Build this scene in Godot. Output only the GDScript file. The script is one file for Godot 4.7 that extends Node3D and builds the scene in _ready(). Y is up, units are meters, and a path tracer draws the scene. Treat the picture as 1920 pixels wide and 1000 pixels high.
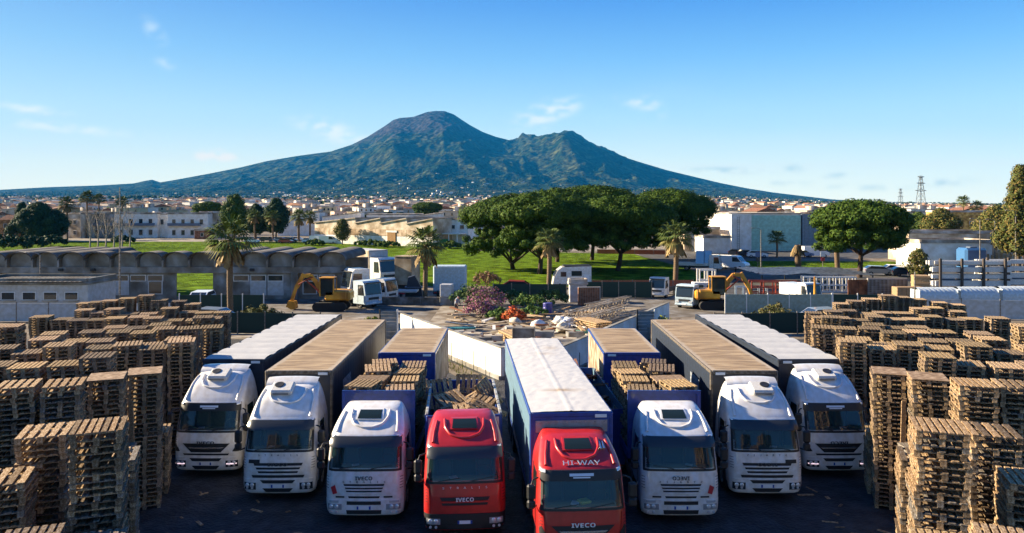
extends Node3D

# ---------------------------------------------------------------- pixel geometry (photograph is 1920 x 1000)
const FOCAL := 1443.0
const CAM_H := 10.0
const HORIZON := 392.0
var rng := RandomNumberGenerator.new()
var M := {}
var TX := {}
var used_names := {}

func ray(px: float, py: float) -> Vector3:
	return Vector3((px - 960.0) / FOCAL, -(py - HORIZON) / FOCAL, -1.0)

func on_ground(px: float, py: float, y := 0.0) -> Vector3:
	var d := ray(px, py)
	return Vector3(0, CAM_H, 0) + d * ((y - CAM_H) / d.y)

func at_depth(px: float, py: float, dep: float) -> Vector3:
	var d := ray(px, py)
	return Vector3(0, CAM_H, 0) + d * (dep / -d.z)

# ---------------------------------------------------------------- mesh builder
class MB:
	var v := PackedVector3Array()
	var n := PackedVector3Array()
	var c := PackedColorArray()
	var col := Color(1, 1, 1)
	var use_col := false

	func t3(a: Vector3, b: Vector3, d: Vector3, na: Vector3, nb: Vector3, nd: Vector3) -> void:
		v.append(a); v.append(b); v.append(d)
		n.append(na); n.append(nb); n.append(nd)
		if use_col:
			c.append(col); c.append(col); c.append(col)

	# as t3 with one normal, wound so that the face looks the way the normal does
	func facing(a: Vector3, b: Vector3, d: Vector3, nn: Vector3) -> void:
		if (d - a).cross(b - a).dot(nn) < 0.0:
			t3(a, d, b, nn, nn, nn)
		else:
			t3(a, b, d, nn, nn, nn)

	func tri(a: Vector3, b: Vector3, d: Vector3) -> void:
		var nn := (d - a).cross(b - a).normalized()
		t3(a, b, d, nn, nn, nn)

	# a b c d run clockwise when seen from the front
	func quad(a: Vector3, b: Vector3, d: Vector3, e: Vector3) -> void:
		tri(a, b, d)
		tri(a, d, e)

	func box(ctr: Vector3, s: Vector3, bs := Basis()) -> void:
		var h := s * 0.5
		var p: Array[Vector3] = []
		for i in 8:
			p.append(ctr + bs * Vector3(h.x * (1 if i & 1 else -1), h.y * (1 if i & 2 else -1), h.z * (1 if i & 4 else -1)))
		quad(p[4], p[6], p[7], p[5])
		quad(p[1], p[3], p[2], p[0])
		quad(p[0], p[2], p[6], p[4])
		quad(p[5], p[7], p[3], p[1])
		quad(p[6], p[2], p[3], p[7])
		quad(p[0], p[4], p[5], p[1])

	# box given by two corners
	func bx(x0: float, x1: float, y0: float, y1: float, z0: float, z1: float) -> void:
		box(Vector3((x0 + x1) * 0.5, (y0 + y1) * 0.5, (z0 + z1) * 0.5), Vector3(absf(x1 - x0), absf(y1 - y0), absf(z1 - z0)))

	# box with chamfered edges
	func cbox(ctr: Vector3, s: Vector3, ch: float, bs := Basis()) -> void:
		var h := s * 0.5
		var q := Vector3(maxf(h.x - ch, 0.0), maxf(h.y - ch, 0.0), maxf(h.z - ch, 0.0))
		var f := func(sx: float, sy: float, sz: float, ax: int) -> Vector3:
			var p := Vector3(sx * q.x, sy * q.y, sz * q.z)
			p[ax] = [sx, sy, sz][ax] * h[ax]
			return ctr + bs * p
		for ax in 3:
			var u := (ax + 1) % 3
			var w := (ax + 2) % 3
			for s1 in [-1.0, 1.0]:
				var g := func(a: float, b: float) -> Vector3:
					var k := [0.0, 0.0, 0.0]
					k[ax] = s1; k[u] = a; k[w] = b
					return f.call(k[0], k[1], k[2], ax)
				if s1 < 0:
					quad(g.call(-1.0, -1.0), g.call(1.0, -1.0), g.call(1.0, 1.0), g.call(-1.0, 1.0))
				else:
					quad(g.call(-1.0, -1.0), g.call(-1.0, 1.0), g.call(1.0, 1.0), g.call(1.0, -1.0))
				for s2 in [-1.0, 1.0]:
					# edge between faces ax(s1) and u(s2), running along w
					var k0 := [0.0, 0.0, 0.0]
					k0[ax] = s1; k0[u] = s2; k0[w] = -1.0
					var k1 := k0.duplicate()
					k1[w] = 1.0
					var a0: Vector3 = f.call(k0[0], k0[1], k0[2], ax)
					var a1: Vector3 = f.call(k1[0], k1[1], k1[2], ax)
					var b0: Vector3 = f.call(k0[0], k0[1], k0[2], u)
					var b1: Vector3 = f.call(k1[0], k1[1], k1[2], u)
					if s1 * s2 > 0:
						quad(a0, a1, b1, b0)
					else:
						quad(a0, b0, b1, a1)
		for i in 8:
			var sx := 1.0 if i & 1 else -1.0
			var sy := 1.0 if i & 2 else -1.0
			var sz := 1.0 if i & 4 else -1.0
			var a: Vector3 = f.call(sx, sy, sz, 0)
			var b: Vector3 = f.call(sx, sy, sz, 1)
			var d: Vector3 = f.call(sx, sy, sz, 2)
			if sx * sy * sz > 0:
				tri(a, d, b)
			else:
				tri(a, b, d)

	# bar of rectangular section between two points
	func bar(a: Vector3, b: Vector3, w: float, h: float) -> void:
		var d := b - a
		var l := d.length()
		if l < 1e-5:
			return
		d /= l
		var side := d.cross(Vector3.UP)
		if side.length() < 1e-3:
			side = Vector3.RIGHT
		side = side.normalized()
		var up := side.cross(d).normalized()
		box((a + b) * 0.5, Vector3(w, h, l), Basis(side, up, -d))

	func tube(pts: Array, r0: float, r1: float, seg := 8, capped := true) -> void:
		var rings: Array = []
		var ns: Array = []
		var m := pts.size()
		var prev := Vector3.ZERO
		for i in m:
			var d: Vector3 = (pts[mini(i + 1, m - 1)] - pts[maxi(i - 1, 0)]).normalized()
			var side := prev - d * prev.dot(d)
			if side.length() < 1e-3:
				side = d.cross(Vector3.UP)
				if side.length() < 1e-2:
					side = d.cross(Vector3.RIGHT)
			side = side.normalized()
			prev = side
			var up := side.cross(d)
			var r := lerpf(r0, r1, float(i) / maxf(1.0, m - 1.0))
			var ring: Array[Vector3] = []
			var nn: Array[Vector3] = []
			for k in seg:
				var a := TAU * k / seg
				var q := side * cos(a) + up * sin(a)
				nn.append(q)
				ring.append(pts[i] + q * r)
			rings.append(ring)
			ns.append(nn)
		for i in m - 1:
			for k in seg:
				var k2 := (k + 1) % seg
				t3(rings[i][k], rings[i][k2], rings[i + 1][k2], ns[i][k], ns[i][k2], ns[i + 1][k2])
				t3(rings[i][k], rings[i + 1][k2], rings[i + 1][k], ns[i][k], ns[i + 1][k2], ns[i + 1][k])
		if capped:
			for k in range(1, seg - 1):
				tri(rings[0][0], rings[0][k + 1], rings[0][k])
				tri(rings[m - 1][0], rings[m - 1][k], rings[m - 1][k + 1])

	# profile of (radius, height) turned about an axis
	func lathe(prof: Array, seg: int, tr := Transform3D()) -> void:
		for i in prof.size() - 1:
			var p: Vector2 = prof[i]
			var q: Vector2 = prof[i + 1]
			var e := q - p
			var nr := Vector2(e.y, -e.x).normalized()
			for k in seg:
				var a := TAU * k / seg
				var b := TAU * (k + 1) / seg
				var ca := Vector3(cos(a), 0, sin(a))
				var cb := Vector3(cos(b), 0, sin(b))
				var na := tr.basis * (ca * nr.x + Vector3.UP * nr.y)
				var nb := tr.basis * (cb * nr.x + Vector3.UP * nr.y)
				var p0 := tr * (ca * p.x + Vector3.UP * p.y)
				var p1 := tr * (cb * p.x + Vector3.UP * p.y)
				var q0 := tr * (ca * q.x + Vector3.UP * q.y)
				var q1 := tr * (cb * q.x + Vector3.UP * q.y)
				if p.x > 1e-6:
					t3(p0, p1, q1, na, nb, nb)
				if q.x > 1e-6:
					t3(p0, q1, q0, na, nb, na)

	# polygon in the xy plane pushed along z from z0 to z1
	func prism(poly: PackedVector2Array, z0: float, z1: float, tr := Transform3D()) -> void:
		var idx := Geometry2D.triangulate_polygon(poly)
		for i in range(0, idx.size(), 3):
			var a := poly[idx[i]]
			var b := poly[idx[i + 1]]
			var d := poly[idx[i + 2]]
			tri(tr * Vector3(a.x, a.y, z1), tr * Vector3(b.x, b.y, z1), tr * Vector3(d.x, d.y, z1))
			tri(tr * Vector3(a.x, a.y, z0), tr * Vector3(d.x, d.y, z0), tr * Vector3(b.x, b.y, z0))
		var m := poly.size()
		for i in m:
			var a := poly[i]
			var b := poly[(i + 1) % m]
			quad(tr * Vector3(a.x, a.y, z1), tr * Vector3(a.x, a.y, z0), tr * Vector3(b.x, b.y, z0), tr * Vector3(b.x, b.y, z1))

	# smooth sheet: f(i, j) gives a point for i in 0..nx, j in 0..ny
	func sheet(nx: int, ny: int, f: Callable, flip := false) -> void:
		var p: Array = []
		for j in ny + 1:
			var row := PackedVector3Array()
			for i in nx + 1:
				row.append(f.call(i, j))
			p.append(row)
		var nm: Array = []
		for j in ny + 1:
			var row := PackedVector3Array()
			for i in nx + 1:
				var dx: Vector3 = p[j][mini(i + 1, nx)] - p[j][maxi(i - 1, 0)]
				var dy: Vector3 = p[mini(j + 1, ny)][i] - p[maxi(j - 1, 0)][i]
				var k := dx.cross(dy).normalized()
				row.append(-k if flip else k)
			nm.append(row)
		for j in ny:
			for i in nx:
				if flip:
					t3(p[j][i], p[j][i + 1], p[j + 1][i + 1], nm[j][i], nm[j][i + 1], nm[j + 1][i + 1])
					t3(p[j][i], p[j + 1][i + 1], p[j + 1][i], nm[j][i], nm[j + 1][i + 1], nm[j + 1][i])
				else:
					t3(p[j][i], p[j + 1][i + 1], p[j][i + 1], nm[j][i], nm[j + 1][i + 1], nm[j][i + 1])
					t3(p[j][i], p[j + 1][i], p[j + 1][i + 1], nm[j][i], nm[j + 1][i], nm[j + 1][i + 1])

	func mesh() -> ArrayMesh:
		var a := []
		a.resize(Mesh.ARRAY_MAX)
		a[Mesh.ARRAY_VERTEX] = v
		a[Mesh.ARRAY_NORMAL] = n
		if use_col:
			a[Mesh.ARRAY_COLOR] = c
		var m := ArrayMesh.new()
		m.add_surface_from_arrays(Mesh.PRIMITIVE_TRIANGLES, a)
		return m

# ---------------------------------------------------------------- nodes
func numbered(called: String) -> String:
	var k: int = used_names.get(called, 0)
	used_names[called] = k + 1
	return called if k == 0 else "%s_%03d" % [called, k]

func tag(o: Node, label: String, category: String, group := "") -> Node:
	o.set_meta("label", label)
	o.set_meta("category", category)
	if group != "":
		o.set_meta("group", group)
	return o

func thing(called: String, label: String, category: String, pos := Vector3.ZERO, turn := 0.0, group := "") -> Node3D:
	var o := Node3D.new()
	o.name = numbered(called)
	add_child(o)
	o.position = pos
	o.rotation.y = turn
	tag(o, label, category, group)
	return o

func inst(called: String, m: Mesh, mat: Material) -> MeshInstance3D:
	var o := MeshInstance3D.new()
	o.name = called
	o.mesh = m
	o.material_override = mat
	o.cast_shadow = GeometryInstance3D.SHADOW_CASTING_SETTING_ON
	return o

func part(parent: Node, called: String, mb, mat: Material, pos := Vector3.ZERO) -> MeshInstance3D:
	var o := inst(called, mb.mesh() if mb is MB else mb, mat)
	o.position = pos
	parent.add_child(o, true)
	return o

func solo(called: String, mb, mat: Material, label: String, category: String, pos := Vector3.ZERO, turn := 0.0, group := "") -> MeshInstance3D:
	var o := inst(numbered(called), mb.mesh() if mb is MB else mb, mat)
	add_child(o)
	o.position = pos
	o.rotation.y = turn
	tag(o, label, category, group)
	return o

func setting(called: String, mb, mat: Material, pos := Vector3.ZERO) -> MeshInstance3D:
	var o := inst(numbered(called), mb.mesh() if mb is MB else mb, mat)
	add_child(o)
	o.position = pos
	o.set_meta("kind", "structure")
	return o

func copy_of(src: Node3D, label := "", pos := Vector3.ZERO, turn := 0.0) -> Node3D:
	var base := String(src.name)
	var tail := base.right(4)
	if tail.begins_with("_") and tail.substr(1).is_valid_int():
		base = base.left(base.length() - 4)
	var o: Node3D = src.duplicate()
	o.name = numbered(base)
	add_child(o)
	o.position = pos
	o.rotation.y = turn
	if label != "":
		o.set_meta("label", label)
	return o

# a light mesh of one box / bar, for short calls
func mbox(ctr: Vector3, s: Vector3, ch := 0.0, bs := Basis()) -> MB:
	var b := MB.new()
	if ch > 0.0:
		b.cbox(ctr, s, ch, bs)
	else:
		b.box(ctr, s, bs)
	return b

# ---------------------------------------------------------------- textures and materials
func noise_tex(called: String, size: int, freq: float, octaves: int, lo: float, hi: float, seed_n: int, kind := FastNoiseLite.TYPE_SIMPLEX_SMOOTH, stretch := 1, gain := 1.0, tint := Color(1, 1, 1)) -> void:
	var nz := FastNoiseLite.new()
	nz.seed = seed_n
	nz.noise_type = kind
	nz.frequency = freq
	nz.fractal_type = FastNoiseLite.FRACTAL_FBM if octaves > 1 else FastNoiseLite.FRACTAL_NONE
	nz.fractal_octaves = octaves
	var im := nz.get_seamless_image(size, size)
	im.convert(Image.FORMAT_L8)
	var src := im.get_data()
	var out := PackedByteArray()
	out.resize(size * size * 3)
	for y in size:
		for x in size:
			var q := src[y * size + (x * stretch) % size] / 255.0
			q = clampf((q - 0.5) * gain + 0.5, 0.0, 1.0)
			var k := lerpf(lo, hi, q)
			var o := (y * size + x) * 3
			out[o] = int(255.0 * clampf(lerpf(tint.r, 1.0, q) * k, 0, 1))
			out[o + 1] = int(255.0 * clampf(lerpf(tint.g, 1.0, q) * k, 0, 1))
			out[o + 2] = int(255.0 * clampf(lerpf(tint.b, 1.0, q) * k, 0, 1))
	TX[called] = ImageTexture.create_from_image(Image.create_from_data(size, size, false, Image.FORMAT_RGB8, out))

# linear base colour -> material
func mk(called: String, lin: Color, rough := 0.8, tex := "", scale := 1.0, o := {}) -> StandardMaterial3D:
	var m := StandardMaterial3D.new()
	m.resource_name = called
	m.albedo_color = lin.linear_to_srgb()
	m.roughness = rough
	m.metallic = o.get("metal", 0.0)
	m.metallic_specular = o.get("spec", 0.5)
	if tex != "":
		m.albedo_texture = TX[tex]
		m.uv1_triplanar = true
		m.uv1_world_triplanar = o.get("world", false)
		m.uv1_scale = o.get("uv", Vector3.ONE / scale)
	if o.has("vcol"):
		m.vertex_color_use_as_albedo = true
	if o.has("coat"):
		m.clearcoat_enabled = true
		m.clearcoat = o.coat
		m.clearcoat_roughness = 0.08
	if o.has("back"):
		m.backlight_enabled = true
		m.backlight = o.back
	if o.has("bump"):
		m.normal_enabled = true
		m.normal_texture = TX[o.bump]
		m.normal_scale = o.get("bump_s", 0.6)
	if o.has("alpha"):
		m.transparency = BaseMaterial3D.TRANSPARENCY_ALPHA
		m.albedo_color.a = o.alpha
	if o.has("emit"):
		m.emission_enabled = true
		m.emission = o.emit
		m.emission_energy_multiplier = o.get("emit_e", 1.0)
	m.cull_mode = BaseMaterial3D.CULL_DISABLED
	M[called] = m
	return m

func bump_tex(called: String, size: int, freq: float, octaves: int, seed_n: int, strength: float) -> void:
	var nz := FastNoiseLite.new()
	nz.seed = seed_n
	nz.frequency = freq
	nz.fractal_octaves = octaves
	var im := nz.get_seamless_image(size, size)
	im.convert(Image.FORMAT_RGBA8)
	im.bump_map_to_normal_map(strength)
	TX[called] = ImageTexture.create_from_image(im)

# ---------------------------------------------------------------- camera, sky, sun
func build_camera_and_light() -> void:
	var cam := Camera3D.new()
	cam.name = "camera"
	# level camera with the lens shifted down: the horizon lies above the middle and uprights stay upright
	cam.near = 0.2
	cam.projection = Camera3D.PROJECTION_FRUSTUM
	cam.size = 2.0 * cam.near * 500.0 / FOCAL
	cam.frustum_offset = Vector2(0.0, -cam.near * (500.0 - HORIZON) / FOCAL)
	cam.far = 40000.0
	add_child(cam)
	cam.position = Vector3(0, CAM_H, 0)
	cam.current = true

	var env := Environment.new()
	env.background_mode = Environment.BG_SKY
	var sky := Sky.new()
	var pan := PanoramaSkyMaterial.new()
	pan.panorama = sky_texture()
	sky.sky_material = pan
	env.sky = sky
	env.background_energy_multiplier = 0.283
	env.tonemap_mode = Environment.TONE_MAPPER_LINEAR
	env.tonemap_exposure = 3.7
	env.sdfgi_enabled = true
	env.ssao_enabled = true
	env.ssil_enabled = true
	env.fog_enabled = true
	env.fog_density = 0.000031
	env.fog_light_color = Color(0.16, 0.66, 1.0)
	var we := WorldEnvironment.new()
	we.name = "world_environment"
	we.environment = env
	add_child(we)

	var sun := DirectionalLight3D.new()
	sun.name = "sun"
	sun.light_energy = 1.6
	sun.light_color = Color(1.0, 0.92, 0.79)
	sun.light_angular_distance = 0.5
	sun.shadow_enabled = true
	add_child(sun)
	var to_sun := Vector3(-0.90, 0.38, -0.24).normalized()
	sun.look_at_from_position(to_sun * 50.0, Vector3.ZERO, Vector3.UP)

func sky_texture() -> ImageTexture:
	var w := 2048
	var h := 1024
	var keys := [0.0, 3.0, 7.0, 11.0, 15.0, 30.0, 60.0, 90.0]
	var cols := [Color8(236, 247, 247), Color8(216, 240, 250), Color8(172, 219, 253), Color8(122, 187, 249), Color8(82, 152, 236), Color8(56, 118, 208), Color8(36, 88, 178), Color8(28, 74, 160)]
	var sun_az := -75.0
	var wisps := FastNoiseLite.new()
	wisps.seed = 5
	wisps.frequency = 0.02
	wisps.fractal_octaves = 5
	var patch := FastNoiseLite.new()
	patch.seed = 11
	patch.frequency = 0.018
	patch.fractal_octaves = 3
	var out := PackedFloat32Array()
	out.resize(w * h * 3)
	# thin cloud streaks seen in the photograph: azimuth, elevation, half length, half height, tilt, strength (degrees)
	var streaks := []
	for s in [[60, 205, 90, 9, 0.12, 0.55], [120, 240, 190, 9, 0.10, 0.5], [610, 240, 90, 18, 0.22, 0.5], [660, 262, 80, 14, 0.1, 0.35], [1020, 215, 80, 26, -0.3, 0.5], [1060, 200, 60, 16, -0.3, 0.35], [1195, 190, 50, 14, 0.05, 0.4], [1225, 205, 30, 26, -1.2, 0.3], [290, 60, 45, 16, 1.3, 0.3], [310, 120, 30, 10, 0.4, 0.25]]:
		streaks.append([s, 0])
	for s in [[1370, 320, 105, 6, 0.04, 0.5], [1490, 316, 28, 7, 0.05, 0.45], [1560, 329, 75, 4, -0.03, 0.5], [1480, 344, 60, 4, 0, 0.4], [1780, 342, 70, 8, -0.05, 0.4], [1620, 352, 130, 6, 0, 0.3]]:
		streaks.append([s, 1])
	for s in [[402, 291, 40, 11, 0.05, 1.4], [424, 295, 30, 7, 0.12, 1.0], [384, 293, 24, 7, 0.0, 1.2]]:
		streaks.append([s, 2])
	for y in h:
		var el := 90.0 - (y + 0.5) * 180.0 / h
		var e := maxf(el, 0.0)
		var k := 0
		while k < keys.size() - 2 and e > keys[k + 1]:
			k += 1
		var base: Color = cols[k].lerp(cols[k + 1], clampf((e - keys[k]) / (keys[k + 1] - keys[k]), 0, 1))
		var low := Color(1, 1, 1).lerp(Color(1.42, 1.24, 0.94), exp(-e / 9.0))
		for x in w:
			var az := wrapf((x + 0.5) / w * 360.0, -180.0, 180.0)
			var c := base
			# aureole on the sun's side, wide and faint
			var da := absf(wrapf(az - sun_az, -180.0, 180.0))
			var g := exp(-da * da / 3600.0) * exp(-absf(e - 20.0) / 26.0)
			c = c.lerp(Color(0.97, 0.97, 0.93), 0.42 * g)
			if e < 45.0 and el > 0.0 and da < 150.0:
				var hz := exp(-e / 4.0)
				c = c.lerp(Color(0.96, 0.95, 0.90), 0.5 * hz * clampf(1.0 - da / 115.0, 0.0, 1.0))
			if el > 0.3:
				# faint cirrus everywhere
				var q := wisps.get_noise_2d(az * 1.6 + e * 2.0, e * 9.0) * 0.5 + 0.5
				var p := patch.get_noise_2d(az * 1.2 + 400.0, e * 3.0) * 0.5 + 0.5
				var cl := clampf((q - 0.5) * 2.2, 0, 1) * clampf((p - 0.56) * 3.5, 0, 1) * 0.22
				c = c.lerp(Color(0.93, 0.96, 0.98), cl)
			if absf(az) < 40.0 and e < 17.0 and el > 0.0:
				var tx := tan(deg_to_rad(az))
				var px := 960.0 + tx * FOCAL
				var py := 392.0 - tan(deg_to_rad(e)) * FOCAL * sqrt(1.0 + tx * tx)
				for sk in streaks:
					var s: Array = sk[0]
					var dx: float = px - s[0]
					var dy: float = py - s[1]
					if absf(dx) > s[2] * 1.6 + s[3] * 2.0 or absf(dy) > s[2] * 1.6 * absf(s[4]) + s[3] * 3.0:
						continue
					var ca: float = cos(atan(s[4]))
					var sa: float = sin(atan(s[4]))
					var u: float = (dx * ca + dy * sa) / s[2]
					var v2: float = (-dx * sa + dy * ca) / s[3]
					var nn: float = wisps.get_noise_2d(px * 0.9, py * 3.0 + px * 0.3)
					var f: float = clampf((exp(-u * u * 2.0 - v2 * v2 * 1.2) - 0.12) * 1.15, 0, 1) * clampf(0.7 + nn * 2.6, 0, 1.5) * s[5] * 1.25
					if sk[1] == 0:
						c = c.lerp(Color(0.94, 0.97, 0.99), clampf(f, 0, 1))
					elif sk[1] == 1:
						c = c.lerp(Color(0.66, 0.78, 0.87), clampf(f, 0, 1))
					else:
						c = c.lerp(Color(0.93, 0.94, 0.95), clampf(f * 1.4, 0, 1))
			var o := (y * w + x) * 3
			c = c.srgb_to_linear()
			out[o] = c.r * low.r
			out[o + 1] = c.g * low.g
			out[o + 2] = c.b * low.b
		if el < -0.5:
			# below the horizon: one colour for the remaining rows
			var row := out.slice(y * w * 3, y * w * 3 + 3)
			for o in range((y + 1) * w * 3, out.size(), 3):
				out[o] = row[0]; out[o + 1] = row[1]; out[o + 2] = row[2]
			break
	return ImageTexture.create_from_image(Image.create_from_data(w, h, false, Image.FORMAT_RGBF, out.to_byte_array()))

# ---------------------------------------------------------------- terrain
var sky_x := PackedFloat32Array([-1500, -600, 0, 90, 180, 250, 272, 285, 300, 330, 400, 450, 500, 560, 620, 660, 690, 720, 737, 750, 775, 800, 815, 833, 850, 880, 905, 930, 955, 972, 980, 990, 1005, 1035, 1048, 1058, 1068, 1082, 1105, 1150, 1200, 1250, 1300, 1350, 1400, 1450, 1500, 1560, 1650, 1750, 1920, 2600, 3600])
var sky_y := PackedFloat32Array([372, 366, 356, 351, 348, 344, 339, 337, 342, 337, 324, 314, 302, 292, 284, 271, 256, 237, 225, 221, 219, 210, 208, 208, 214, 234, 248, 258, 265, 264, 255, 257, 262, 263, 252, 247, 248, 254, 269, 288, 304, 319, 331, 343, 353, 361, 367, 374, 379, 381, 384, 386, 388])
var ridge_noise := FastNoiseLite.new()
var knoll_noise := FastNoiseLite.new()
const RIDGE_D := 9000.0

func skyline(px: float) -> float:
	var k := sky_x.bsearch(px)
	if k <= 0:
		return sky_y[0]
	if k >= sky_x.size():
		return sky_y[sky_y.size() - 1]
	var f := (px - sky_x[k - 1]) / (sky_x[k] - sky_x[k - 1])
	return lerpf(sky_y[k - 1], sky_y[k], f)

var spurs := [[968, 8900, 1130, 6200, 330, 150], [905, 8300, 960, 6200, 260, 80], [1060, 8900, 1230, 6700, 380, 110], [760, 8300, 700, 6500, 240, 70], [830, 8700, 800, 7000, 220, 60], [850, 8000, 890, 6000, 250, 75], [1010, 8400, 1050, 6600, 220, 60], [620, 8400, 590, 6500, 260, 50], [735, 7600, 745, 6300, 200, 80]]

func terrain_h(x: float, dep: float) -> float:
	if dep <= 400.0:
		return 0.0
	var px := 960.0 + x / dep * FOCAL
	var hs := CAM_H + (392.0 - skyline(px)) / FOCAL * RIDGE_D
	var side := smoothstep(1250.0, 1650.0, px)
	var slope := lerpf(0.0185, 0.0088, side)
	slope = minf(slope, hs / (RIDGE_D - 400.0) * 0.9)
	var base := slope * (dep - 400.0)
	if dep > RIDGE_D:
		base = slope * (RIDGE_D - 400.0) - (dep - RIDGE_D) * 0.06
	var rise := maxf(hs - slope * (RIDGE_D - 400.0), 0.0)
	var g := clampf((dep - 3600.0) / (RIDGE_D - 3600.0), 0, 1)
	var gp := pow(g, 2.1)
	if dep > RIDGE_D:
		gp = 1.0 - clampf((dep - RIDGE_D) / 2400.0, 0, 1)
	var h := base + rise * gp
	var m := clampf(rise / 400.0, 0, 1) * smoothstep(0.1, 0.45, g) * (1.0 - smoothstep(0.9, 1.0, g))
	if m > 0.0:
		var r := ridge_noise.get_noise_2d(x * 1.0, dep * 0.45)
		h += m * (r * 55.0)
		for s in spurs:
			var fd: float = (dep - s[1]) / (s[3] - s[1])
			if fd > -0.1 and fd < 1.1:
				var cx: float = (lerpf(s[0], s[2], fd) - 960.0) / FOCAL * dep
				var q: float = (x - cx) / s[4]
				h += s[5] * exp(-q * q) * sin(clampf(fd * 0.92 + 0.06, 0, 1) * PI)
	h += knoll_noise.get_noise_2d(x, dep) * 9.0 * smoothstep(900.0, 2500.0, dep) * (1.0 - smoothstep(8000.0, 9000.0, dep))
	return h

func build_terrain() -> void:
	ridge_noise.seed = 21
	ridge_noise.frequency = 1.0 / 620.0
	ridge_noise.fractal_type = FastNoiseLite.FRACTAL_RIDGED
	ridge_noise.fractal_octaves = 4
	knoll_noise.seed = 3
	knoll_noise.frequency = 1.0 / 420.0
	knoll_noise.fractal_octaves = 4
	var cover := FastNoiseLite.new()
	cover.seed = 8
	cover.frequency = 1.0 / 260.0
	cover.fractal_octaves = 4
	var deps := PackedFloat32Array()
	var d := 330.0
	while d < 9900.0:
		deps.append(d)
		d += clampf(d * 0.02, 9.0, 34.0) if d < 9050.0 else 250.0
	var ts := PackedFloat32Array()
	var t := -1.0
	while t < 1.001:
		ts.append(t)
		t += 0.0014 if absf(t) < 0.70 else 0.03
	var nx := ts.size()
	var ny := deps.size()
	var v := PackedVector3Array()
	var n := PackedVector3Array()
	var c := PackedColorArray()
	var idx := PackedInt32Array()
	v.resize(nx * ny); n.resize(nx * ny); c.resize(nx * ny)
	for j in ny:
		for i in nx:
			var x := ts[i] * deps[j]
			var y := terrain_h(x, deps[j])
			if deps[j] < 400.0:
				y = -0.35 * (400.0 - deps[j]) / 70.0
			v[j * nx + i] = Vector3(x, y, -deps[j])
	for j in ny:
		for i in nx:
			var a := v[j * nx + mini(i + 1, nx - 1)] - v[j * nx + maxi(i - 1, 0)]
			var b := v[mini(j + 1, ny - 1) * nx + i] - v[maxi(j - 1, 0) * nx + i]
			n[j * nx + i] = a.cross(b).normalized()
			var p := v[j * nx + i]
			# plants below, bare scree and lava on the upper cone
			var q := cover.get_noise_2d(p.x, p.z) * 0.5 + 0.5
			var green := Color(0.026, 0.044, 0.020).lerp(Color(0.098, 0.108, 0.046), smoothstep(0.35, 0.7, q))
			if deps[j] < 5000.0:
				green = Color(0.028, 0.048, 0.020).lerp(Color(0.115, 0.115, 0.062), smoothstep(0.42, 0.72, q))
			var px := 960.0 + ts[i] * FOCAL
			var bare := smoothstep(690.0, 860.0, p.y + (q - 0.5) * 260.0) * smoothstep(600.0, 700.0, px) * (1.0 - smoothstep(930.0, 1010.0, px))
			c[j * nx + i] = green.lerp(Color(0.075, 0.062, 0.058), bare)
	for j in ny - 1:
		for i in nx - 1:
			var a := j * nx + i
			idx.append_array(PackedInt32Array([a, a + nx, a + nx + 1, a, a + nx + 1, a + 1]))
	var arr := []
	arr.resize(Mesh.ARRAY_MAX)
	arr[Mesh.ARRAY_VERTEX] = v
	arr[Mesh.ARRAY_NORMAL] = n
	arr[Mesh.ARRAY_COLOR] = c
	arr[Mesh.ARRAY_INDEX] = idx
	var m := ArrayMesh.new()
	m.add_surface_from_arrays(Mesh.PRIMITIVE_TRIANGLES, arr)
	setting("terrain", m, M.terrain)

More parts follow.
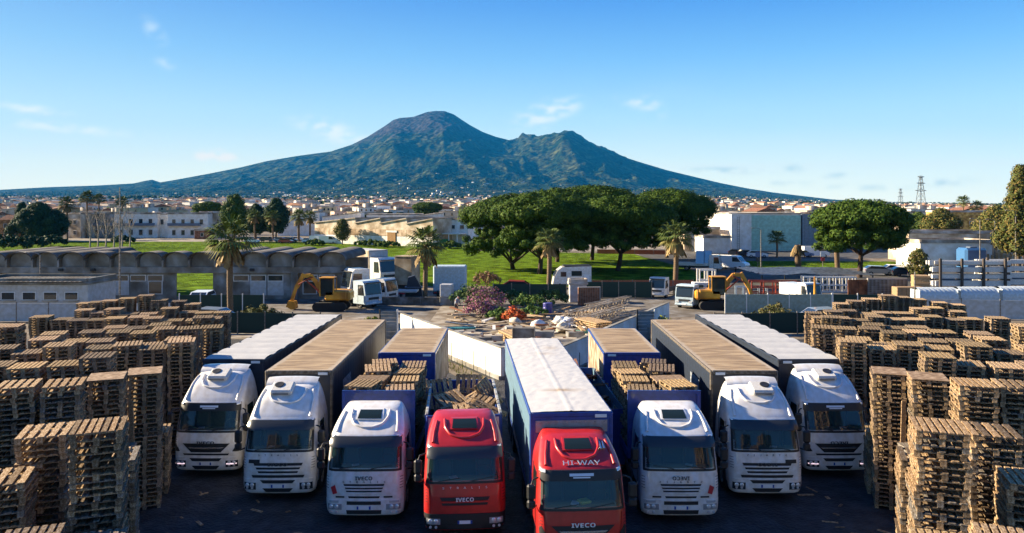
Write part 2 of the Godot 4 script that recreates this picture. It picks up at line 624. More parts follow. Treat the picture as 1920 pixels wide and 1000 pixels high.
func build_materials() -> void:
	noise_tex("grain", 256, 0.06, 3, 0.72, 1.0, 1)
	noise_tex("blotch", 256, 0.015, 4, 0.6, 1.0, 2, FastNoiseLite.TYPE_SIMPLEX_SMOOTH, 1, 1.6)
	noise_tex("wood", 256, 0.03, 4, 0.62, 1.0, 3, FastNoiseLite.TYPE_SIMPLEX_SMOOTH, 1, 1.5, Color(1.0, 0.9, 0.78))
	noise_tex("leafy", 512, 0.045, 4, 0.25, 1.0, 4, FastNoiseLite.TYPE_SIMPLEX_SMOOTH, 1, 2.4)
	noise_tex("dirt", 512, 0.008, 5, 0.66, 1.0, 6, FastNoiseLite.TYPE_SIMPLEX_SMOOTH, 1, 1.5, Color(0.95, 0.86, 0.74))
	noise_tex("film", 256, 0.02, 4, 0.93, 1.0, 9, FastNoiseLite.TYPE_SIMPLEX_SMOOTH, 1, 1.4, Color(0.98, 0.95, 0.9))
	bump_tex("rough_n", 256, 0.08, 3, 14, 6.0)
	mk("terrain", Color(1, 1, 1), 0.95, "leafy", 1400.0, {"vcol": true, "world": true, "spec": 0.03})
	mk("white_paint", Color(0.74, 0.75, 0.76), 0.32, "film", 1.6, {"coat": 0.6})
	mk("red_paint", Color(0.46, 0.018, 0.016), 0.35, "film", 1.6, {"coat": 0.6})
	mk("trim", Color(0.018, 0.019, 0.021), 0.55, "grain", 0.8)
	mk("visor", Color(0.03, 0.034, 0.036), 0.25)
	mk("windscreen", Color(0.012, 0.022, 0.024), 0.05, "", 1.0, {"spec": 0.35})
	mk("screen_glass", Color(0.03, 0.07, 0.075), 0.02, "", 1.0, {"alpha": 0.42})
	mk("cabin", Color(0.028, 0.03, 0.033), 0.8)
	mk("seat", Color(0.05, 0.055, 0.065), 0.85)
	mk("vest", Color(0.6, 0.62, 0.08), 0.7)
	mk("grille_dark", Color(0.012, 0.013, 0.016), 0.6)
	mk("bright_trim", Color(0.55, 0.56, 0.58), 0.25, "", 1, {"metal": 0.8})
	mk("chrome", Color(0.6, 0.61, 0.62), 0.18, "", 1, {"metal": 1.0})
	mk("bright_letter", Color(0.7, 0.7, 0.7), 0.3)
	mk("letter_dark", Color(0.04, 0.045, 0.055), 0.3)
	mk("lamp", Color(0.62, 0.63, 0.64), 0.12, "", 1, {"metal": 0.35, "coat": 1.0})
	mk("lamp_dark", Color(0.035, 0.04, 0.045), 0.12, "", 1, {"coat": 1.0})
	mk("lamp_grey", Color(0.28, 0.29, 0.3), 0.15, "", 1, {"coat": 1.0})
	mk("drl", Color(0.9, 0.88, 0.9), 0.3, "", 1, {"emit": Color(1.0, 0.86, 0.9), "emit_e": 0.28})
	mk("rubber", Color(0.017, 0.017, 0.018), 0.85, "grain", 0.4)
	mk("rim", Color(0.3, 0.3, 0.31), 0.4, "dirt", 0.8, {"metal": 0.5})
	mk("tank", Color(0.25, 0.26, 0.27), 0.35, "dirt", 1.0, {"metal": 0.6})
	mk("hatch_rim", Color(0.6, 0.61, 0.62), 0.4)
	mk("ac_white", Color(0.62, 0.63, 0.62), 0.5, "film", 0.6)
	mk("ac_grey", Color(0.16, 0.17, 0.18), 0.6)
	mk("banner", Color(0.62, 0.68, 0.76), 0.5)
	mk("sign_white", Color(0.72, 0.73, 0.74), 0.45)
	mk("plate_blue", Color(0.015, 0.06, 0.33), 0.4)
	mk("red_plate", Color(0.4, 0.02, 0.03), 0.4)
	mk("pinkish", Color(0.34, 0.28, 0.30), 0.5, "film", 1.2)
	mk("door_grey", Color(0.25, 0.26, 0.27), 0.5, "film", 1.2)
	mk("mark_pale", Color(0.35, 0.4, 0.46), 0.6, "blotch", 0.7)
	mk("roof_sheet", Color(1, 1, 1), 0.7, "grain", 0.35, {"vcol": true})
	mk("navy_curtain", Color(0.012, 0.022, 0.045), 0.5, "film", 1.5)
	mk("blue_paint", Color(0.012, 0.05, 0.27), 0.42, "film", 1.4, {"coat": 0.3})
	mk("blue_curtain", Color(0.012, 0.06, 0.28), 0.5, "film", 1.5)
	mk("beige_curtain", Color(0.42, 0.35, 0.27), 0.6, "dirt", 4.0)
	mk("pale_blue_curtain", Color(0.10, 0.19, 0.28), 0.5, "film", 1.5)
	mk("wood0", Color(0.54, 0.42, 0.28), 0.8, "wood", 0.5, {"uv": Vector3(3.0, 3.0, 0.8), "spec": 0.2})
	mk("wood1", Color(0.44, 0.33, 0.215), 0.82, "wood", 0.5, {"uv": Vector3(3.0, 3.0, 0.8), "spec": 0.2})
	mk("wood2", Color(0.275, 0.215, 0.15), 0.85, "wood", 0.5, {"uv": Vector3(3.0, 3.0, 0.8), "spec": 0.2})
	mk("wood3", Color(0.185, 0.15, 0.115), 0.85, "wood", 0.5, {"uv": Vector3(3.0, 3.0, 0.8), "spec": 0.2})
	mk("wood_grey", Color(0.27, 0.26, 0.245), 0.85, "wood", 0.5, {"uv": Vector3(3.0, 3.0, 0.8), "spec": 0.2})
	mk("wood_many", Color(1, 1, 1), 0.85, "wood", 0.5, {"vcol": true, "uv": Vector3(3.0, 3.0, 0.8), "spec": 0.2})
	mk("plywood", Color(0.36, 0.26, 0.17), 0.8, "dirt", 1.0)
	mk("grey_rail", Color(0.16, 0.145, 0.13), 0.6, "dirt", 0.8)
	mk("sign_grey", Color(0.5, 0.52, 0.56), 0.5, "film", 2.0)
	mk("pale_side", Color(0.42, 0.46, 0.50), 0.5, "dirt", 1.2)
	mk("sack", Color(0.55, 0.6, 0.68), 0.35)
	mk("asphalt", Color(0.034, 0.037, 0.042), 0.8, "blotch", 3.7, {"world": true, "bump": "rough_n", "bump_s": 0.5})
	mk("concrete_ground", Color(0.30, 0.28, 0.25), 0.9, "dirt", 7.0, {"world": true})
	mk("dirt_ground", Color(0.17, 0.145, 0.115), 0.95, "dirt", 9.0, {"world": true})
	mk("road", Color(0.07, 0.072, 0.078), 0.9, "dirt", 8.0, {"world": true})
	mk("leaf", Color(1, 1, 1), 0.6, "", 1, {"vcol": true, "back": Color(0.25, 0.3, 0.08), "spec": 0.15})
	mk("blade", Color(1, 1, 1), 0.7, "", 1, {"vcol": true, "back": Color(0.45, 0.5, 0.12), "spec": 0.2})
	mk("hard_ground", Color(0.17, 0.165, 0.16), 0.95, "dirt", 9.0, {"world": true})
	mk("bark", Color(0.10, 0.075, 0.052), 0.95, "wood", 1.0)
	mk("bark_pine", Color(0.075, 0.05, 0.038), 0.95, "wood", 1.0)
	mk("bark_palm", Color(0.21, 0.155, 0.10), 0.95, "wood", 0.7)
	mk("roof_pale", Color(0.52, 0.49, 0.45), 0.8, "dirt", 14.0)
	mk("rail_blue", Color(0.10, 0.13, 0.18), 0.6)
	mk("frame_white", Color(0.62, 0.62, 0.6), 0.6)
	mk("glass_dark", Color(0.018, 0.025, 0.03), 0.08, "", 1, {"coat": 0.6})
	mk("red_lamp", Color(0.35, 0.01, 0.01), 0.25)
	mk("digger_yellow", Color(0.75, 0.38, 0.03), 0.45, "dirt", 8.0)
	mk("red_frame", Color(0.42, 0.06, 0.025), 0.6, "dirt", 6.0)
	mk("pylon_steel", Color(0.13, 0.15, 0.16), 0.6)
	mk("cream_wall", Color(0.74, 0.66, 0.54), 0.85, "dirt", 20.0)
	mk("white_wall", Color(0.80, 0.79, 0.76), 0.8, "film", 9.0)
	mk("grey_wall", Color(0.34, 0.35, 0.35), 0.85, "dirt", 20.0)
	mk("concrete", Color(0.31, 0.325, 0.33), 0.9, "dirt", 11.0)
	mk("vault_roof", Color(0.16, 0.155, 0.15), 0.9, "dirt", 9.0)
	mk("panel_grey", Color(0.46, 0.48, 0.5), 0.6, "film", 3.0)
	mk("tan_band", Color(0.66, 0.53, 0.38), 0.8, "dirt", 14.0)
	mk("timber_gate", Color(0.46, 0.27, 0.09), 0.8, "wood", 1.5)
	mk("green_wall", Color(0.36, 0.62, 0.53), 0.8, "film", 5.0)
	mk("blue_sheet", Color(0.20, 0.26, 0.32), 0.6, "film", 3.0)
	mk("green_net", Color(0.012, 0.045, 0.032), 0.8, "grain", 0.8)
	mk("grey_sheet", Color(0.25, 0.27, 0.27), 0.6, "dirt", 12.0)
	mk("skip_green", Color(0.02, 0.28, 0.08), 0.6, "dirt", 2.0)
	mk("red_net", Color(0.60, 0.16, 0.07), 0.8, "blotch", 0.6)
	mk("car_white", Color(0.72, 0.73, 0.74), 0.3, "", 1, {"coat": 0.6})
	mk("car_silver", Color(0.38, 0.40, 0.42), 0.28, "", 1, {"metal": 0.5, "coat": 0.6})
	mk("car_dark", Color(0.03, 0.035, 0.045), 0.3, "", 1, {"coat": 0.6})
	mk("car_blue", Color(0.05, 0.14, 0.3), 0.3, "", 1, {"coat": 0.6})
	mk("car_red", Color(0.35, 0.03, 0.03), 0.3, "", 1, {"coat": 0.6})
	mk("canvas", Color(0.56, 0.49, 0.40), 0.85, "dirt", 7.0)
	mk("pale_blue", Color(0.42, 0.55, 0.66), 0.6, "film", 1.5)
	mk("beige_box", Color(0.46, 0.39, 0.28), 0.7, "dirt", 12.0)
	mk("brick", Color(0.40, 0.17, 0.09), 0.9, "dirt", 5.0)
	mk("block_grey", Color(0.20, 0.20, 0.20), 0.9, "dirt", 5.0)
	mk("mortar", Color(0.25, 0.23, 0.21), 0.95)
	mk("rust", Color(0.26, 0.095, 0.035), 0.85, "dirt", 4.0)
	mk("steel", Color(0.42, 0.41, 0.39), 0.5, "dirt", 4.0, {"metal": 0.4})
	mk("white_profile", Color(0.70, 0.70, 0.69), 0.55, "film", 1.0)
	mk("rack_post", Color(0.05, 0.038, 0.03), 0.7)
	mk("wrap", Color(0.50, 0.58, 0.64), 0.35, "film", 1.5)
	mk("crate_wood", Color(0.52, 0.37, 0.20), 0.8, "wood", 1.0)
	mk("barrel_blue", Color(0.05, 0.05, 0.22), 0.4)
	mk("terracotta", Color(0.35, 0.16, 0.09), 0.85, "dirt", 4.0)
	mk("grass", Color(0.135, 0.222, 0.016), 0.95, "blotch", 14.0, {"world": true, "spec": 0.08})
	mk("orange_wall", Color(0.55, 0.30, 0.13), 0.85, "dirt", 5.0)
	mk("yellow_wall", Color(0.62, 0.42, 0.12), 0.85, "dirt", 5.0)
	mk("town0", Color(0.78, 0.76, 0.71), 0.85, "film", 6.0)
	mk("town1", Color(0.60, 0.51, 0.38), 0.85, "film", 6.0)
	mk("town2", Color(0.64, 0.48, 0.39), 0.85, "film", 6.0)
	mk("town3", Color(0.50, 0.33, 0.17), 0.85, "film", 6.0)
	mk("town4", Color(0.42, 0.41, 0.40), 0.85, "film", 6.0)
	mk("town5", Color(0.63, 0.53, 0.33), 0.85, "film", 6.0)
	mk("town_many", Color(1, 1, 1), 0.9, "", 1, {"vcol": true})
	mk("town_wood", Color(1, 1, 1), 0.95, "grain", 30.0, {"vcol": true, "world": true, "spec": 0.05})
	mk("bark_pale", Color(0.26, 0.22, 0.19), 0.9)
	mk("sign_brown", Color(0.42, 0.28, 0.22), 0.7, "blotch", 1.6)
	mk("skin", Color(0.36, 0.2, 0.13), 0.6)
	mk("shirt", Color(0.22, 0.25, 0.30), 0.85)
	mk("teal", Color(0.10, 0.38, 0.30), 0.6, "film", 0.8)
	mk("cement", Color(0.52, 0.49, 0.43), 0.9, "dirt", 6.0)
	mk("scrap_ground", Color(0.30, 0.27, 0.22), 0.95, "dirt", 7.0, {"world": true})
	mk("glass_pale", Color(0.3, 0.36, 0.42), 0.12, "", 1, {"metal": 0.5})
	mk("tarp_grey", Color(0.085, 0.10, 0.12), 0.5, "blotch", 2.0)
	mk("teal_sheet", Color(0.22, 0.30, 0.28), 0.5, "film", 2.0)

# ---------------------------------------------------------------- lorry cabs
# rows of (height, front setback, half width, corner radius)
const CAB_LOW := [[0.28, -0.10, 1.14, 0.24], [0.36, -0.02, 1.21, 0.25], [0.62, 0.0, 1.235, 0.25], [0.9, 0.0, 1.245, 0.25], [1.03, 0.0, 1.245, 0.26], [1.3, -0.012, 1.245, 0.28], [1.66, -0.06, 1.245, 0.31], [1.78, -0.085, 1.24, 0.32], [2.1, -0.18, 1.225, 0.33], [2.5, -0.30, 1.205, 0.33], [2.70, -0.37, 1.185, 0.33]]
const ROOF_HIGH := [[2.76, -0.43, 1.17, 0.34], [2.95, -0.60, 1.135, 0.36], [3.2, -0.86, 1.08, 0.40], [3.42, -1.14, 1.01, 0.43], [3.56, -1.42, 0.95, 0.45], [3.64, -1.7, 0.89, 0.47], [3.67, -1.95, 0.82, 0.48]]
const ROOF_LOW := [[2.76, -0.45, 1.17, 0.34], [2.9, -0.66, 1.135, 0.36], [3.08, -0.95, 1.07, 0.40], [3.22, -1.22, 1.01, 0.43], [3.32, -1.5, 0.95, 0.45], [3.38, -1.75, 0.89, 0.46], [3.40, -1.95, 0.82, 0.46]]
const CAB_REAR := -2.2
var cab_rows: Array = []

func cab_at(y: float) -> Array:
	var k := 0
	while k < cab_rows.size() - 2 and y > cab_rows[k + 1][0]:
		k += 1
	var a: Array = cab_rows[k]
	var b: Array = cab_rows[k + 1]
	var f: float = clampf((y - a[0]) / (b[0] - a[0]), 0, 1)
	# gentle spline between rows
	var p: Array = cab_rows[maxi(k - 1, 0)]
	var q: Array = cab_rows[mini(k + 2, cab_rows.size() - 1)]
	var out := [y]
	for i in [1, 2, 3]:
		out.append(lerpf(lerpf(a[i], b[i], f), cubic_interpolate(a[i], b[i], p[i], q[i], f), 0.6))
	return out

func cab_z(x: float, y: float) -> float:
	var r := cab_at(y)
	var w: float = r[2]
	var rad: float = r[3]
	var ax: float = minf(absf(x), w)
	var z: float = r[1] - 0.07 * (ax / w) * (ax / w)
	var d: float = ax - (w - rad)
	if d > 0.0:
		z -= rad * (1.0 - sqrt(maxf(0.0, 1.0 - (d / rad) * (d / rad))))
	return z

# the shell leaves the windscreen open; glass and a dark cabin fill it
func cab_shell() -> MB:
	var ys := PackedFloat32Array()
	var last: float = cab_rows[cab_rows.size() - 1][0]
	var y := 0.28
	while y < last - 0.001:
		ys.append(y)
		y += 0.05 if y < 2.7 else 0.028
	ys.append(last)
	var rings := []
	for yy in ys:
		var r := cab_at(yy)
		var w: float = r[2]
		var rad: float = r[3]
		var back := -0.74 if yy < 1.04 else CAB_REAR
		var half: Array[Vector3] = []
		# from the middle of the front out to the corner, then back
		for i in 8:
			var x := (w - rad) * i / 8.0
			half.append(Vector3(x, yy, cab_z(x, yy)))
		for i in 9:
			var a := PI * 0.5 * i / 8.0
			var x := w - rad + rad * sin(a)
			var z: float = r[1] - 0.07 * (x / w) * (x / w) - rad * (1.0 - cos(a))
			half.append(Vector3(x, yy, maxf(z, back + 0.02)))
		var zc: float = half[16].z
		for i in range(1, 5):
			half.append(Vector3(w, yy, lerpf(zc, back + 0.06, i / 4.0)))
		half.append(Vector3(w - 0.06, yy, back))
		half.append(Vector3(0, yy, back))
		var ring := PackedVector3Array()
		for i in range(half.size() - 1, 0, -1):
			ring.append(Vector3(-half[i].x, half[i].y, half[i].z))
		for i in half.size():
			ring.append(half[i])
		rings.append(ring)
	var mb := MB.new()
	var m: int = rings[0].size()
	var cnt := rings.size()
	var whole := MB.new()
	whole.sheet(m - 1, cnt - 1, func(i: int, j: int): return rings[j][i])
	for q in range(0, whole.v.size(), 3):
		var ctr := (whole.v[q] + whole.v[q + 1] + whole.v[q + 2]) / 3.0
		if ctr.y > 1.77 and ctr.y < 2.56 and absf(ctr.x) < 1.06 and ctr.z > -0.62:
			continue
		mb.t3(whole.v[q], whole.v[q + 1], whole.v[q + 2], whole.n[q], whole.n[q + 1], whole.n[q + 2])
	var top: PackedVector3Array = rings[cnt - 1]
	var crown := Vector3(0, last + 0.004, -2.08)
	for i in m - 1:
		mb.tri(top[i], crown, top[i + 1])
	return mb

# patch lying on the front or roof of the cab; corners in front view: bl, br, tr, tl
func on_cab(parent: Node, called: String, cs: Array, off: float, mat: Material, nx := 8, ny := 4) -> MeshInstance3D:
	var mb := MB.new()
	cab_patch(mb, cs, off, nx, ny)
	return part(parent, called, mb, mat)

func cab_patch(mb: MB, cs: Array, off: float, nx := 8, ny := 4, sink := -0.012) -> void:
	var p := func(i: float, j: float, o: float) -> Vector3:
		var u := i / nx
		var v := j / ny
		var q: Vector2 = (cs[0] as Vector2).lerp(cs[1], u).lerp((cs[3] as Vector2).lerp(cs[2], u), v)
		return Vector3(q.x, q.y, cab_z(q.x, q.y) + o)
	mb.sheet(nx, ny, func(i: int, j: int): return p.call(float(i), float(j), off))
	for i in nx:
		mb.quad(p.call(i, 0, off), p.call(i + 1, 0, off), p.call(i + 1, 0, sink), p.call(i, 0, sink))
		mb.quad(p.call(i + 1, ny, off), p.call(i, ny, off), p.call(i, ny, sink), p.call(i + 1, ny, sink))
	for j in ny:
		mb.quad(p.call(0, j + 1, off), p.call(0, j, off), p.call(0, j, sink), p.call(0, j + 1, sink))
		mb.quad(p.call(nx, j, off), p.call(nx, j + 1, off), p.call(nx, j + 1, sink), p.call(nx, j, sink))

func rect(x0: float, x1: float, y0: float, y1: float) -> Array:
	return [Vector2(x0, y0), Vector2(x1, y0), Vector2(x1, y1), Vector2(x0, y1)]

# trapezium symmetric about the middle
func trap(w0: float, w1: float, y0: float, y1: float) -> Array:
	return [Vector2(-w0, y0), Vector2(w0, y0), Vector2(w1, y1), Vector2(-w1, y1)]

# patch on the side of the cab (s = -1 left, 1 right)
func on_side(parent: Node, called: String, s: float, pts: Array, off: float, mat: Material) -> MeshInstance3D:
	var mb := MB.new()
	var f := func(q: Vector2, o: float) -> Vector3: return Vector3(s * (cab_at(q.y)[2] + o), q.y, q.x)
	var g := func(i: float, j: float, o: float) -> Vector3:
		var q: Vector2 = (pts[0] as Vector2).lerp(pts[1], i / 4.0).lerp((pts[3] as Vector2).lerp(pts[2], i / 4.0), j / 4.0)
		return f.call(q, o)
	mb.sheet(4, 4, func(i: int, j: int): return g.call(float(i), float(j), off), s > 0)
	for i in 4:
		mb.quad(g.call(i, 0, off), g.call(i + 1, 0, off), g.call(i + 1, 0, -0.01), g.call(i, 0, -0.01))
		mb.quad(g.call(i, 4, off), g.call(i + 1, 4, off), g.call(i + 1, 4, -0.01), g.call(i, 4, -0.01))
		mb.quad(g.call(0, i, off), g.call(0, i + 1, off), g.call(0, i + 1, -0.01), g.call(0, i, -0.01))
		mb.quad(g.call(4, i, off), g.call(4, i + 1, off), g.call(4, i + 1, -0.01), g.call(4, i, -0.01))
	return part(parent, called, mb, mat)

# raised moulding that follows the roof along front-view points
func roof_bead(pts: Array, r: float) -> MB:
	var mb := MB.new()
	var line := []
	var cv := Curve2D.new()
	for q in pts:
		cv.add_point(q)
	var l := cv.get_baked_length()
	for i in 25:
		var q := cv.sample_baked(l * i / 24.0)
		line.append(Vector3(q.x, q.y, cab_z(q.x, q.y) + r * 0.3))
	mb.tube(line, r, r, 8)
	return mb

func letters(parent: Node, text: String, at: Vector3, width: float, height: float, mat: Material, called := "lettering", tilt := 0.0, bold := true, spread := 0.0) -> void:
	# each letter stands alone so that wide spacing can be kept
	var font := SystemFont.new()
	font.font_names = PackedStringArray(["Droid Sans"])
	font.font_weight = 700 if bold else 400
	var tm := TextMesh.new()
	tm.font = font
	tm.font_size = 64
	tm.pixel_size = 0.01
	tm.depth = 0.06
	tm.curve_step = 3.0
	var holder := Node3D.new()
	holder.name = called
	parent.add_child(holder, true)
	holder.position = at
	holder.rotation.x = tilt
	if spread <= 0.0:
		tm.text = text
		var o := inst("letter", tm, mat)
		holder.add_child(o, true)
		var bb := tm.get_aabb()
		var sx := width / maxf(bb.size.x, 0.01)
		var sy := height / maxf(bb.size.y, 0.01)
		o.scale = Vector3(sx, sy, 0.25)
		o.position = Vector3(0, -bb.get_center().y * sy, 0)
		return
	var k := text.length()
	for i in k:
		if text[i] == " ":
			continue
		var t2: TextMesh = tm.duplicate()
		t2.text = text[i]
		var o := inst("letter", t2, mat)
		holder.add_child(o, true)
		var bb := t2.get_aabb()
		var sy := height / 0.46
		o.scale = Vector3(sy * 1.35, sy, 0.2)
		o.position = Vector3(-width * 0.5 + width * i / (k - 1.0), -0.23 * sy * 0 - bb.get_center().y * sy, 0)

var wheel_mesh := {}
func wheel(parent: Node, at: Vector3, s: float, r := 0.5, w := 0.3) -> void:
	var key := "%.2f_%.2f" % [r, w]
	if not wheel_mesh.has(key):
		var ty := MB.new()
		ty.lathe([Vector2(r * 0.58, -w * 0.46), Vector2(r * 0.9, -w * 0.5), Vector2(r * 0.985, -w * 0.42), Vector2(r, -w * 0.3), Vector2(r, w * 0.3), Vector2(r * 0.985, w * 0.42), Vector2(r * 0.9, w * 0.5), Vector2(r * 0.58, w * 0.46)], 28)
		var rm := MB.new()
		rm.lathe([Vector2(r * 0.6, -w * 0.4), Vector2(r * 0.6, w * 0.44), Vector2(r * 0.54, w * 0.42), Vector2(r * 0.46, w * 0.1), Vector2(r * 0.3, w * 0.12), Vector2(r * 0.26, w * 0.34), Vector2(r * 0.12, w * 0.38), Vector2(0, w * 0.38)], 20)
		for i in 8:
			var a := TAU * i / 8
			rm.box(Vector3(cos(a) * r * 0.38, w * 0.14, sin(a) * r * 0.38), Vector3(0.035, 0.05, 0.035))
		wheel_mesh[key] = [ty.mesh(), rm.mesh()]
	var o := inst("wheel", wheel_mesh[key][0], M.rubber)
	parent.add_child(o, true)
	o.position = at
	o.rotation.z = -PI * 0.5 * s
	var rim := inst("rim", wheel_mesh[key][1], M.rim)
	o.add_child(rim, true)

func mirror(parent: Node, s: float, big: bool) -> void:
	var mb := MB.new()
	var x := s * 1.42
	mb.tube([Vector3(s * 1.2, 2.48, -0.52), Vector3(s * 1.36, 2.5, -0.3), Vector3(x, 2.36, -0.24)], 0.025, 0.025, 6)
	mb.tube([Vector3(s * 1.24, 1.72, -0.5), Vector3(s * 1.38, 1.7, -0.3), Vector3(x, 1.76, -0.24)], 0.025, 0.025, 6)
	var arm := part(parent, "mirror_arm", mb, M.trim)
	var h := MB.new()
	h.cbox(Vector3(x, 2.18, -0.24), Vector3(0.24, 0.42, 0.16), 0.05)
	h.cbox(Vector3(x, 1.84, -0.24), Vector3(0.23, 0.24, 0.16), 0.05)
	part(arm, "mirror_housing", h, M.trim)
	var g := MB.new()
	g.box(Vector3(x, 2.18, -0.325), Vector3(0.19, 0.35, 0.006))
	g.box(Vector3(x, 1.84, -0.325), Vector3(0.18, 0.18, 0.006))
	part(arm, "mirror_glass", g, M.chrome)

# kind: 0 swept grille, 1 slatted wide grille, 2 slatted narrow grille
func cab(t: Node, kind: int, paint: Material, o := {}) -> void:
	cab_rows = CAB_LOW + (ROOF_HIGH if o.get("high", false) else ROOF_LOW)
	var top: float = cab_rows[cab_rows.size() - 1][0]
	var red: bool = o.get("red", false)
	var body := part(t, "cab_body", cab_shell(), paint)
	var trim: Material = M.trim
	# windscreen and sun visor
	var wmb := MB.new()
	cab_patch(wmb, [Vector2(-1.13, 1.74), Vector2(1.13, 1.74), Vector2(1.08, 2.62), Vector2(-1.08, 2.62)], 0.008, 24, 12)
	var ws := part(t, "windscreen", wmb, M.screen_glass)
	# cabin behind the glass
	var lin := MB.new()
	var za := -0.5
	lin.quad(Vector3(-1.1, 1.3, -1.75), Vector3(-1.1, 2.62, -1.75), Vector3(1.1, 2.62, -1.75), Vector3(1.1, 1.3, -1.75))
	for s in [-1.0, 1.0]:
		lin.quad(Vector3(s * 1.12, 1.3, -1.75), Vector3(s * 1.12, 2.62, -1.75), Vector3(s * 1.08, 2.62, -0.64), Vector3(s * 1.12, 1.3, -0.42))
	lin.quad(Vector3(-1.1, 2.6, -0.56), Vector3(1.1, 2.6, -0.56), Vector3(1.1, 2.6, -1.75), Vector3(-1.1, 2.6, -1.75))
	lin.quad(Vector3(-1.12, 1.32, -0.2), Vector3(1.12, 1.32, -0.2), Vector3(1.12, 1.32, -1.75), Vector3(-1.12, 1.32, -1.75))
	part(t, "cabin_lining", lin, M.cabin)
	part(t, "dashboard", mbox(Vector3(0, 1.56, -0.52), Vector3(2.1, 0.36, 0.5), 0.08), M.cabin)
	for s in [-1.0, 1.0]:
		var seat := part(t, "seat", mbox(Vector3(s * 0.62, 1.85, -1.35), Vector3(0.52, 0.75, 0.18), 0.07), M.seat)
		part(seat, "headrest", mbox(Vector3(s * 0.62, 2.32, -1.35), Vector3(0.3, 0.2, 0.13), 0.05), M.seat)
	var sw := MB.new()
	var rim_pts := []
	for i in 17:
		var a := TAU * i / 16.0
		rim_pts.append(Vector3(0.62 + 0.22 * cos(a), 1.83 + 0.13 * sin(a), -0.78 - 0.16 * sin(a)))
	sw.tube(rim_pts, 0.018, 0.018, 6, false)
	part(t, "steering_wheel", sw, M.trim)
	if o.get("vest", false):
		part(t, "dash_vest", mbox(Vector3(0.1, 1.79, -0.5), Vector3(0.34, 0.09, 0.3), 0.03, Basis(Vector3.UP, 0.4)), M.vest)
		part(t, "dash_paper", mbox(Vector3(-0.16, 1.765, -0.46), Vector3(0.22, 0.04, 0.26), 0.01, Basis(Vector3.UP, -0.3)), M.sign_white)
	else:
		part(t, "dash_paper", mbox(Vector3(-0.35, 1.76, -0.46), Vector3(0.24, 0.03, 0.2), 0.01, Basis(Vector3.UP, 0.3)), M.sign_grey)
	var seal := MB.new()
	cab_patch(seal, trap(1.16, 1.155, 1.685, 1.75), 0.016, 20, 2)
	cab_patch(seal, [Vector2(-1.165, 1.70), Vector2(-1.11, 1.70), Vector2(-1.06, 2.62), Vector2(-1.125, 2.62)], 0.014, 2, 10)
	cab_patch(seal, [Vector2(1.11, 1.70), Vector2(1.165, 1.70), Vector2(1.125, 2.62), Vector2(1.06, 2.62)], 0.014, 2, 10)
	part(ws, "windscreen_seal", seal, trim)
	for s in [-1.0, 1.0]:
		var wp := MB.new()
		var line := []
		for i in 7:
			var x: float = lerpf(-0.05, 0.62, i / 6.0) + (0.25 if s > 0 else -0.75)
			var y: float = 1.765 + 0.10 * (i / 6.0)
			line.append(Vector3(x, y, cab_z(x, y) + 0.03))
		wp.tube(line, 0.013, 0.009, 5)
		part(ws, "wiper", wp, trim)
	# dim shapes inside: dashboard top and steering wheel lie behind the dark glass and do not show
	if kind == 0:
		on_cab(t, "sun_visor", trap(1.15, 1.13, 2.44, 2.715), 0.03, trim, 20, 4)
	else:
		var vis := MB.new()
		vis.sheet(20, 5, func(i: int, j: int):
			var x := lerpf(-1.14, 1.14, i / 20.0)
			var y := lerpf(2.42, 2.72, j / 5.0)
			return Vector3(x * (1.0 + 0.02 * (1.0 - j / 5.0)), y, cab_z(x, y) + 0.04 + 0.13 * sin(PI * 0.5 * (1.0 - j / 5.0)) + 0.02))
		vis.sheet(20, 1, func(i: int, j: int):
			var x := lerpf(-1.14, 1.14, i / 20.0)
			return Vector3(x * 1.02, 2.42, cab_z(x, 2.42) + 0.19 * (1.0 - j)), true)
		part(t, "sun_visor", vis, M.visor)
	for s in [-1.0, 1.0]:
		on_cab(t, "roof_marker_light", [Vector2(s * 1.08 - 0.07, 2.655), Vector2(s * 1.08 + 0.07, 2.655), Vector2(s * 1.06 + 0.06, 2.725), Vector2(s * 1.06 - 0.06, 2.725)], 0.06, M.lamp, 4, 2)
	if o.get("banner", false):
		var bn := on_cab(t, "visor_banner", trap(0.34, 0.34, 2.565, 2.635), 0.036, M.banner, 6, 1)
		on_cab(bn, "banner_line", trap(0.24, 0.24, 2.515, 2.545), 0.036, M.sign_white, 6, 1)
	# roof: hatch or air conditioner, mouldings
	var hy := top - 0.15
	if o.get("ac", false):
		var tilt := Basis(Vector3.RIGHT, 0.36)
		var zc := cab_z(0.0, top - 0.2)
		var c := Vector3(0.0 + o.get("ac_x", 0.0), top - 0.08, zc - 0.08)
		var ac := part(t, "roof_air_conditioner", mbox(c, Vector3(0.78, 0.2, 0.66), 0.055, tilt), M.ac_white)
		var vent := MB.new()
		vent.lathe([Vector2(0.16, 0.0), Vector2(0.17, 0.02), Vector2(0.14, 0.026), Vector2(0, 0.02)], 16, Transform3D(tilt, c + tilt * Vector3(-0.12, 0.1, -0.06)))
		part(ac, "fan_grille", vent, trim)
		part(ac, "front_slot", mbox(c + tilt * Vector3(0, -0.02, 0.332), Vector3(0.56, 0.07, 0.02), 0.006, tilt), M.ac_grey)
		var def := MB.new()
		def.sheet(16, 6, func(i: int, j: int):
			var x := lerpf(-0.92, 0.92, i / 16.0)
			return Vector3(x, lerpf(top - 0.05, top + 0.17, j / 6.0) - 0.05 * pow(absf(x), 3), -1.72 - 0.3 * j / 6.0 + 0.06 * sin(PI * j / 6.0)))
		def.sheet(16, 1, func(i: int, j: int):
			var x := lerpf(-0.92, 0.92, i / 16.0)
			return Vector3(x, top + 0.17 - 0.05 * pow(absf(x), 3), -2.02 - 0.16 * j))
		part(t, "roof_deflector", def, paint)
	else:
		var hx: float = o.get("hatch_x", 0.0)
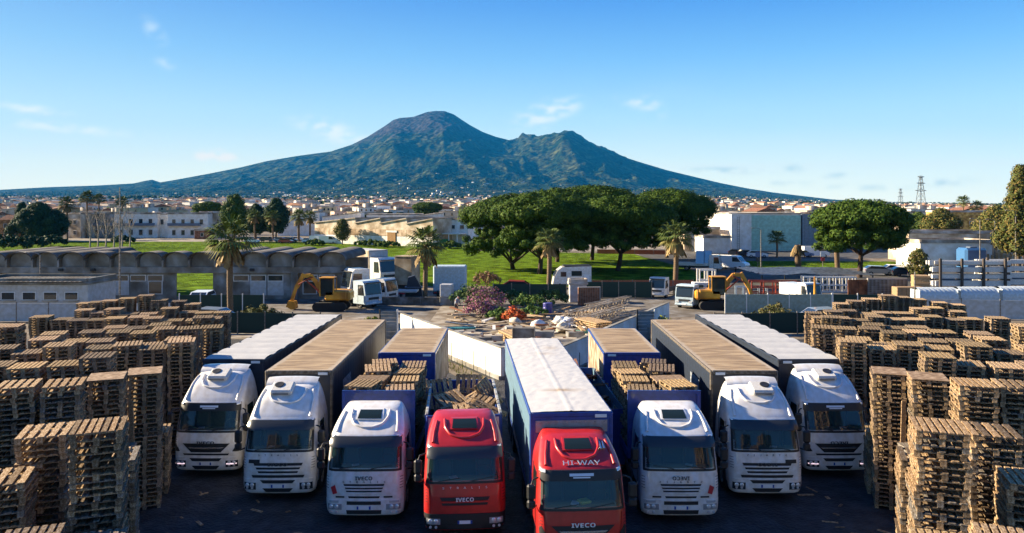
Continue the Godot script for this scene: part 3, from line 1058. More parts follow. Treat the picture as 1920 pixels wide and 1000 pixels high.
		var fr := on_cab(t, "roof_hatch_frame", [Vector2(hx - 0.45, hy - 0.15), Vector2(hx + 0.45, hy - 0.15), Vector2(hx + 0.41, hy + 0.07), Vector2(hx - 0.41, hy + 0.07)], 0.075, M.hatch_rim if not red else paint, 10, 5)
		on_cab(fr, "roof_hatch_glass", [Vector2(hx - 0.39, hy - 0.125), Vector2(hx + 0.39, hy - 0.125), Vector2(hx + 0.36, hy + 0.055), Vector2(hx - 0.36, hy + 0.055)], 0.10, M.windscreen, 10, 5)
	part(t, "roof_moulding", roof_bead([Vector2(-0.62, hy + 0.03), Vector2(-0.6, hy - 0.12), Vector2(-0.45, hy - 0.27), Vector2(-0.15, hy - 0.34), Vector2(0.15, hy - 0.34), Vector2(0.45, hy - 0.27), Vector2(0.6, hy - 0.12), Vector2(0.62, hy + 0.03)], 0.045), paint)
	for s in [-1.0, 1.0]:
		part(t, "roof_moulding", roof_bead([Vector2(s * 0.97, 2.8), Vector2(s * 0.94, hy - 0.25), Vector2(s * 0.86, hy - 0.02)], 0.05), paint)
		var horn := MB.new()
		if o.get("horns", false) and s > 0:
			for k in 2:
				var x := 0.66 + 0.09 * k
				horn.tube([Vector3(x, hy - 0.02, cab_z(x, hy - 0.02) + 0.05), Vector3(x, hy - 0.1, cab_z(x, hy - 0.1) + 0.09), Vector3(x, hy - 0.14, cab_z(x, hy - 0.14) + 0.1)], 0.02, 0.04, 8)
			part(t, "air_horn", horn, M.chrome)
		# door, window, handle, step
		on_side(t, "side_window", s, [Vector2(-0.86, 1.75), Vector2(-1.62, 1.75), Vector2(-1.55, 2.5), Vector2(-0.96, 2.5)], 0.008, M.windscreen)
		var door := on_side(t, "door", s, [Vector2(-0.78, 1.06), Vector2(-1.7, 1.06), Vector2(-1.7, 1.71), Vector2(-0.8, 1.71)], 0.012, paint)
		on_side(door, "door_handle", s, [Vector2(-1.46, 1.42), Vector2(-1.64, 1.42), Vector2(-1.64, 1.48), Vector2(-1.46, 1.48)], 0.03, trim)
		for zz in [-0.79, -1.71]:
			on_side(t, "door_seam", s, [Vector2(zz + 0.008, 1.06), Vector2(zz - 0.008, 1.06), Vector2(zz - 0.008, 2.56), Vector2(zz + 0.008, 2.56)], 0.014, M.trim)
		part(t, "cab_step", mbox(Vector3(s * 1.13, 0.55, -0.62), Vector3(0.2, 0.5, 0.3), 0.02), trim)
		# corner air deflector with fine louvres
		var cd := on_cab(t, "corner_deflector", [Vector2(s * 1.06, 1.1), Vector2(s * 1.225, 1.1), Vector2(s * 1.225, 1.58), Vector2(s * 1.1, 1.62)], 0.028, paint, 5, 5)
		var lv := MB.new()
		for k in 5:
			cab_patch(lv, [Vector2(s * 1.12, 1.16 + 0.085 * k), Vector2(s * 1.215, 1.16 + 0.085 * k), Vector2(s * 1.215, 1.175 + 0.085 * k), Vector2(s * 1.12, 1.175 + 0.085 * k)], 0.034, 3, 1)
		part(cd, "louvre", lv, trim)
		mirror(t, s, true)
		wheel(t, Vector3(s * 1.06, 0.5, -1.42), s)
		var guard := MB.new()
		guard.sheet(10, 1, func(i: int, j: int):
			var a := PI * i / 10.0
			return Vector3(s * (0.86 + 0.38 * j), 0.5 + 0.6 * sin(a), -1.42 + 0.62 * cos(a)), s > 0)
		part(t, "wheel_arch", guard, trim)
	front_face(t, kind, paint, red, o)

func front_face(t: Node, kind: int, paint: Material, red: bool, o: Dictionary) -> void:
	var trim: Material = M.trim
	var dark: Material = M.grille_dark
	var gap := func(w0: float, w1: float, y0: float, y1: float, off := 0.006) -> MeshInstance3D:
		return on_cab(t, "grille_opening", trap(w0, w1, y0, y1), off, dark, 12, 2)
	var slat := func(w0: float, w1: float, y0: float, y1: float, mat: Material, off := 0.03) -> MeshInstance3D:
		return on_cab(t, "grille_slat", trap(w0, w1, y0, y1), off, mat, 12, 2)
	# bonnet panel: a thin raised sheet between windscreen and grille
	on_cab(t, "bonnet_panel", [Vector2(-1.0, 1.34), Vector2(1.0, 1.34), Vector2(1.05, 1.665), Vector2(-1.05, 1.665)], 0.012, paint, 14, 4)
	if kind == 0:
		gap.call(0.55, 0.88, 0.98, 1.30, 0.010)
		slat.call(0.60, 0.68, 1.12, 1.17, M.bright_trim, 0.035)
		slat.call(0.50, 0.54, 1.02, 1.06, trim, 0.03)
		gap.call(0.82, 0.86, 0.87, 0.935, 0.008)
		for s in [-1.0, 1.0]:
			on_cab(t, "side_intake", [Vector2(s * 0.98, 1.02), Vector2(s * 1.2, 1.0), Vector2(s * 1.21, 1.22), Vector2(s * 1.15, 1.3)], 0.032, dark, 4, 4)
	elif kind == 1:
		for k in 3:
			gap.call(0.80 - 0.07 * k, 0.84 - 0.07 * k, 1.25 - 0.125 * k, 1.335 - 0.125 * k, 0.016)
			slat.call(0.82 - 0.07 * k, 0.86 - 0.07 * k, 1.20 - 0.125 * k, 1.248 - 0.125 * k, paint, 0.04)
		gap.call(0.86, 0.9, 0.84, 0.93, 0.008)
		on_cab(t, "name_badge", [Vector2(-1.0, 1.33), Vector2(-0.62, 1.33), Vector2(-0.62, 1.45), Vector2(-1.0, 1.45)], 0.022, dark, 6, 2)
	elif not red:
		for k in 3:
			gap.call(0.62 - 0.035 * k, 0.65 - 0.035 * k, 1.245 - 0.095 * k, 1.30 - 0.095 * k, 0.016)
			slat.call(0.64 - 0.035 * k, 0.67 - 0.035 * k, 1.205 - 0.095 * k, 1.243 - 0.095 * k, paint, 0.04)
		gap.call(0.48, 0.5, 0.86, 0.92, 0.008)
		for s in [-1.0, 1.0]:
			on_cab(t, "grille_opening", rect(minf(s * 0.62, s * 0.9), maxf(s * 0.62, s * 0.9), 0.87, 0.92), 0.008, dark, 4, 2)
		on_cab(t, "hazard_plate", [Vector2(-0.98, 0.98), Vector2(-0.85, 1.02), Vector2(-0.92, 1.27), Vector2(-1.05, 1.2)], 0.04, M.red_plate, 4, 4)
	else:
		gap.call(0.70, 0.76, 1.20, 1.30, 0.016)
		gap.call(0.68, 0.70, 1.06, 1.14, 0.016)
		slat.call(0.72, 0.74, 1.145, 1.195, paint, 0.04)
	# bumper
	var bump_mat: Material = trim if (red and kind == 2) else paint
	on_cab(t, "bumper", [Vector2(-1.2, 0.33), Vector2(1.2, 0.33), Vector2(1.238, 0.81), Vector2(-1.238, 0.81)], 0.03, bump_mat, 28, 5)
	on_cab(t, "bumper_intake", trap(0.50 if kind != 2 else 0.54, 0.60 if kind != 2 else 0.54, 0.66, 0.77), 0.036, dark, 12, 2)
	on_cab(t, "bumper_intake", trap(0.40 if kind != 2 else 0.54, 0.52 if kind != 2 else 0.56, 0.36, 0.49), 0.036, dark, 12, 2)
	var plate := on_cab(t, "number_plate", rect(-0.22, 0.22, 0.515, 0.615), 0.045, M.sign_white, 4, 1)
	on_cab(plate, "plate_band", rect(-0.22, -0.165, 0.515, 0.615), 0.049, M.plate_blue, 2, 1)
	on_cab(plate, "plate_band", rect(0.165, 0.22, 0.515, 0.615), 0.049, M.plate_blue, 2, 1)
	for s in [-1.0, 1.0]:
		var xa := minf(s * 0.74, s * 1.16)
		var xb := maxf(s * 0.74, s * 1.16)
		if kind == 2 and not red:
			on_cab(t, "corner_light", rect(minf(s * 0.8, s * 1.1), maxf(s * 0.8, s * 1.1), 0.72, 0.79), 0.042, M.lamp, 4, 2)
			xa = minf(s * 0.7, s * 1.15)
			xb = maxf(s * 0.7, s * 1.15)
		var hl := on_cab(t, "headlight", rect(xa, xb, 0.44 if kind != 2 else 0.5, 0.68), 0.04, M.lamp_dark if kind != 2 else M.lamp_grey, 6, 3)
		for k in 2:
			var lx: float = s * (0.87 + 0.17 * k)
			var lens := MB.new()
			var tr := Transform3D(Basis(Vector3.RIGHT, PI * 0.5), Vector3(lx, 0.6, cab_z(lx, 0.6) + 0.042))
			lens.lathe([Vector2(0.075, 0.0), Vector2(0.07, 0.022), Vector2(0.04, 0.034), Vector2(0, 0.036)], 12, tr)
			part(hl, "lens", lens, M.lamp)
			var fl := MB.new()
			var fy := 0.5 if kind != 2 else 0.42
			fl.lathe([Vector2(0.045, 0.0), Vector2(0.04, 0.02), Vector2(0, 0.026)], 10, Transform3D(Basis(Vector3.RIGHT, PI * 0.5), Vector3(lx, fy, cab_z(lx, fy) + 0.042)))
			part(hl, "fog_lens", fl, M.lamp)
		if o.get("drl", false):
			on_cab(hl, "running_light", rect(minf(s * 0.78, s * 1.13), maxf(s * 0.78, s * 1.13), 0.555, 0.585), 0.085, M.drl, 6, 1)
	# lettering
	var word := "IVECO"
	var ly: float = [1.335, 1.30, 1.49][kind]
	if red and kind == 2:
		ly = 1.245
	letters(t, word, Vector3(0, ly, cab_z(0, ly) + 0.05), 0.66 if kind != 2 else 0.54, 0.115, M.letter_dark if not red else M.bright_letter, "maker_lettering", -0.1)
	if kind > 0:
		var my: float = [0, 1.60, 1.37][kind]
		if red:
			my = 1.58
		letters(t, "STRALIS", Vector3(0, my, cab_z(0, my) + 0.02), 1.3, 0.06, M.letter_dark if not red else M.bright_letter, "model_lettering", -0.1, false, 1.0)
	if o.get("hiway", false):
		letters(t, "HI-WAY", Vector3(0.02, 2.86, cab_z(0, 2.86) + 0.05), 1.05, 0.13, M.bright_letter, "roof_lettering", -0.75, false)

func chassis(t: Node, z0: float, z1: float, axles: Array) -> void:
	var mb := MB.new()
	for s in [-1.0, 1.0]:
		mb.bx(s * 0.38 - 0.05, s * 0.38 + 0.05, 0.72, 0.98, z0, z1)
	var z := z0 - 0.6
	while z > z1:
		mb.bx(-0.34, 0.34, 0.78, 0.92, z - 0.05, z + 0.05)
		z -= 1.1
	part(t, "chassis", mb, M.trim)
	for s in [-1.0, 1.0]:
		var tank := MB.new()
		tank.cbox(Vector3(s * 0.95, 0.72, -3.25), Vector3(0.5, 0.55, 1.3), 0.1)
		part(t, "fuel_tank", tank, M.tank)
	for az in axles:
		var ax := MB.new()
		ax.tube([Vector3(-1.0, 0.5, az), Vector3(1.0, 0.5, az)], 0.08, 0.08, 8)
		part(t, "axle", ax, M.trim)
		for s in [-1.0, 1.0]:
			wheel(t, Vector3(s * 0.98, 0.5, az), s, 0.5, 0.58)

# ---------------------------------------------------------------- trailers
# roof: "ribbed", "boarded", "tarp"
func trailer(label: String, group: String, pos: Vector3, turn: float, o: Dictionary) -> Node3D:
	var t := thing(o.get("called", "semi_trailer"), label, "trailer", pos, turn, group)
	var z0: float = o.z0
	var len: float = o.len
	var z1 := z0 - len
	var y0 := 1.15
	var y1: float = o.top
	var hw := 1.275
	part(t, "front_wall", mbox(Vector3(0, (y0 + y1) * 0.5 - 0.04, z0 - 0.04), Vector3(2.46, y1 - y0 - 0.16, 0.07), 0.02), o.front)
	if o.has("plate"):
		var pl := part(t, "front_plate", mbox(Vector3(0.0, y1 - 0.42, z0 + 0.012), Vector3(2.2, 0.36, 0.03), 0.008), M.pinkish)
		for k in 8:
			part(pl, "rivet", mbox(Vector3(-1.0 + 2.0 * k / 7.0, y1 - 0.29, z0 + 0.032), Vector3(0.03, 0.03, 0.014), 0.004), M.bright_trim)
	part(t, "front_sign", mbox(Vector3(0.9, y1 - 0.12, z0 + 0.02), Vector3(0.36, 0.1, 0.02), 0.004), M.sign_white)
	part(t, "floor", mbox(Vector3(0, y0 - 0.06, (z0 + z1) * 0.5), Vector3(2.5, 0.12, len), 0.02), M.trim)
	for s in [-1.0, 1.0]:
		# curtain: fine upright pleats between the straps
		var cur := MB.new()
		var side_mat: Material = o.left if s < 0 else o.right
		var nz := int(len * 6)
		cur.sheet(nz, 3, func(i: int, j: int):
			var z := lerpf(z0 - 0.12, z1 + 0.1, float(i) / nz)
			return Vector3(s * (hw - 0.028 + 0.014 * sin(i * 2.1) * (0.4 + 0.6 * j / 3.0) + 0.01 * sin(i * 0.35)), lerpf(y0 + 0.05, y1 - 0.12, j / 3.0), z), s < 0)
		part(t, "curtain_side", cur, side_mat)
		part(t, "side_rail", mbox(Vector3(s * (hw - 0.03), y0 - 0.02, (z0 + z1) * 0.5), Vector3(0.06, 0.16, len), 0.015), o.rail)
		part(t, "roof_rail", mbox(Vector3(s * (hw - 0.03), y1 - 0.07, (z0 + z1) * 0.5), Vector3(0.07, 0.12, len), 0.02), o.rail)
		var st := MB.new()
		var z := z0 - 0.5
		while z > z1 + 0.3:
			st.bx(s * (hw + 0.002) - 0.004, s * (hw + 0.002) + 0.004, y0 - 0.1, y0 + 0.35, z - 0.025, z + 0.025)
			z -= 0.62
		part(t, "buckle_strap", st, M.trim)
		part(t, "corner_post", mbox(Vector3(s * (hw - 0.06), (y0 + y1) * 0.5, z0 - 0.05), Vector3(0.12, y1 - y0 - 0.02, 0.12), 0.03), o.rail)
		part(t, "corner_post", mbox(Vector3(s * (hw - 0.06), (y0 + y1) * 0.5, z1 + 0.05), Vector3(0.12, y1 - y0 - 0.02, 0.12), 0.03), o.rail)
		part(t, "rear_door", mbox(Vector3(s * 0.585, (y0 + y1) * 0.5, z1 + 0.02), Vector3(1.15, y1 - y0 - 0.12, 0.05), 0.01), M.door_grey)
		if o.has("mark"):
			part(cur_last(t), "side_marking", mbox(Vector3(s * (hw + 0.006), y1 - 1.0, z0 - 2.6), Vector3(0.006, 0.5, 1.6)), M.mark_pale)
	part(t, "front_rail", mbox(Vector3(0, y1 - 0.07, z0 - 0.02), Vector3(2.4, 0.14, 0.08), 0.02), o.rail)
	part(t, "rear_rail", mbox(Vector3(0, y1 - 0.07, z1 + 0.03), Vector3(2.4, 0.14, 0.08), 0.02), o.rail)
	# roof sheet
	var rf := MB.new()
	rf.use_col = true
	var cn := FastNoiseLite.new()
	cn.seed = int(o.get("seed", 1))
	cn.frequency = 0.9
	cn.fractal_octaves = 4
	var kind: String = o.roof
	var nx := 32
	var ny := int(len * 11)
	var surf := func(i: int, j: int) -> Vector3:
		var x := lerpf(-hw + 0.05, hw - 0.05, float(i) / nx)
		var z := lerpf(z0 - 0.03, z1 + 0.05, float(j) / ny)
		var h := 0.0
		if kind == "ribbed":
			var ph := fposmod((z0 - z) / 1.34, 1.0)
			h = 0.085 * pow(sin(PI * ph), 0.55) - 0.05 + cn.get_noise_2d(x * 1.0, z * 1.0) * 0.012
		elif kind == "tarp":
			var ridges := absf(cn.get_noise_2d(x * 1.3, z * 0.8 + x * 0.6))
			h = -0.02 * ridges + 0.01 + cn.get_noise_2d(x * 1.6, z * 1.0) * 0.005 + 0.004 * sin(z * TAU / 0.6) + 0.03 * (1.0 - x * x / 1.6)
			h += 0.02 * exp(-pow((x - 0.0) / 0.03, 2.0))
		else:
			h = cn.get_noise_2d(x * 0.7, z * 0.7) * 0.012
		return Vector3(x, y1 - 0.005 + h, z)
	var pts := []
	for j in ny + 1:
		var row := PackedVector3Array()
		for i in nx + 1:
			row.append(surf.call(i, j))
		pts.append(row)
	var start := rf.v.size()
	rf.sheet(nx, ny, func(i: int, j: int): return pts[j][i], true)
	for q in range(start, rf.v.size()):
		var p := rf.v[q]
		rf.c[q] = roof_tint(kind, p, z0, z1, cn)
	part(t, "roof", rf, M.roof_sheet)
	# running gear
	var ch := MB.new()
	for s in [-1.0, 1.0]:
		ch.bx(s * 0.5 - 0.06, s * 0.5 + 0.06, 0.82, 1.08, z0 - 0.4, z1 + 0.2)
	part(t, "frame_beam", ch, M.trim)
	for az in o.axles:
		var ax := MB.new()
		ax.tube([Vector3(-1.0, 0.5, az), Vector3(1.0, 0.5, az)], 0.08, 0.08, 8)
		part(t, "axle", ax, M.trim)
		for s in [-1.0, 1.0]:
			wheel(t, Vector3(s * 1.05, 0.5, az), s, 0.5, 0.38)
	if o.get("legs", true):
		for s in [-1.0, 1.0]:
			part(t, "landing_leg", mbox(Vector3(s * 0.8, 0.68, z0 - 3.9), Vector3(0.14, 0.8, 0.14), 0.02), M.trim)
	else:
		var db := MB.new()
		db.bar(Vector3(0, 0.8, z0 - 0.2), Vector3(0, 0.75, z0 + 1.2), 0.16, 0.14)
		part(t, "drawbar", db, M.trim)
	part(t, "underrun_bar", mbox(Vector3(0, 0.6, z1 + 0.15), Vector3(2.4, 0.14, 0.1), 0.02), M.trim)
	return t

func cur_last(t: Node) -> Node:
	var k: Node = t
	for c in t.get_children():
		if String(c.name).begins_with("curtain_side"):
			k = c
	return k

func roof_tint(kind: String, p: Vector3, z0: float, z1: float, cn: FastNoiseLite) -> Color:
	var a := cn.get_noise_2d(p.x * 1.2, p.z * 1.2) * 0.5 + 0.5
	var b := cn.get_noise_2d(p.x * 0.5 + 40.0, p.z * 3.2) * 0.5 + 0.5
	if kind == "ribbed":
		return Color(0.50, 0.51, 0.52).lerp(Color(0.62, 0.62, 0.61), a)
	if kind == "tarp":
		var c := Color(0.66, 0.66, 0.66).lerp(Color(0.69, 0.69, 0.68), a)
		# rust-brown water stains
		var s1 := exp(-pow((p.x - 0.05 + 0.3 * (a - 0.5)) / 0.55, 2.0) - pow((p.z - (z0 - 2.75)) / (0.16 + 0.1 * b), 2.0))
		var s2 := 0.5 * exp(-pow((p.x - 0.6) / 0.3, 2.0) - pow((p.z - (z1 + 2.6)) / 0.5, 2.0)) + 0.4 * exp(-pow((p.x - 0.2) / 0.4, 2.0) - pow((p.z - (z1 + 4.0)) / 0.3, 2.0))
		var q := clampf((s1 * 1.0 + s2) * (0.35 + 1.1 * b), 0, 1)
		return c.lerp(Color(0.42, 0.27, 0.12), q * 0.85)
	# boarded: weathered brown sheet with a paler margin and boards across
	var across := fposmod((z0 - p.z) / 1.25, 1.0)
	var c2 := Color(0.25, 0.165, 0.085).lerp(Color(0.52, 0.38, 0.22), smoothstep(0.3, 0.72, b))
	c2 = c2.lerp(Color(0.36, 0.25, 0.14), a * 0.35)
	var edge := minf(1.24 - absf(p.x), minf(z0 - p.z, p.z - z1))
	if edge < 0.17 + 0.04 * (b - 0.5):
		c2 = Color(0.56, 0.46, 0.34).lerp(Color(0.42, 0.34, 0.24), b)
	elif across < 0.03:
		c2 *= 0.85
	return c2

func tractor(label: String, pos: Vector3, turn: float, kind: int, paint: Material, o: Dictionary) -> Node3D:
	var t := thing("lorry", label, "lorry", pos, turn, o.get("group", "lorries parked in a row"))
	cab(t, kind, paint, o)
	chassis(t, -0.9, o.get("chassis_end", -6.1), o.get("axles", [-5.0]))
	if not o.has("body"):
		part(t, "fifth_wheel", mbox(Vector3(0, 1.02, -5.0), Vector3(0.9, 0.08, 0.9), 0.03), M.trim)
	return t

func build_trucks() -> void:
	var W: Material = M.white_paint
	var R: Material = M.red_paint
	var semi := [-11.2, -12.5, -13.8]
	# outer left
	var p1 := Vector3(-11.35, 0, -28.5)
	tractor("white lorry with lit running lights beside tall pallet stacks, lettering not mirrored", p1, -0.014, 0, W, {"high": true, "ac": true, "drl": true, "banner": true})
	trailer("navy trailer with ribbed pale grey roof beside pallets, thin shadows across it", "", p1, -0.014, {"z0": -2.75, "len": 13.4, "top": 3.9, "front": M.navy_curtain, "left": M.navy_curtain, "right": M.navy_curtain, "rail": M.navy_curtain, "roof": "ribbed", "axles": semi, "seed": 3})
	var p2 := Vector3(-7.98, 0, -26.2)
	tractor("white slatted-grille lorry with roof air conditioner and brown-roofed trailer, lettering not mirrored", p2, 0.014, 1, W, {"high": true, "ac": true, "ac_x": -0.2})
	trailer("navy trailer with boarded brown weathered roof behind the unmirrored white lorry", "", p2, 0.014, {"z0": -2.75, "len": 13.4, "top": 3.92, "front": M.navy_curtain, "left": M.navy_curtain, "right": M.navy_curtain, "rail": M.grey_rail, "roof": "boarded", "axles": semi, "mark": true, "seed": 5})
	var p3 := Vector3(-4.68, 0, -24.3)
	flatbed("white lorry with blue headboard and pallet load, lettering not mirrored", p3, 0.004, W, 1.0)
	trailer("short blue trailer with beige side and brown roof beside the sunlit white wall", "", p3, 0.0, {"called": "box_trailer", "z0": -9.9, "len": 7.0, "top": 3.62, "front": M.blue_paint, "left": M.navy_curtain, "right": M.beige_curtain, "rail": M.blue_paint, "roof": "boarded", "axles": [-11.6, -15.2], "legs": false, "seed": 7})
	red_open_lorry(Vector3(-1.42, 0, -23.2), 0.075)
	var p5 := Vector3(1.96, 0, -21.1)
	tractor("red lorry with large silver roof lettering and open black roof hatch", p5, 0.066, 0, R, {"red": true, "banner": true, "hiway": true, "vest": true, "horns": true})
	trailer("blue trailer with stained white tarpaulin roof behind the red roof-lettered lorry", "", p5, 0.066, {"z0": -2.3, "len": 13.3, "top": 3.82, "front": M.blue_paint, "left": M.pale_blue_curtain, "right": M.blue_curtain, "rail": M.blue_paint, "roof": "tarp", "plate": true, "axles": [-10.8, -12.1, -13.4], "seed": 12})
	# the right-hand lorries are mirror images, lettering included
	var m6 := flatbed("white lorry with blue headboard and pallet load, mirrored lettering", Vector3(5.34, 0, -24.3), -0.004, W, -1.0)
	flip(m6)
	flip(trailer("short blue trailer with beige side and brown roof beside the shaded white wall", "", Vector3(5.34, 0, -24.3), 0.0, {"called": "box_trailer", "z0": -9.9, "len": 7.0, "top": 3.62, "front": M.blue_paint, "left": M.navy_curtain, "right": M.beige_curtain, "rail": M.blue_paint, "roof": "boarded", "axles": [-11.6, -15.2], "legs": false, "seed": 7}))
	var p7 := Vector3(8.7, 0, -26.2)
	flip(tractor("white slatted-grille lorry with roof air conditioner and mirrored lettering", p7, -0.014, 1, W, {"high": true, "ac": true, "ac_x": -0.2}))
	flip(trailer("navy trailer with boarded brown weathered roof behind the mirrored white lorry", "", p7, -0.014, {"z0": -2.75, "len": 13.4, "top": 3.92, "front": M.navy_curtain, "left": M.navy_curtain, "right": M.navy_curtain, "rail": M.grey_rail, "roof": "boarded", "axles": semi, "mark": true, "seed": 5}))
	var p8 := Vector3(12.12, 0, -28.5)
	flip(tractor("white lorry with lit running lights and mirrored lettering beside tall pallet stacks", p8, 0.014, 0, W, {"high": true, "ac": true, "drl": true, "banner": true}))
	flip(trailer("navy trailer with ribbed pale grey roof behind the mirrored lorry by pallets", "", p8, 0.014, {"z0": -2.75, "len": 13.4, "top": 3.9, "front": M.navy_curtain, "left": M.navy_curtain, "right": M.navy_curtain, "rail": M.navy_curtain, "roof": "ribbed", "axles": semi, "seed": 3}))

func flip(o: Node3D) -> void:
	o.scale = Vector3(-1, 1, 1)

# rigid lorry with a blue headboard and a flat body; the pallets on it are things of their own
func flatbed(label: String, pos: Vector3, turn: float, paint: Material, hand: float) -> Node3D:
	var t := tractor(label, pos, turn, 2, paint, {"body": true, "chassis_end": -9.2, "axles": [-6.4, -7.7]})
	part(t, "bed", mbox(Vector3(0, 1.14, -6.05), Vector3(2.5, 0.16, 6.5), 0.02), M.trim)
	var hb := part(t, "headboard", mbox(Vector3(0, 2.38, -2.82), Vector3(2.56, 2.3, 0.06), 0.015), M.blue_paint)
	var fr := MB.new()
	for s in [-1.0, 1.0]:
		fr.bx(s * 1.22 - 0.06, s * 1.22 + 0.06, 1.24, 3.62, -2.79, -2.72)
	fr.bx(-1.16, 1.16, 3.5, 3.62, -2.79, -2.725)
	part(hb, "headboard_frame", fr, M.blue_paint)
	for s in [-1.0, 1.0]:
		part(t, "bed_side", mbox(Vector3(s * 1.25, 1.3, -6.1), Vector3(0.05, 0.3, 6.3), 0.012), M.blue_paint)
	var inv := Transform3D(Basis(Vector3.UP, turn).scaled(Vector3(hand, 1, 1)), pos)
	heap_pallets(inv, hand)
	return t

func heap_pallets(tr: Transform3D, hand: float) -> void:
	var r := RandomNumberGenerator.new()
	r.seed = 77
	var side := "unmirrored" if hand > 0 else "mirrored"
	for col in [[-0.62, -3.55, 17], [0.58, -3.5, 16], [-0.6, -4.9, 16], [0.62, -4.85, 16], [-0.58, -6.25, 17], [0.6, -6.2, 16], [-0.55, -7.6, 17], [0.6, -7.6, 16]]:
		for k in int(col[2]):
			var y: float = 1.225 + 0.1445 * k
			var sl: float = 0.04 if k < int(col[2]) - 2 else 0.12
			var p := Vector3(col[0] + r.randf_range(-sl, sl) * 0.6, y, col[1] + r.randf_range(-sl, sl))
			var yaw := r.randf_range(-0.05, 0.05) if k < int(col[2]) - 2 else r.randf_range(-0.22, 0.22)
			var tilt := 0.0
			if k == int(col[2]) - 1:
				y += 0.05
				p.y += 0.03
				tilt = r.randf_range(-0.05, 0.05)
			queue_pallet(tr * p, yaw * hand + tr.basis.get_euler().y * 0.0 + (PI * 0.5 if r.randf() < 0.25 else 0.0), tilt, "loaded on the %s white lorry behind its blue headboard" % side, k >= int(col[2]) - 2, k == int(col[2]) - 1)

func red_open_lorry(pos: Vector3, turn: float) -> void:
	var t := tractor("red lorry with black bumper and open blue body full of broken pallets", pos, turn, 2, M.red_paint, {"red": true, "banner": true, "body": true, "chassis_end": -8.2, "axles": [-6.6]})
	part(t, "bed", mbox(Vector3(0, 1.14, -5.3), Vector3(2.5, 0.16, 5.3), 0.02), M.trim)
	var hb := part(t, "headboard", mbox(Vector3(0, 2.15, -2.66), Vector3(2.5, 1.86, 0.08), 0.02), M.blue_paint)
	for s in [-1.0, 1.0]:
		part(hb, "headboard_sign", mbox(Vector3(s * 0.95, 2.86, -2.61), Vector3(0.46, 0.3, 0.012)), M.sign_grey)
	var tg := part(t, "tailgate", mbox(Vector3(0, 2.15, -7.98), Vector3(2.5, 1.86, 0.08), 0.02), M.blue_paint)
	for s in [-1.0, 1.0]:
		var side := part(t, "body_side", mbox(Vector3(s * 1.24, 2.15, -5.32), Vector3(0.05, 1.86, 5.2), 0.012), M.blue_paint)
		for k in 5:
			part(side, "side_post", mbox(Vector3(s * 1.275, 2.15, -2.9 - 1.2 * k), Vector3(0.06, 1.86, 0.1), 0.01), M.blue_paint)
		part(side, "top_rail", mbox(Vector3(s * 1.24, 3.1, -5.32), Vector3(0.1, 0.06, 5.2), 0.015), M.pale_side)
	# scrap timber thrown into the body: each piece a thing
	var tr := Transform3D(Basis(Vector3.UP, turn), pos)
	var r := RandomNumberGenerator.new()
	r.seed = 5
	# heap underneath so that pieces rest on something: stacked broken pallets
	for k in 8:
		for c in [[-0.6, -3.6], [0.58, -3.6], [-0.6, -4.9], [0.6, -4.9], [-0.58, -6.2], [0.6, -6.2], [0.0, -7.3]]:
			if k > 5 and c[1] > -4.0:
				continue
			queue_pallet(tr * Vector3(c[0], 1.225 + 0.1445 * k, c[1]), turn, 0.0, "buried in the open body of the red lorry", false)
	for k in 34:
		var l := r.randf_range(0.7, 1.5)
		var p := Vector3(r.randf_range(-0.75, 0.75), 2.55 + 0.55 * r.randf() * r.randf() + (0.18 if k > 18 else 0.0), r.randf_range(-3.4, -7.2))
		var mb := MB.new()
		mb.box(Vector3.ZERO, Vector3(r.randf_range(0.08, 0.16), 0.024, l))
		var o := solo("broken_board", mb, [M.wood0, M.wood1, M.wood2, M.wood0][k % 4], "splintered pallet board thrown on the heap in the red open-bodied lorry", "board", tr * p, 0.0, "broken boards in the red lorry's open body")
		o.rotation = Vector3(r.randf_range(-0.5, 0.5), r.randf_range(-1.6, 1.6), r.randf_range(-0.4, 0.4))
	for c in [[-0.85, -6.6, 0.35, 0.9], [0.25, -7.3, -0.1, 1.1], [0.95, -6.4, 1.45, 0.95], [-0.35, -5.2, 0.7, 0.35], [0.55, -4.6, -0.5, 0.3], [0.2, -3.6, 0.2, 0.2], [0.75, -3.5, 1.2, 0.3]]:
		var q := tr * Vector3(c[0], 2.82, c[1])
		var o := pallet_thing("upright or tilted broken pallet in the red lorry's open body", "broken pallets in the red lorry")
		o.position = q
		o.rotation = Vector3(c[3], c[2], 0.2 * c[2])
	var sack := MB.new()
	var nz := FastNoiseLite.new()
	nz.frequency = 1.4
	sack.sheet(14, 10, func(i: int, j: int):
		var a := TAU * i / 14.0
		var b := PI * j / 10.0
		var d := Vector3(sin(b) * cos(a), cos(b), sin(b) * sin(a))
		return d * Vector3(0.36, 0.24, 0.3) * (1.0 + 0.5 * nz.get_noise_3dv(d * 1.6)))
	solo("plastic_sack", sack, M.sack, "crumpled pale plastic sack in the red lorry's open body", "sack", tr * Vector3(-0.78, 2.62, -3.2))

# ---------------------------------------------------------------- pallets
const PW := 1.0
const PL := 1.2
const PH := 0.1445
var pallet_queue: Array = []
var pallet_mesh := {}
var pallet_proto := {}

func pallet_shapes(boards: int) -> Dictionary:
	var d := {}
	var bw := 0.135 if boards <= 5 else 0.1
	var b := MB.new()
	b.box(Vector3.ZERO, Vector3(bw, 0.022, PL))
	d.board = b.mesh()
	b = MB.new()
	b.box(Vector3.ZERO, Vector3(PW, 0.022, 0.12))
	d.stringer = b.mesh()
	b = MB.new()
	b.box(Vector3.ZERO, Vector3(0.12, 0.078, 0.13))
	d.block = b.mesh()
	b = MB.new()
	b.box(Vector3.ZERO, Vector3(0.11, 0.021, PL))
	d.base_board = b.mesh()
	d.xs = []
	for i in boards:
		d.xs.append(-PW * 0.5 + bw * 0.5 + (PW - bw) * i / (boards - 1.0))
	return d

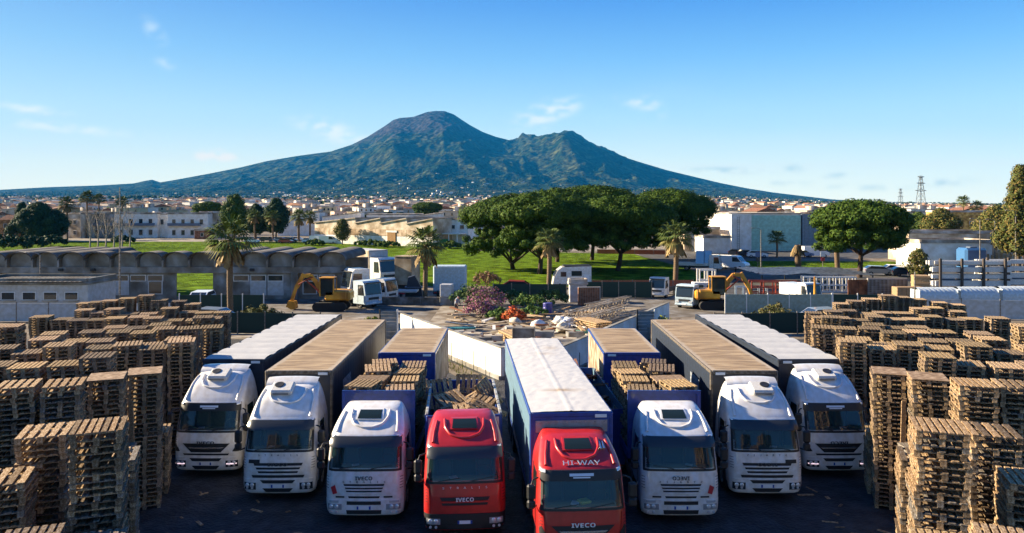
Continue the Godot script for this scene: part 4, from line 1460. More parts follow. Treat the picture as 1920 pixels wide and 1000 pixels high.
func pallet_all(boards: int) -> MB:
	var mb := MB.new()
	var bw := 0.135 if boards <= 5 else 0.1
	for i in boards:
		mb.box(Vector3(-PW * 0.5 + bw * 0.5 + (PW - bw) * i / (boards - 1.0), 0.132, 0), Vector3(bw, 0.022, PL))
	for z in [-0.53, 0.0, 0.53]:
		mb.box(Vector3(0, 0.110, z), Vector3(PW, 0.0215, 0.12))
		for x in [-0.43, 0.0, 0.43]:
			mb.box(Vector3(x, 0.060, z), Vector3(0.12, 0.078, 0.13))
	for x in [-0.43, 0.0, 0.43]:
		mb.box(Vector3(x, 0.0105, 0), Vector3(0.11, 0.021, PL))
	return mb

func build_pallet_protos() -> void:
	for boards in [5, 7]:
		pallet_mesh[boards] = pallet_all(boards).mesh()
		pallet_proto[boards] = pallet_shapes(boards)

# fill a node with the parts of a pallet; detailed ones have every board apart
func pallet_parts(t: Node3D, boards: int, detailed: bool, mats: Array, r: RandomNumberGenerator) -> void:
	var d: Dictionary = pallet_proto[boards]
	var add := func(called: String, m: Mesh, p: Vector3, yaw := 0.0) -> void:
		var o := inst(called, m, mats[r.randi() % mats.size()])
		t.add_child(o, true)
		o.position = p
		o.rotation.y = yaw
	for x in d.xs:
		add.call("board", d.board, Vector3(x + r.randf_range(-0.008, 0.008), 0.132, r.randf_range(-0.006, 0.006)), r.randf_range(-0.012, 0.012))
	for z in [-0.53, 0.0, 0.53]:
		add.call("stringer", d.stringer, Vector3(0, 0.110, z))
		for x in [-0.43, 0.0, 0.43]:
			if detailed or z > 0.2 or absf(x) > 0.2:
				add.call("block", d.block, Vector3(x + r.randf_range(-0.01, 0.01), 0.060, z))
	for x in [-0.43, 0.0, 0.43]:
		add.call("base_board", d.base_board, Vector3(x, 0.0105, 0))

func pallet_thing(label: String, group: String) -> Node3D:
	var t := thing("pallet", label, "pallet", Vector3.ZERO, 0.0, group)
	pallet_parts(t, 5, true, [M.wood0, M.wood1, M.wood2], rng)
	return t

func queue_pallet(p: Vector3, yaw: float, tilt: float, where: String, exposed: bool, top := false) -> void:
	pallet_queue.append([p, yaw, tilt, where, exposed, top])

# one stack: centre x, depth of its front face, height, where words, whether its front shows
func stack(x: float, dep: float, h: float, where: String, front: bool, yaw := 0.0, board_top := false) -> void:
	var n := int(h / PH)
	var sx := 0.0
	for k in n:
		var j := 0.025
		sx += rng.randf_range(-0.011, 0.011)
		if rng.randf() < 0.12:
			j = 0.06
		var p := Vector3(x + sx + rng.randf_range(-j, j), PH * k, -dep - PL * 0.5 + rng.randf_range(-j, j))
		queue_pallet(p, yaw + rng.randf_range(-0.03, 0.03) + (PI if rng.randf() < 0.5 else 0.0), 0.0, where, front or k == n - 1, k == n - 1)
	if board_top:
		var mb := mbox(Vector3(0, 0.02, 0), Vector3(1.06, 0.03, 1.24), 0.004)
		solo("plywood_sheet", mb, M.plywood, "plywood sheet lying %s" % where, "plywood", Vector3(x, PH * n + 0.004, -dep - PL * 0.5), yaw, "plywood covers on stacks")

func build_stacks() -> void:
	for side in [1.0, -1.0]:
		var hand := "unmirrored" if side > 0 else "mirrored"
		# mirror plane of the photograph stands at about pixel 980
		var mx := func(x: float, dep: float) -> float:
			return x if side > 0 else (20.0 / FOCAL * dep) - x
		var near_words := ["in the stack in front of the broad high one", "in the broad high stack", "in the tallest stack", "in the low front stack before the broad high one", "in the low front stack before the tallest", "in the stack behind the tallest, by the grey boxes"]
		var ni := 0
		for s in [[-10.75, 15.7, 4.43, 0.03], [-10.72, 17.15, 4.96, -0.02], [-8.96, 16.0, 5.37, 0.02], [-9.2, 14.0, 3.76, 0.05], [-8.2, 14.5, 3.56, -0.03], [-9.85, 18.5, 3.94, 0.03]]:
			stack(mx.call(s[0], s[1] + 0.6), s[1], s[2], "%s, %s side" % [near_words[ni], hand], true, (s[3] + 0.34) * side)
			ni += 1
		var row_words := ["in the second row's stack farthest from the lorries", "in the second row's slat-topped stack", "in the second row's farther plywood-topped stack", "in the second row's plywood-topped stack by the lorry"]
		ni = 0
		for s in [[-14.35, 21.8, 5.0, 0], [-13.2, 22.0, 5.04, 0], [-12.95, 24.0, 4.72, 1], [-12.45, 25.5, 4.5, 1]]:
			stack(mx.call(s[0], s[1] + 0.6), s[1], s[2], "%s, %s side" % [row_words[ni], hand], true, rng.randf_range(-0.03, 0.03) + 0.36 * side, s[3] == 1)
			ni += 1
		stack(mx.call(-12.75, 27.4), 26.8, 2.2, "in the half-height stack by the outer lorry, %s side" % hand, true, 0.34 * side)
		var third := "in the long middle rows of stacks on the %s side" % hand
		for s in [[-13.55, 31, 4.63], [-14.67, 31, 4.46], [-15.82, 31, 4.6], [-17.0, 31, 4.46], [-14.8, 27, 4.87], [-15.95, 27, 4.55], [-17.1, 26.6, 4.6], [-17.9, 30, 4.63], [-19.2, 30, 4.4], [-20.4, 30.2, 4.5], [-18.3, 26.8, 4.5], [-19.6, 26.5, 4.3]]:
			stack(mx.call(s[0], s[1] + 0.6), s[1], s[2], third, false, rng.randf_range(-0.04, 0.04) + 0.33 * side)
		var fourth := "in the far rows of stacks beyond, %s side" % hand
		for s in [[-17.4, 38, 4.07], [-16.25, 38, 4.1], [-17.1, 42, 4.1], [-14.5, 36.5, 4.4], [-17.5, 35.8, 4.2], [-18.75, 36, 4.26], [-20.0, 36, 4.2], [-16.25, 34.2, 4.0], [-15.1, 34.0, 4.2], [-18.6, 40.2, 4.0], [-19.8, 40, 3.9], [-21.0, 40.2, 3.9], [-18.2, 33.5, 4.3], [-19.4, 33.4, 4.3], [-20.6, 33.2, 4.4], [-22.3, 30, 5.0], [-22.5, 32, 4.9], [-22.6, 34, 4.9], [-23.4, 33, 4.8], [-21.4, 35.5, 4.3]]:
			stack(mx.call(s[0], s[1] + 0.6), s[1], s[2], fourth, false, rng.randf_range(-0.04, 0.04) + 0.3 * side)
		var last := "in the low rows of stacks before the fence, %s side" % hand
		for i in 10:
			stack(mx.call(-27.3 + 1.12 * i, 44.6), 44.0 + rng.randf_range(-0.4, 0.4), 3.75 + rng.randf_range(-0.15, 0.15), last, false, rng.randf_range(-0.05, 0.05) + 0.26 * side)
		for i in 9:
			stack(mx.call(-27.8 + 1.13 * i, 49.6), 49.0 + rng.randf_range(-0.5, 0.5), 3.5 + rng.randf_range(-0.2, 0.2), last, false, rng.randf_range(-0.05, 0.05) + 0.26 * side)
		for i in 8:
			stack(mx.call(-31.0 + 1.13 * i, 55.6), 55.0 + rng.randf_range(-0.6, 0.6), 3.3 + [0.0, 0.1, 0.2, 0.35, 0.6, 0.3, 0.1, 0.0][i], last, false, rng.randf_range(-0.05, 0.05) + 0.26 * side)
		# grey timber boxes and a leaning plank by the second row
		for k in 2:
			var bx: float = mx.call(-12.55, 23.9)
			var t := thing("timber_box", "weathered grey timber box stacked by the nearest pallets, %s side, %s one" % [hand, "lower" if k == 0 else "upper"], "box", Vector3(bx, 1.27 * k, -23.6), 0.0, "grey timber boxes")
			for w in [-1.0, 1.0]:
				for q in 6:
					part(t, "slat", mbox(Vector3(w * 0.56, 0.22 + 0.19 * q, 0), Vector3(0.025, 0.165, 1.9)), M.wood_grey)
					part(t, "slat", mbox(Vector3(0, 0.22 + 0.19 * q, w * 0.96), Vector3(1.1, 0.165, 0.025)), M.wood_grey)
				for q in [-1.0, 1.0]:
					part(t, "post", mbox(Vector3(w * 0.52, 0.63, q * 0.92), Vector3(0.07, 1.24, 0.07)), M.wood_grey)
			part(t, "lid", mbox(Vector3(0, 1.256, 0), Vector3(1.16, 0.025, 1.95)), M.wood_grey)
			part(t, "runner", mbox(Vector3(0, 0.06, 0), Vector3(1.1, 0.12, 1.8)), M.wood_grey)
		var pk := MB.new()
		pk.box(Vector3(0, 1.9, 0), Vector3(0.14, 3.8, 0.035))
		var plank := solo("plank", pk, M.wood1, "long plank standing upright against the stacks by grey boxes, %s side" % hand, "plank", Vector3(mx.call(-12.2, 24.9), 0.0, -24.85))
		plank.rotation.z = 0.03 * side

func build_litter() -> void:
	var g := RandomNumberGenerator.new()
	g.seed = 61
	for k in 26:
		var left := k < 14
		var x := g.randf_range(-11.6, -7.0) if left else g.randf_range(9.0, 12.8)
		var mb := mbox(Vector3(0, 0.015, 0), Vector3(g.randf_range(0.05, 0.12), 0.022, g.randf_range(0.15, 0.6)))
		solo("wood_splinter", mb, [M.wood0, M.wood1, M.wood2][k % 3], "broken splinter of pallet wood lying on the dark forecourt, %s side" % ("unmirrored" if left else "mirrored"), "splinter", Vector3(x, 0.006, -g.randf_range(22.5, 27.5)), g.randf() * 3.0, "wood splinters on the forecourt")

func flush_pallets() -> void:
	# the 300 that show largest become things, the rest one mass
	var scored := []
	for i in pallet_queue.size():
		var q: Array = pallet_queue[i]
		var p: Vector3 = q[0]
		var dep := -p.z
		var dy := p.y - CAM_H
		var py := 392.0 - dy / dep * FOCAL
		var px := 960.0 + p.x / dep * FOCAL
		var vis: bool = q[4] and py < 1010.0 and px > -30.0 and px < 1950.0
		scored.append([FOCAL / dep if vis else 0.0, i])
	scored.sort_custom(func(a, b): return a[0] > b[0] or (a[0] == b[0] and a[1] < b[1]))
	var single := {}
	for k in mini(284, scored.size()):
		if scored[k][0] > 0.0:
			single[scored[k][1]] = true
	# every pallet draws its woods by chance, wherever it stands
	var woods := [M.wood0, M.wood0, M.wood1, M.wood1, M.wood2, M.wood2, M.wood3, M.wood_grey]
	var rest: Array = []
	var r := RandomNumberGenerator.new()
	r.seed = 99
	for i in pallet_queue.size():
		var q: Array = pallet_queue[i]
		if single.has(i):
			var t := thing("pallet", ("topmost pallet %s" if q[5] else "pallet %s") % q[3], "pallet", q[0], q[1], "pallets " + q[3])
			t.rotation.x = q[2]
			pallet_parts(t, 5 if r.randf() < 0.6 else 7, false, [woods[r.randi() % 8], woods[r.randi() % 8]], r)
		else:
			rest.append(q)
	var mm := MultiMesh.new()
	mm.transform_format = MultiMesh.TRANSFORM_3D
	mm.use_colors = true
	mm.mesh = pallet_mesh[7]
	mm.instance_count = rest.size()
	for i in rest.size():
		var q: Array = rest[i]
		mm.set_instance_transform(i, Transform3D(Basis(Vector3.UP, q[1]) * Basis(Vector3.RIGHT, q[2]), q[0]))
		var c := Color(0.54, 0.42, 0.28).lerp(Color(0.23, 0.195, 0.155), r.randf())
		var f := r.randf_range(0.85, 1.15)
		mm.set_instance_color(i, Color(c.r * f, c.g * f, c.b * f * r.randf_range(0.9, 1.1)))
	var o := MultiMeshInstance3D.new()
	o.name = "stacked_pallets"
	o.multimesh = mm
	o.material_override = M.wood_many
	add_child(o)
	tag(o, "mass of weathered wooden pallets filling the stacks on both sides", "pallets")
	o.set_meta("kind", "stuff")

# ---------------------------------------------------------------- plants
func leaf_clump(mb: MB, c: Vector3, r: float, count: int, leaf: float, squash: float, tones: Array, g: RandomNumberGenerator) -> void:
	for k in count:
		var d := Vector3(g.randfn(), g.randfn(), g.randfn()).normalized()
		var rad := r * pow(g.randf(), 0.35)
		var p := c + Vector3(d.x, d.y * squash, d.z) * rad
		var nn := (d + Vector3(g.randf_range(-0.4, 0.4), g.randf_range(-0.25, 0.45), g.randf_range(-0.4, 0.4))).normalized()
		var a := nn.cross(Vector3(g.randf_range(-1, 1), g.randf_range(-1, 1), g.randf_range(-1, 1))).normalized()
		var b := nn.cross(a)
		var s := leaf * g.randf_range(0.6, 1.3)
		var t: Color = tones[g.randi() % tones.size()] * 1.08
		mb.col = t * g.randf_range(0.8, 1.2)
		mb.facing(p - a * s * 0.5, p + b * s * 0.9 + nn * s * 0.2, p + a * s * 0.5, nn)
		mb.facing(p - b * s * 0.45, p - a * s * 0.85 - nn * s * 0.15, p + b * s * 0.4, nn)

func branch(mb: MB, a: Vector3, b: Vector3, r0: float, r1: float, g: RandomNumberGenerator, bend := 0.12) -> void:
	var pts := []
	var l := a.distance_to(b)
	var off := Vector3(g.randf_range(-1, 1), g.randf_range(-0.4, 0.4), g.randf_range(-1, 1)) * l * bend
	for i in 6:
		var f := i / 5.0
		pts.append(a.lerp(b, f) + off * sin(PI * f))
	mb.tube(pts, r0, r1, 7, true)

# umbrella pine: forked trunk under a wide flat dome of needle clumps
func stone_pine(label: String, pos: Vector3, h: float, w: float, seed_n: int, lean := 0.0, low := 0.35) -> void:
	var g := RandomNumberGenerator.new()
	g.seed = seed_n
	var t := thing("umbrella_pine", label, "tree", pos, 0.0, "umbrella pines on the grass")
	var tr := MB.new()
	var fork := Vector3(lean * h * 0.3, h * low, 0)
	branch(tr, Vector3.ZERO, fork, 0.42, 0.32, g, 0.03)
	var centers := []
	var rx := w * 0.5
	var th := h * (1.0 - low) * 0.95
	var base_y := h - th
	var lobes := int(50 + w * 5.0)
	for k in lobes:
		# evenly over the disc, heights follow the dome
		var a := k * 2.39996
		var q := sqrt((k + 0.5) / lobes) * 0.92
		var x := cos(a) * q * rx + lean * h * 0.35
		var z := sin(a) * q * rx
		var dome := pow(maxf(0.0, 1.0 - q * q), 0.36)
		var y := base_y + th * (0.34 + 0.56 * dome) + g.randf_range(-0.4, 0.5)
		centers.append([Vector3(x, y, z), g.randf_range(0.85, 1.45) * (w / 13.0 + 0.25)])
		if q > 0.3:
			centers.append([Vector3(x, lerpf(base_y + th * 0.05, y, g.randf_range(0.1, 0.75)), z), g.randf_range(0.8, 1.3)])
	for k in 7:
		var a := TAU * k / 7 + g.randf() * 0.5
		var e := Vector3(cos(a) * rx * 0.6 + lean * h * 0.35, base_y + th * 0.35, sin(a) * rx * 0.6)
		branch(tr, fork - Vector3(0, g.randf() * 0.3, 0), e, 0.2, 0.06, g, 0.10)
	part(t, "trunk", tr, M.bark_pine)
	var cr := MB.new()
	cr.use_col = true
	var tones := [Color(0.036, 0.068, 0.012), Color(0.050, 0.086, 0.014), Color(0.025, 0.050, 0.010), Color(0.068, 0.104, 0.017)]
	for c in centers:
		leaf_clump(cr, c[0], c[1], int(330 * c[1] * c[1] / 2.0) + 90, 0.24, 0.72, tones, g)
	part(t, "crown", cr, M.leaf)

# broad or narrow leafy tree: lobes along limbs
func leafy_tree(label: String, pos: Vector3, h: float, w: float, seed_n: int, tones: Array, shape := "round", leaf := 0.4, density := 1.0, called := "leafy_tree") -> void:
	var g := RandomNumberGenerator.new()
	g.seed = seed_n
	var t := thing(called, label, "tree", pos, 0.0, "")
	var tr := MB.new()
	branch(tr, Vector3.ZERO, Vector3(g.randf_range(-0.3, 0.3), h * 0.8, 0), 0.05 + h * 0.018, 0.05, g, 0.02)
	var cr := MB.new()
	cr.use_col = true
	var n := int(24 + h * 1.6)
	for k in n:
		var f := (k + 0.5) / n
		var y := lerpf(h * 0.22, h * 0.97, f)
		var prof := sin(PI * clampf(0.12 + 0.86 * f, 0, 1)) if shape == "round" else (1.0 - f) * 0.95 + 0.08
		if shape == "poplar":
			prof = pow(sin(PI * clampf(0.1 + 0.85 * f, 0, 1)), 0.6) * (0.75 + 0.25 * g.randf())
		var a := k * 2.39996 + g.randf_range(-0.4, 0.4)
		var rr := w * 0.5 * prof * g.randf_range(0.35, 0.8)
		var c := Vector3(cos(a) * rr, y, sin(a) * rr)
		if k % 3 == 0:
			branch(tr, Vector3(0, maxf(y - rr * 0.8, h * 0.12), 0), c, 0.03 + h * 0.004, 0.02, g)
		var r := clampf(w * 0.22 * (0.5 + prof * 0.6), 0.35, 2.2)
		leaf_clump(cr, c, r, int((70 + 85 * r * r) * density), leaf * 0.72, 0.8, tones, g)
	part(t, "trunk", tr, M.bark)
	part(t, "crown", cr, M.leaf)

func palm(label: String, pos: Vector3, h: float, spread: float, seed_n: int, trunk_r := 0.28, skirt := true, green := true, tone := 1.0) -> void:
	var g := RandomNumberGenerator.new()
	g.seed = seed_n
	var t := thing("palm_tree", label, "palm", pos, g.randf() * TAU, "")
	var tr := MB.new()
	var pts := []
	for i in 25:
		var f := i / 24.0
		pts.append(Vector3(0.15 * sin(f * 2.0), (h - spread * 0.3) * f, 0.08 * sin(f * 3.0)))
	# ringed trunk
	for i in 24:
		tr.tube([pts[i], pts[i + 1]], trunk_r * (1.12 if i == 0 else 1.0), trunk_r * 0.86, 10, false)
	part(t, "trunk", tr, M.bark_palm)
	var top: Vector3 = pts[24]
	if skirt:
		var sk := MB.new()
		sk.use_col = true
		for k in 46:
			var a := g.randf() * TAU
			var l := spread * g.randf_range(0.45, 0.85)
			sk.col = Color(0.30, 0.21, 0.10) * g.randf_range(0.6, 1.2)
			var d := Vector3(cos(a), 0, sin(a))
			var p0 := top + d * trunk_r * 0.8 - Vector3(0, g.randf() * 0.5, 0)
			var p1 := p0 + d * l * 0.42 - Vector3(0, l * 0.9, 0)
			var side := d.cross(Vector3.UP) * l * 0.13
			sk.tri(p0, p1 - side, p1 + side)
			sk.tri(p0, p1 + d * 0.12 + side, p1 + d * 0.12 - side * 0.4 - Vector3(0, 0.3, 0))
		part(t, "dead_fronds", sk, M.leaf)
	if not green:
		return
	var fronds := 30
	for k in fronds:
		var fr := MB.new()
		fr.use_col = true
		var a := k * 2.39996
		var up := lerpf(1.25, -0.55, float(k) / fronds) + g.randf_range(-0.12, 0.12)
		var d := Vector3(cos(a), 0, sin(a))
		var l := spread * g.randf_range(0.85, 1.15)
		var c0 := Color(0.085, 0.115, 0.035) if up > -0.1 else Color(0.15, 0.14, 0.05)
		var stem := l * 0.45
		var s0 := top
		var s1 := top + (d * cos(up) + Vector3.UP * sin(up)) * stem
		fr.col = Color(0.16, 0.16, 0.06) * tone
		fr.bar(s0, s1, 0.05, 0.035)
		# fan of blades, tips drooping
		var fwd := (s1 - s0).normalized()
		var side := fwd.cross(Vector3.UP).normalized()
		for b in 13:
			var fa := lerpf(-1.5, 1.5, b / 12.0)
			var bd := (fwd * cos(fa) + side * sin(fa)).normalized()
			var bl := l * 0.62 * (0.7 + 0.3 * cos(fa))
			var m := s1 + bd * bl * 0.6
			var e := s1 + bd * bl - Vector3(0, bl * 0.34, 0)
			var wv := bd.cross(Vector3.UP).normalized() * 0.075 * (spread / 1.8)
			fr.col = c0 * g.randf_range(0.75, 1.25) * tone
			fr.tri(s1, m + wv, m - wv)
			fr.tri(m + wv, e, m - wv)
		part(t, "frond", fr, M.leaf)

func shrub(label: String, pos: Vector3, w: float, h: float, tones: Array, seed_n: int, leaf := 0.2, group := "", n := 16) -> void:
	var g := RandomNumberGenerator.new()
	g.seed = seed_n
	var t := thing("shrub", label, "shrub", pos, 0.0, group)
	var tr := MB.new()
	var cr := MB.new()
	cr.use_col = true
	for k in n:
		var a := k * 2.39996
		var q := sqrt((k + 0.5) / n)
		var c := Vector3(cos(a) * q * w * 0.42, h * (0.32 + 0.5 * (1.0 - q * q) * g.randf_range(0.6, 1.1)), sin(a) * q * w * 0.42)
		leaf_clump(cr, c, minf(w, h) * g.randf_range(0.16, 0.28), 80, leaf, 0.9, tones, g)
		if k < 6:
			branch(tr, Vector3(0, 0, 0), c, 0.035, 0.012, g)
	part(t, "stems", tr, M.bark)
	part(t, "foliage", cr, M.leaf)

# thin upright weeds
func weeds(called: String, label: String, area: Array, count: int, h: float, tones: Array, seed_n: int) -> void:
	var g := RandomNumberGenerator.new()
	g.seed = seed_n
	var mb := MB.new()
	mb.use_col = true
	for k in count:
		var p := Vector3(g.randf_range(area[0], area[1]), 0.0, -g.randf_range(area[2], area[3]))
		if area.size() > 4:
			# strip along a line from a to b with a half width
			var a: Vector3 = area[4]
			var b: Vector3 = area[5]
			p = a.lerp(b, g.randf()) + Vector3(g.randf_range(-1, 1), 0, g.randf_range(-1, 1)) * float(area[6])
		for q in 3:
			var d := Vector3(g.randf_range(-1, 1), 0, g.randf_range(-1, 1)).normalized()
			var hh := h * g.randf_range(0.4, 1.2)
			var s := d.cross(Vector3.UP) * h * 0.06
			mb.col = tones[g.randi() % tones.size()] * g.randf_range(0.75, 1.2)
			var tip := p + d * hh * 0.4 + Vector3(0, hh, 0)
			mb.facing(p - s, tip, p + s, (Vector3.UP + d.cross(Vector3.UP).cross(d) * 0.0 - d * 0.3).normalized())
	var o := inst(numbered(called), mb.mesh(), M.blade)
	add_child(o)
	tag(o, label, "grass")
	o.set_meta("kind", "stuff")

# ---------------------------------------------------------------- buildings
# block with windows: faces list of [face, column count, row count, width, height, sill, first storey, storey height]
func block(called: String, label: String, pos: Vector3, yaw: float, w: float, d: float, h: float, wall: Material, o := {}) -> Node3D:
	var t := thing(called, label, "building", pos, yaw, o.get("group", ""))
	var body := part(t, "wall", mbox(Vector3(0, h * 0.5, 0), Vector3(w, h, d), 0.03), wall)
	var roof := MB.new()
	if o.get("roof", "flat") == "gable":
		var rh: float = o.get("rh", 1.6)
		roof.prism(PackedVector2Array([Vector2(-w * 0.5 - 0.4, 0), Vector2(w * 0.5 + 0.4, 0), Vector2(0, rh)]), -d * 0.5 - 0.4, d * 0.5 + 0.4, Transform3D(Basis(), Vector3(0, h, 0)))
	elif o.get("roof", "flat") == "hip":
		var rh: float = o.get("rh", 1.6)
		var a := Vector3(-w * 0.5 - 0.4, h, d * 0.5 + 0.4)
		var b := Vector3(w * 0.5 + 0.4, h, d * 0.5 + 0.4)
		var c := Vector3(w * 0.5 + 0.4, h, -d * 0.5 - 0.4)
		var e := Vector3(-w * 0.5 - 0.4, h, -d * 0.5 - 0.4)
		var r1 := Vector3(-w * 0.2, h + rh, 0)
		var r2 := Vector3(w * 0.2, h + rh, 0)
		roof.quad(a, r1, r2, b)
		roof.quad(c, r2, r1, e)
		roof.tri(b, r2, c)
		roof.tri(e, r1, a)
		roof.quad(a, b, c, e)
	else:
		roof.cbox(Vector3(0, h + 0.12, 0), Vector3(w + 0.3, 0.24, d + 0.3), 0.03)
		for s in [-1.0, 1.0]:
			roof.bx(s * (w * 0.5) - 0.1, s * (w * 0.5) + 0.1, h + 0.24, h + 0.6, -d * 0.5, d * 0.5)
			roof.bx(-w * 0.5 + 0.1, w * 0.5 - 0.1, h + 0.24, h + 0.6, s * (d * 0.5) - 0.1, s * (d * 0.5) + 0.1)
	part(t, "roof", roof, o.get("roof_mat", M.roof_pale))
	for f in o.get("faces", []):
		windows(t, f[0], w, d, f)
	if o.has("balcony"):
		for b in o.balcony:
			var bal := part(t, "balcony", mbox(Vector3(b[0], b[1], d * 0.5 + 0.55), Vector3(b[2], 0.16, 1.1), 0.02), o.get("roof_mat", M.roof_pale))
			part(bal, "railing", mbox(Vector3(b[0], b[1] + 0.5, d * 0.5 + 1.06), Vector3(b[2], 0.85, 0.06)), M.rail_blue)
	return t

func windows(t: Node3D, face: String, w: float, d: float, f: Array) -> void:
	var cols: int = f[1]
	var rows: int = f[2]
	var fw: float = w if face == "front" or face == "back" else d
	for r in rows:
		for c in cols:
			var u := (-0.5 + (c + 0.5) / cols) * fw * 0.9
			var y: float = f[5] + r * f[6] + f[4] * 0.5
			var bs := Basis()
			var p := Vector3(u, y, d * 0.5)
			if face == "left":
				bs = Basis(Vector3.UP, -PI * 0.5)
				p = Vector3(-w * 0.5, y, u)
			elif face == "right":
				bs = Basis(Vector3.UP, PI * 0.5)
				p = Vector3(w * 0.5, y, u)
			elif face == "back":
				bs = Basis(Vector3.UP, PI)
				p = Vector3(u, y, -d * 0.5)
			var wn := part(t, "window", mbox(Vector3.ZERO, Vector3(f[3], f[4], 0.1), 0.02), M.frame_white)
			wn.transform = Transform3D(bs, p)
			part(wn, "pane", mbox(Vector3(0, 0, 0.052), Vector3(f[3] - 0.16, f[4] - 0.16, 0.02)), M.glass_dark)
			part(wn, "sill", mbox(Vector3(0, -f[4] * 0.5 - 0.04, 0.07), Vector3(f[3] + 0.2, 0.07, 0.2)), M.roof_pale)

# ---------------------------------------------------------------- vehicles
func car(label: String, pos: Vector3, yaw: float, paint: Material, kind := "hatch", category := "car") -> Node3D:
	var t := thing("parked_car" if kind != "van" else "van", label, category, pos, yaw, "")
	var l := 4.2
	var prof := PackedVector2Array([Vector2(-2.05, 0.32), Vector2(2.05, 0.32), Vector2(2.12, 0.62), Vector2(2.0, 0.82), Vector2(1.2, 0.98), Vector2(0.55, 1.4), Vector2(-1.3, 1.46), Vector2(-1.95, 1.05), Vector2(-2.1, 0.7)])
	var glass := PackedVector2Array([Vector2(1.08, 1.0), Vector2(0.5, 1.36), Vector2(-1.22, 1.41), Vector2(-1.75, 1.05)])
	var hw := 0.86
	if kind == "van":
		prof = PackedVector2Array([Vector2(-2.6, 0.35), Vector2(2.5, 0.35), Vector2(2.6, 0.7), Vector2(2.45, 1.05), Vector2(1.85, 1.25), Vector2(1.2, 2.1), Vector2(0.9, 2.25), Vector2(-2.6, 2.25)])
		glass = PackedVector2Array([Vector2(1.72, 1.3), Vector2(1.12, 2.05), Vector2(0.3, 2.05), Vector2(0.3, 1.3)])
		hw = 0.98
	var tr := Transform3D(Basis(Vector3.UP, -PI * 0.5), Vector3.ZERO)
	var b := MB.new()
	b.prism(prof, -hw, hw, tr)
	part(t, "body", b, paint)
	for s in [-1.0, 1.0]:
		var g := MB.new()
		g.prism(glass, s * hw - 0.008, s * hw + 0.008, tr)
		part(t, "side_window", g, M.glass_dark)
	var ws := MB.new()
	var q0 := prof[4] if kind != "van" else prof[4]
	var q1 := prof[5]
	var nrm := Vector2(q1.y - q0.y, -(q1.x - q0.x)).normalized() * 0.012
	ws.quad(tr * Vector3(q0.x + nrm.x - 0.03, q0.y + nrm.y + 0.03, -hw + 0.1), tr * Vector3(q1.x + nrm.x + 0.03, q1.y + nrm.y - 0.03, -hw + 0.14), tr * Vector3(q1.x + nrm.x + 0.03, q1.y + nrm.y - 0.03, hw - 0.14), tr * Vector3(q0.x + nrm.x - 0.03, q0.y + nrm.y + 0.03, hw - 0.1))
	part(t, "windscreen", ws, M.glass_dark)
	if kind != "van":
		var rw := MB.new()
		rw.quad(tr * Vector3(-1.42, 1.40, -hw + 0.14), tr * Vector3(-1.42, 1.40, hw - 0.14), tr * Vector3(-1.93, 1.10, hw - 0.1), tr * Vector3(-1.93, 1.10, -hw + 0.1))
		part(t, "rear_window", rw, M.glass_dark, Vector3(0, 0.012, 0))
	for s in [-1.0, 1.0]:
		for z in ([1.3, -1.3] if kind != "van" else [1.6, -1.6]):
			wheel(t, Vector3(s * (hw - 0.08), 0.31, z), s, 0.31, 0.2)
		part(t, "headlight", mbox(Vector3(s * 0.62, 0.7, prof[2].x - 0.04), Vector3(0.34, 0.14, 0.1), 0.03), M.lamp)
		part(t, "tail_light", mbox(Vector3(s * 0.66, 0.85, prof[prof.size() - 1].x - 0.0), Vector3(0.2, 0.22, 0.08), 0.02), M.red_lamp)
	return t

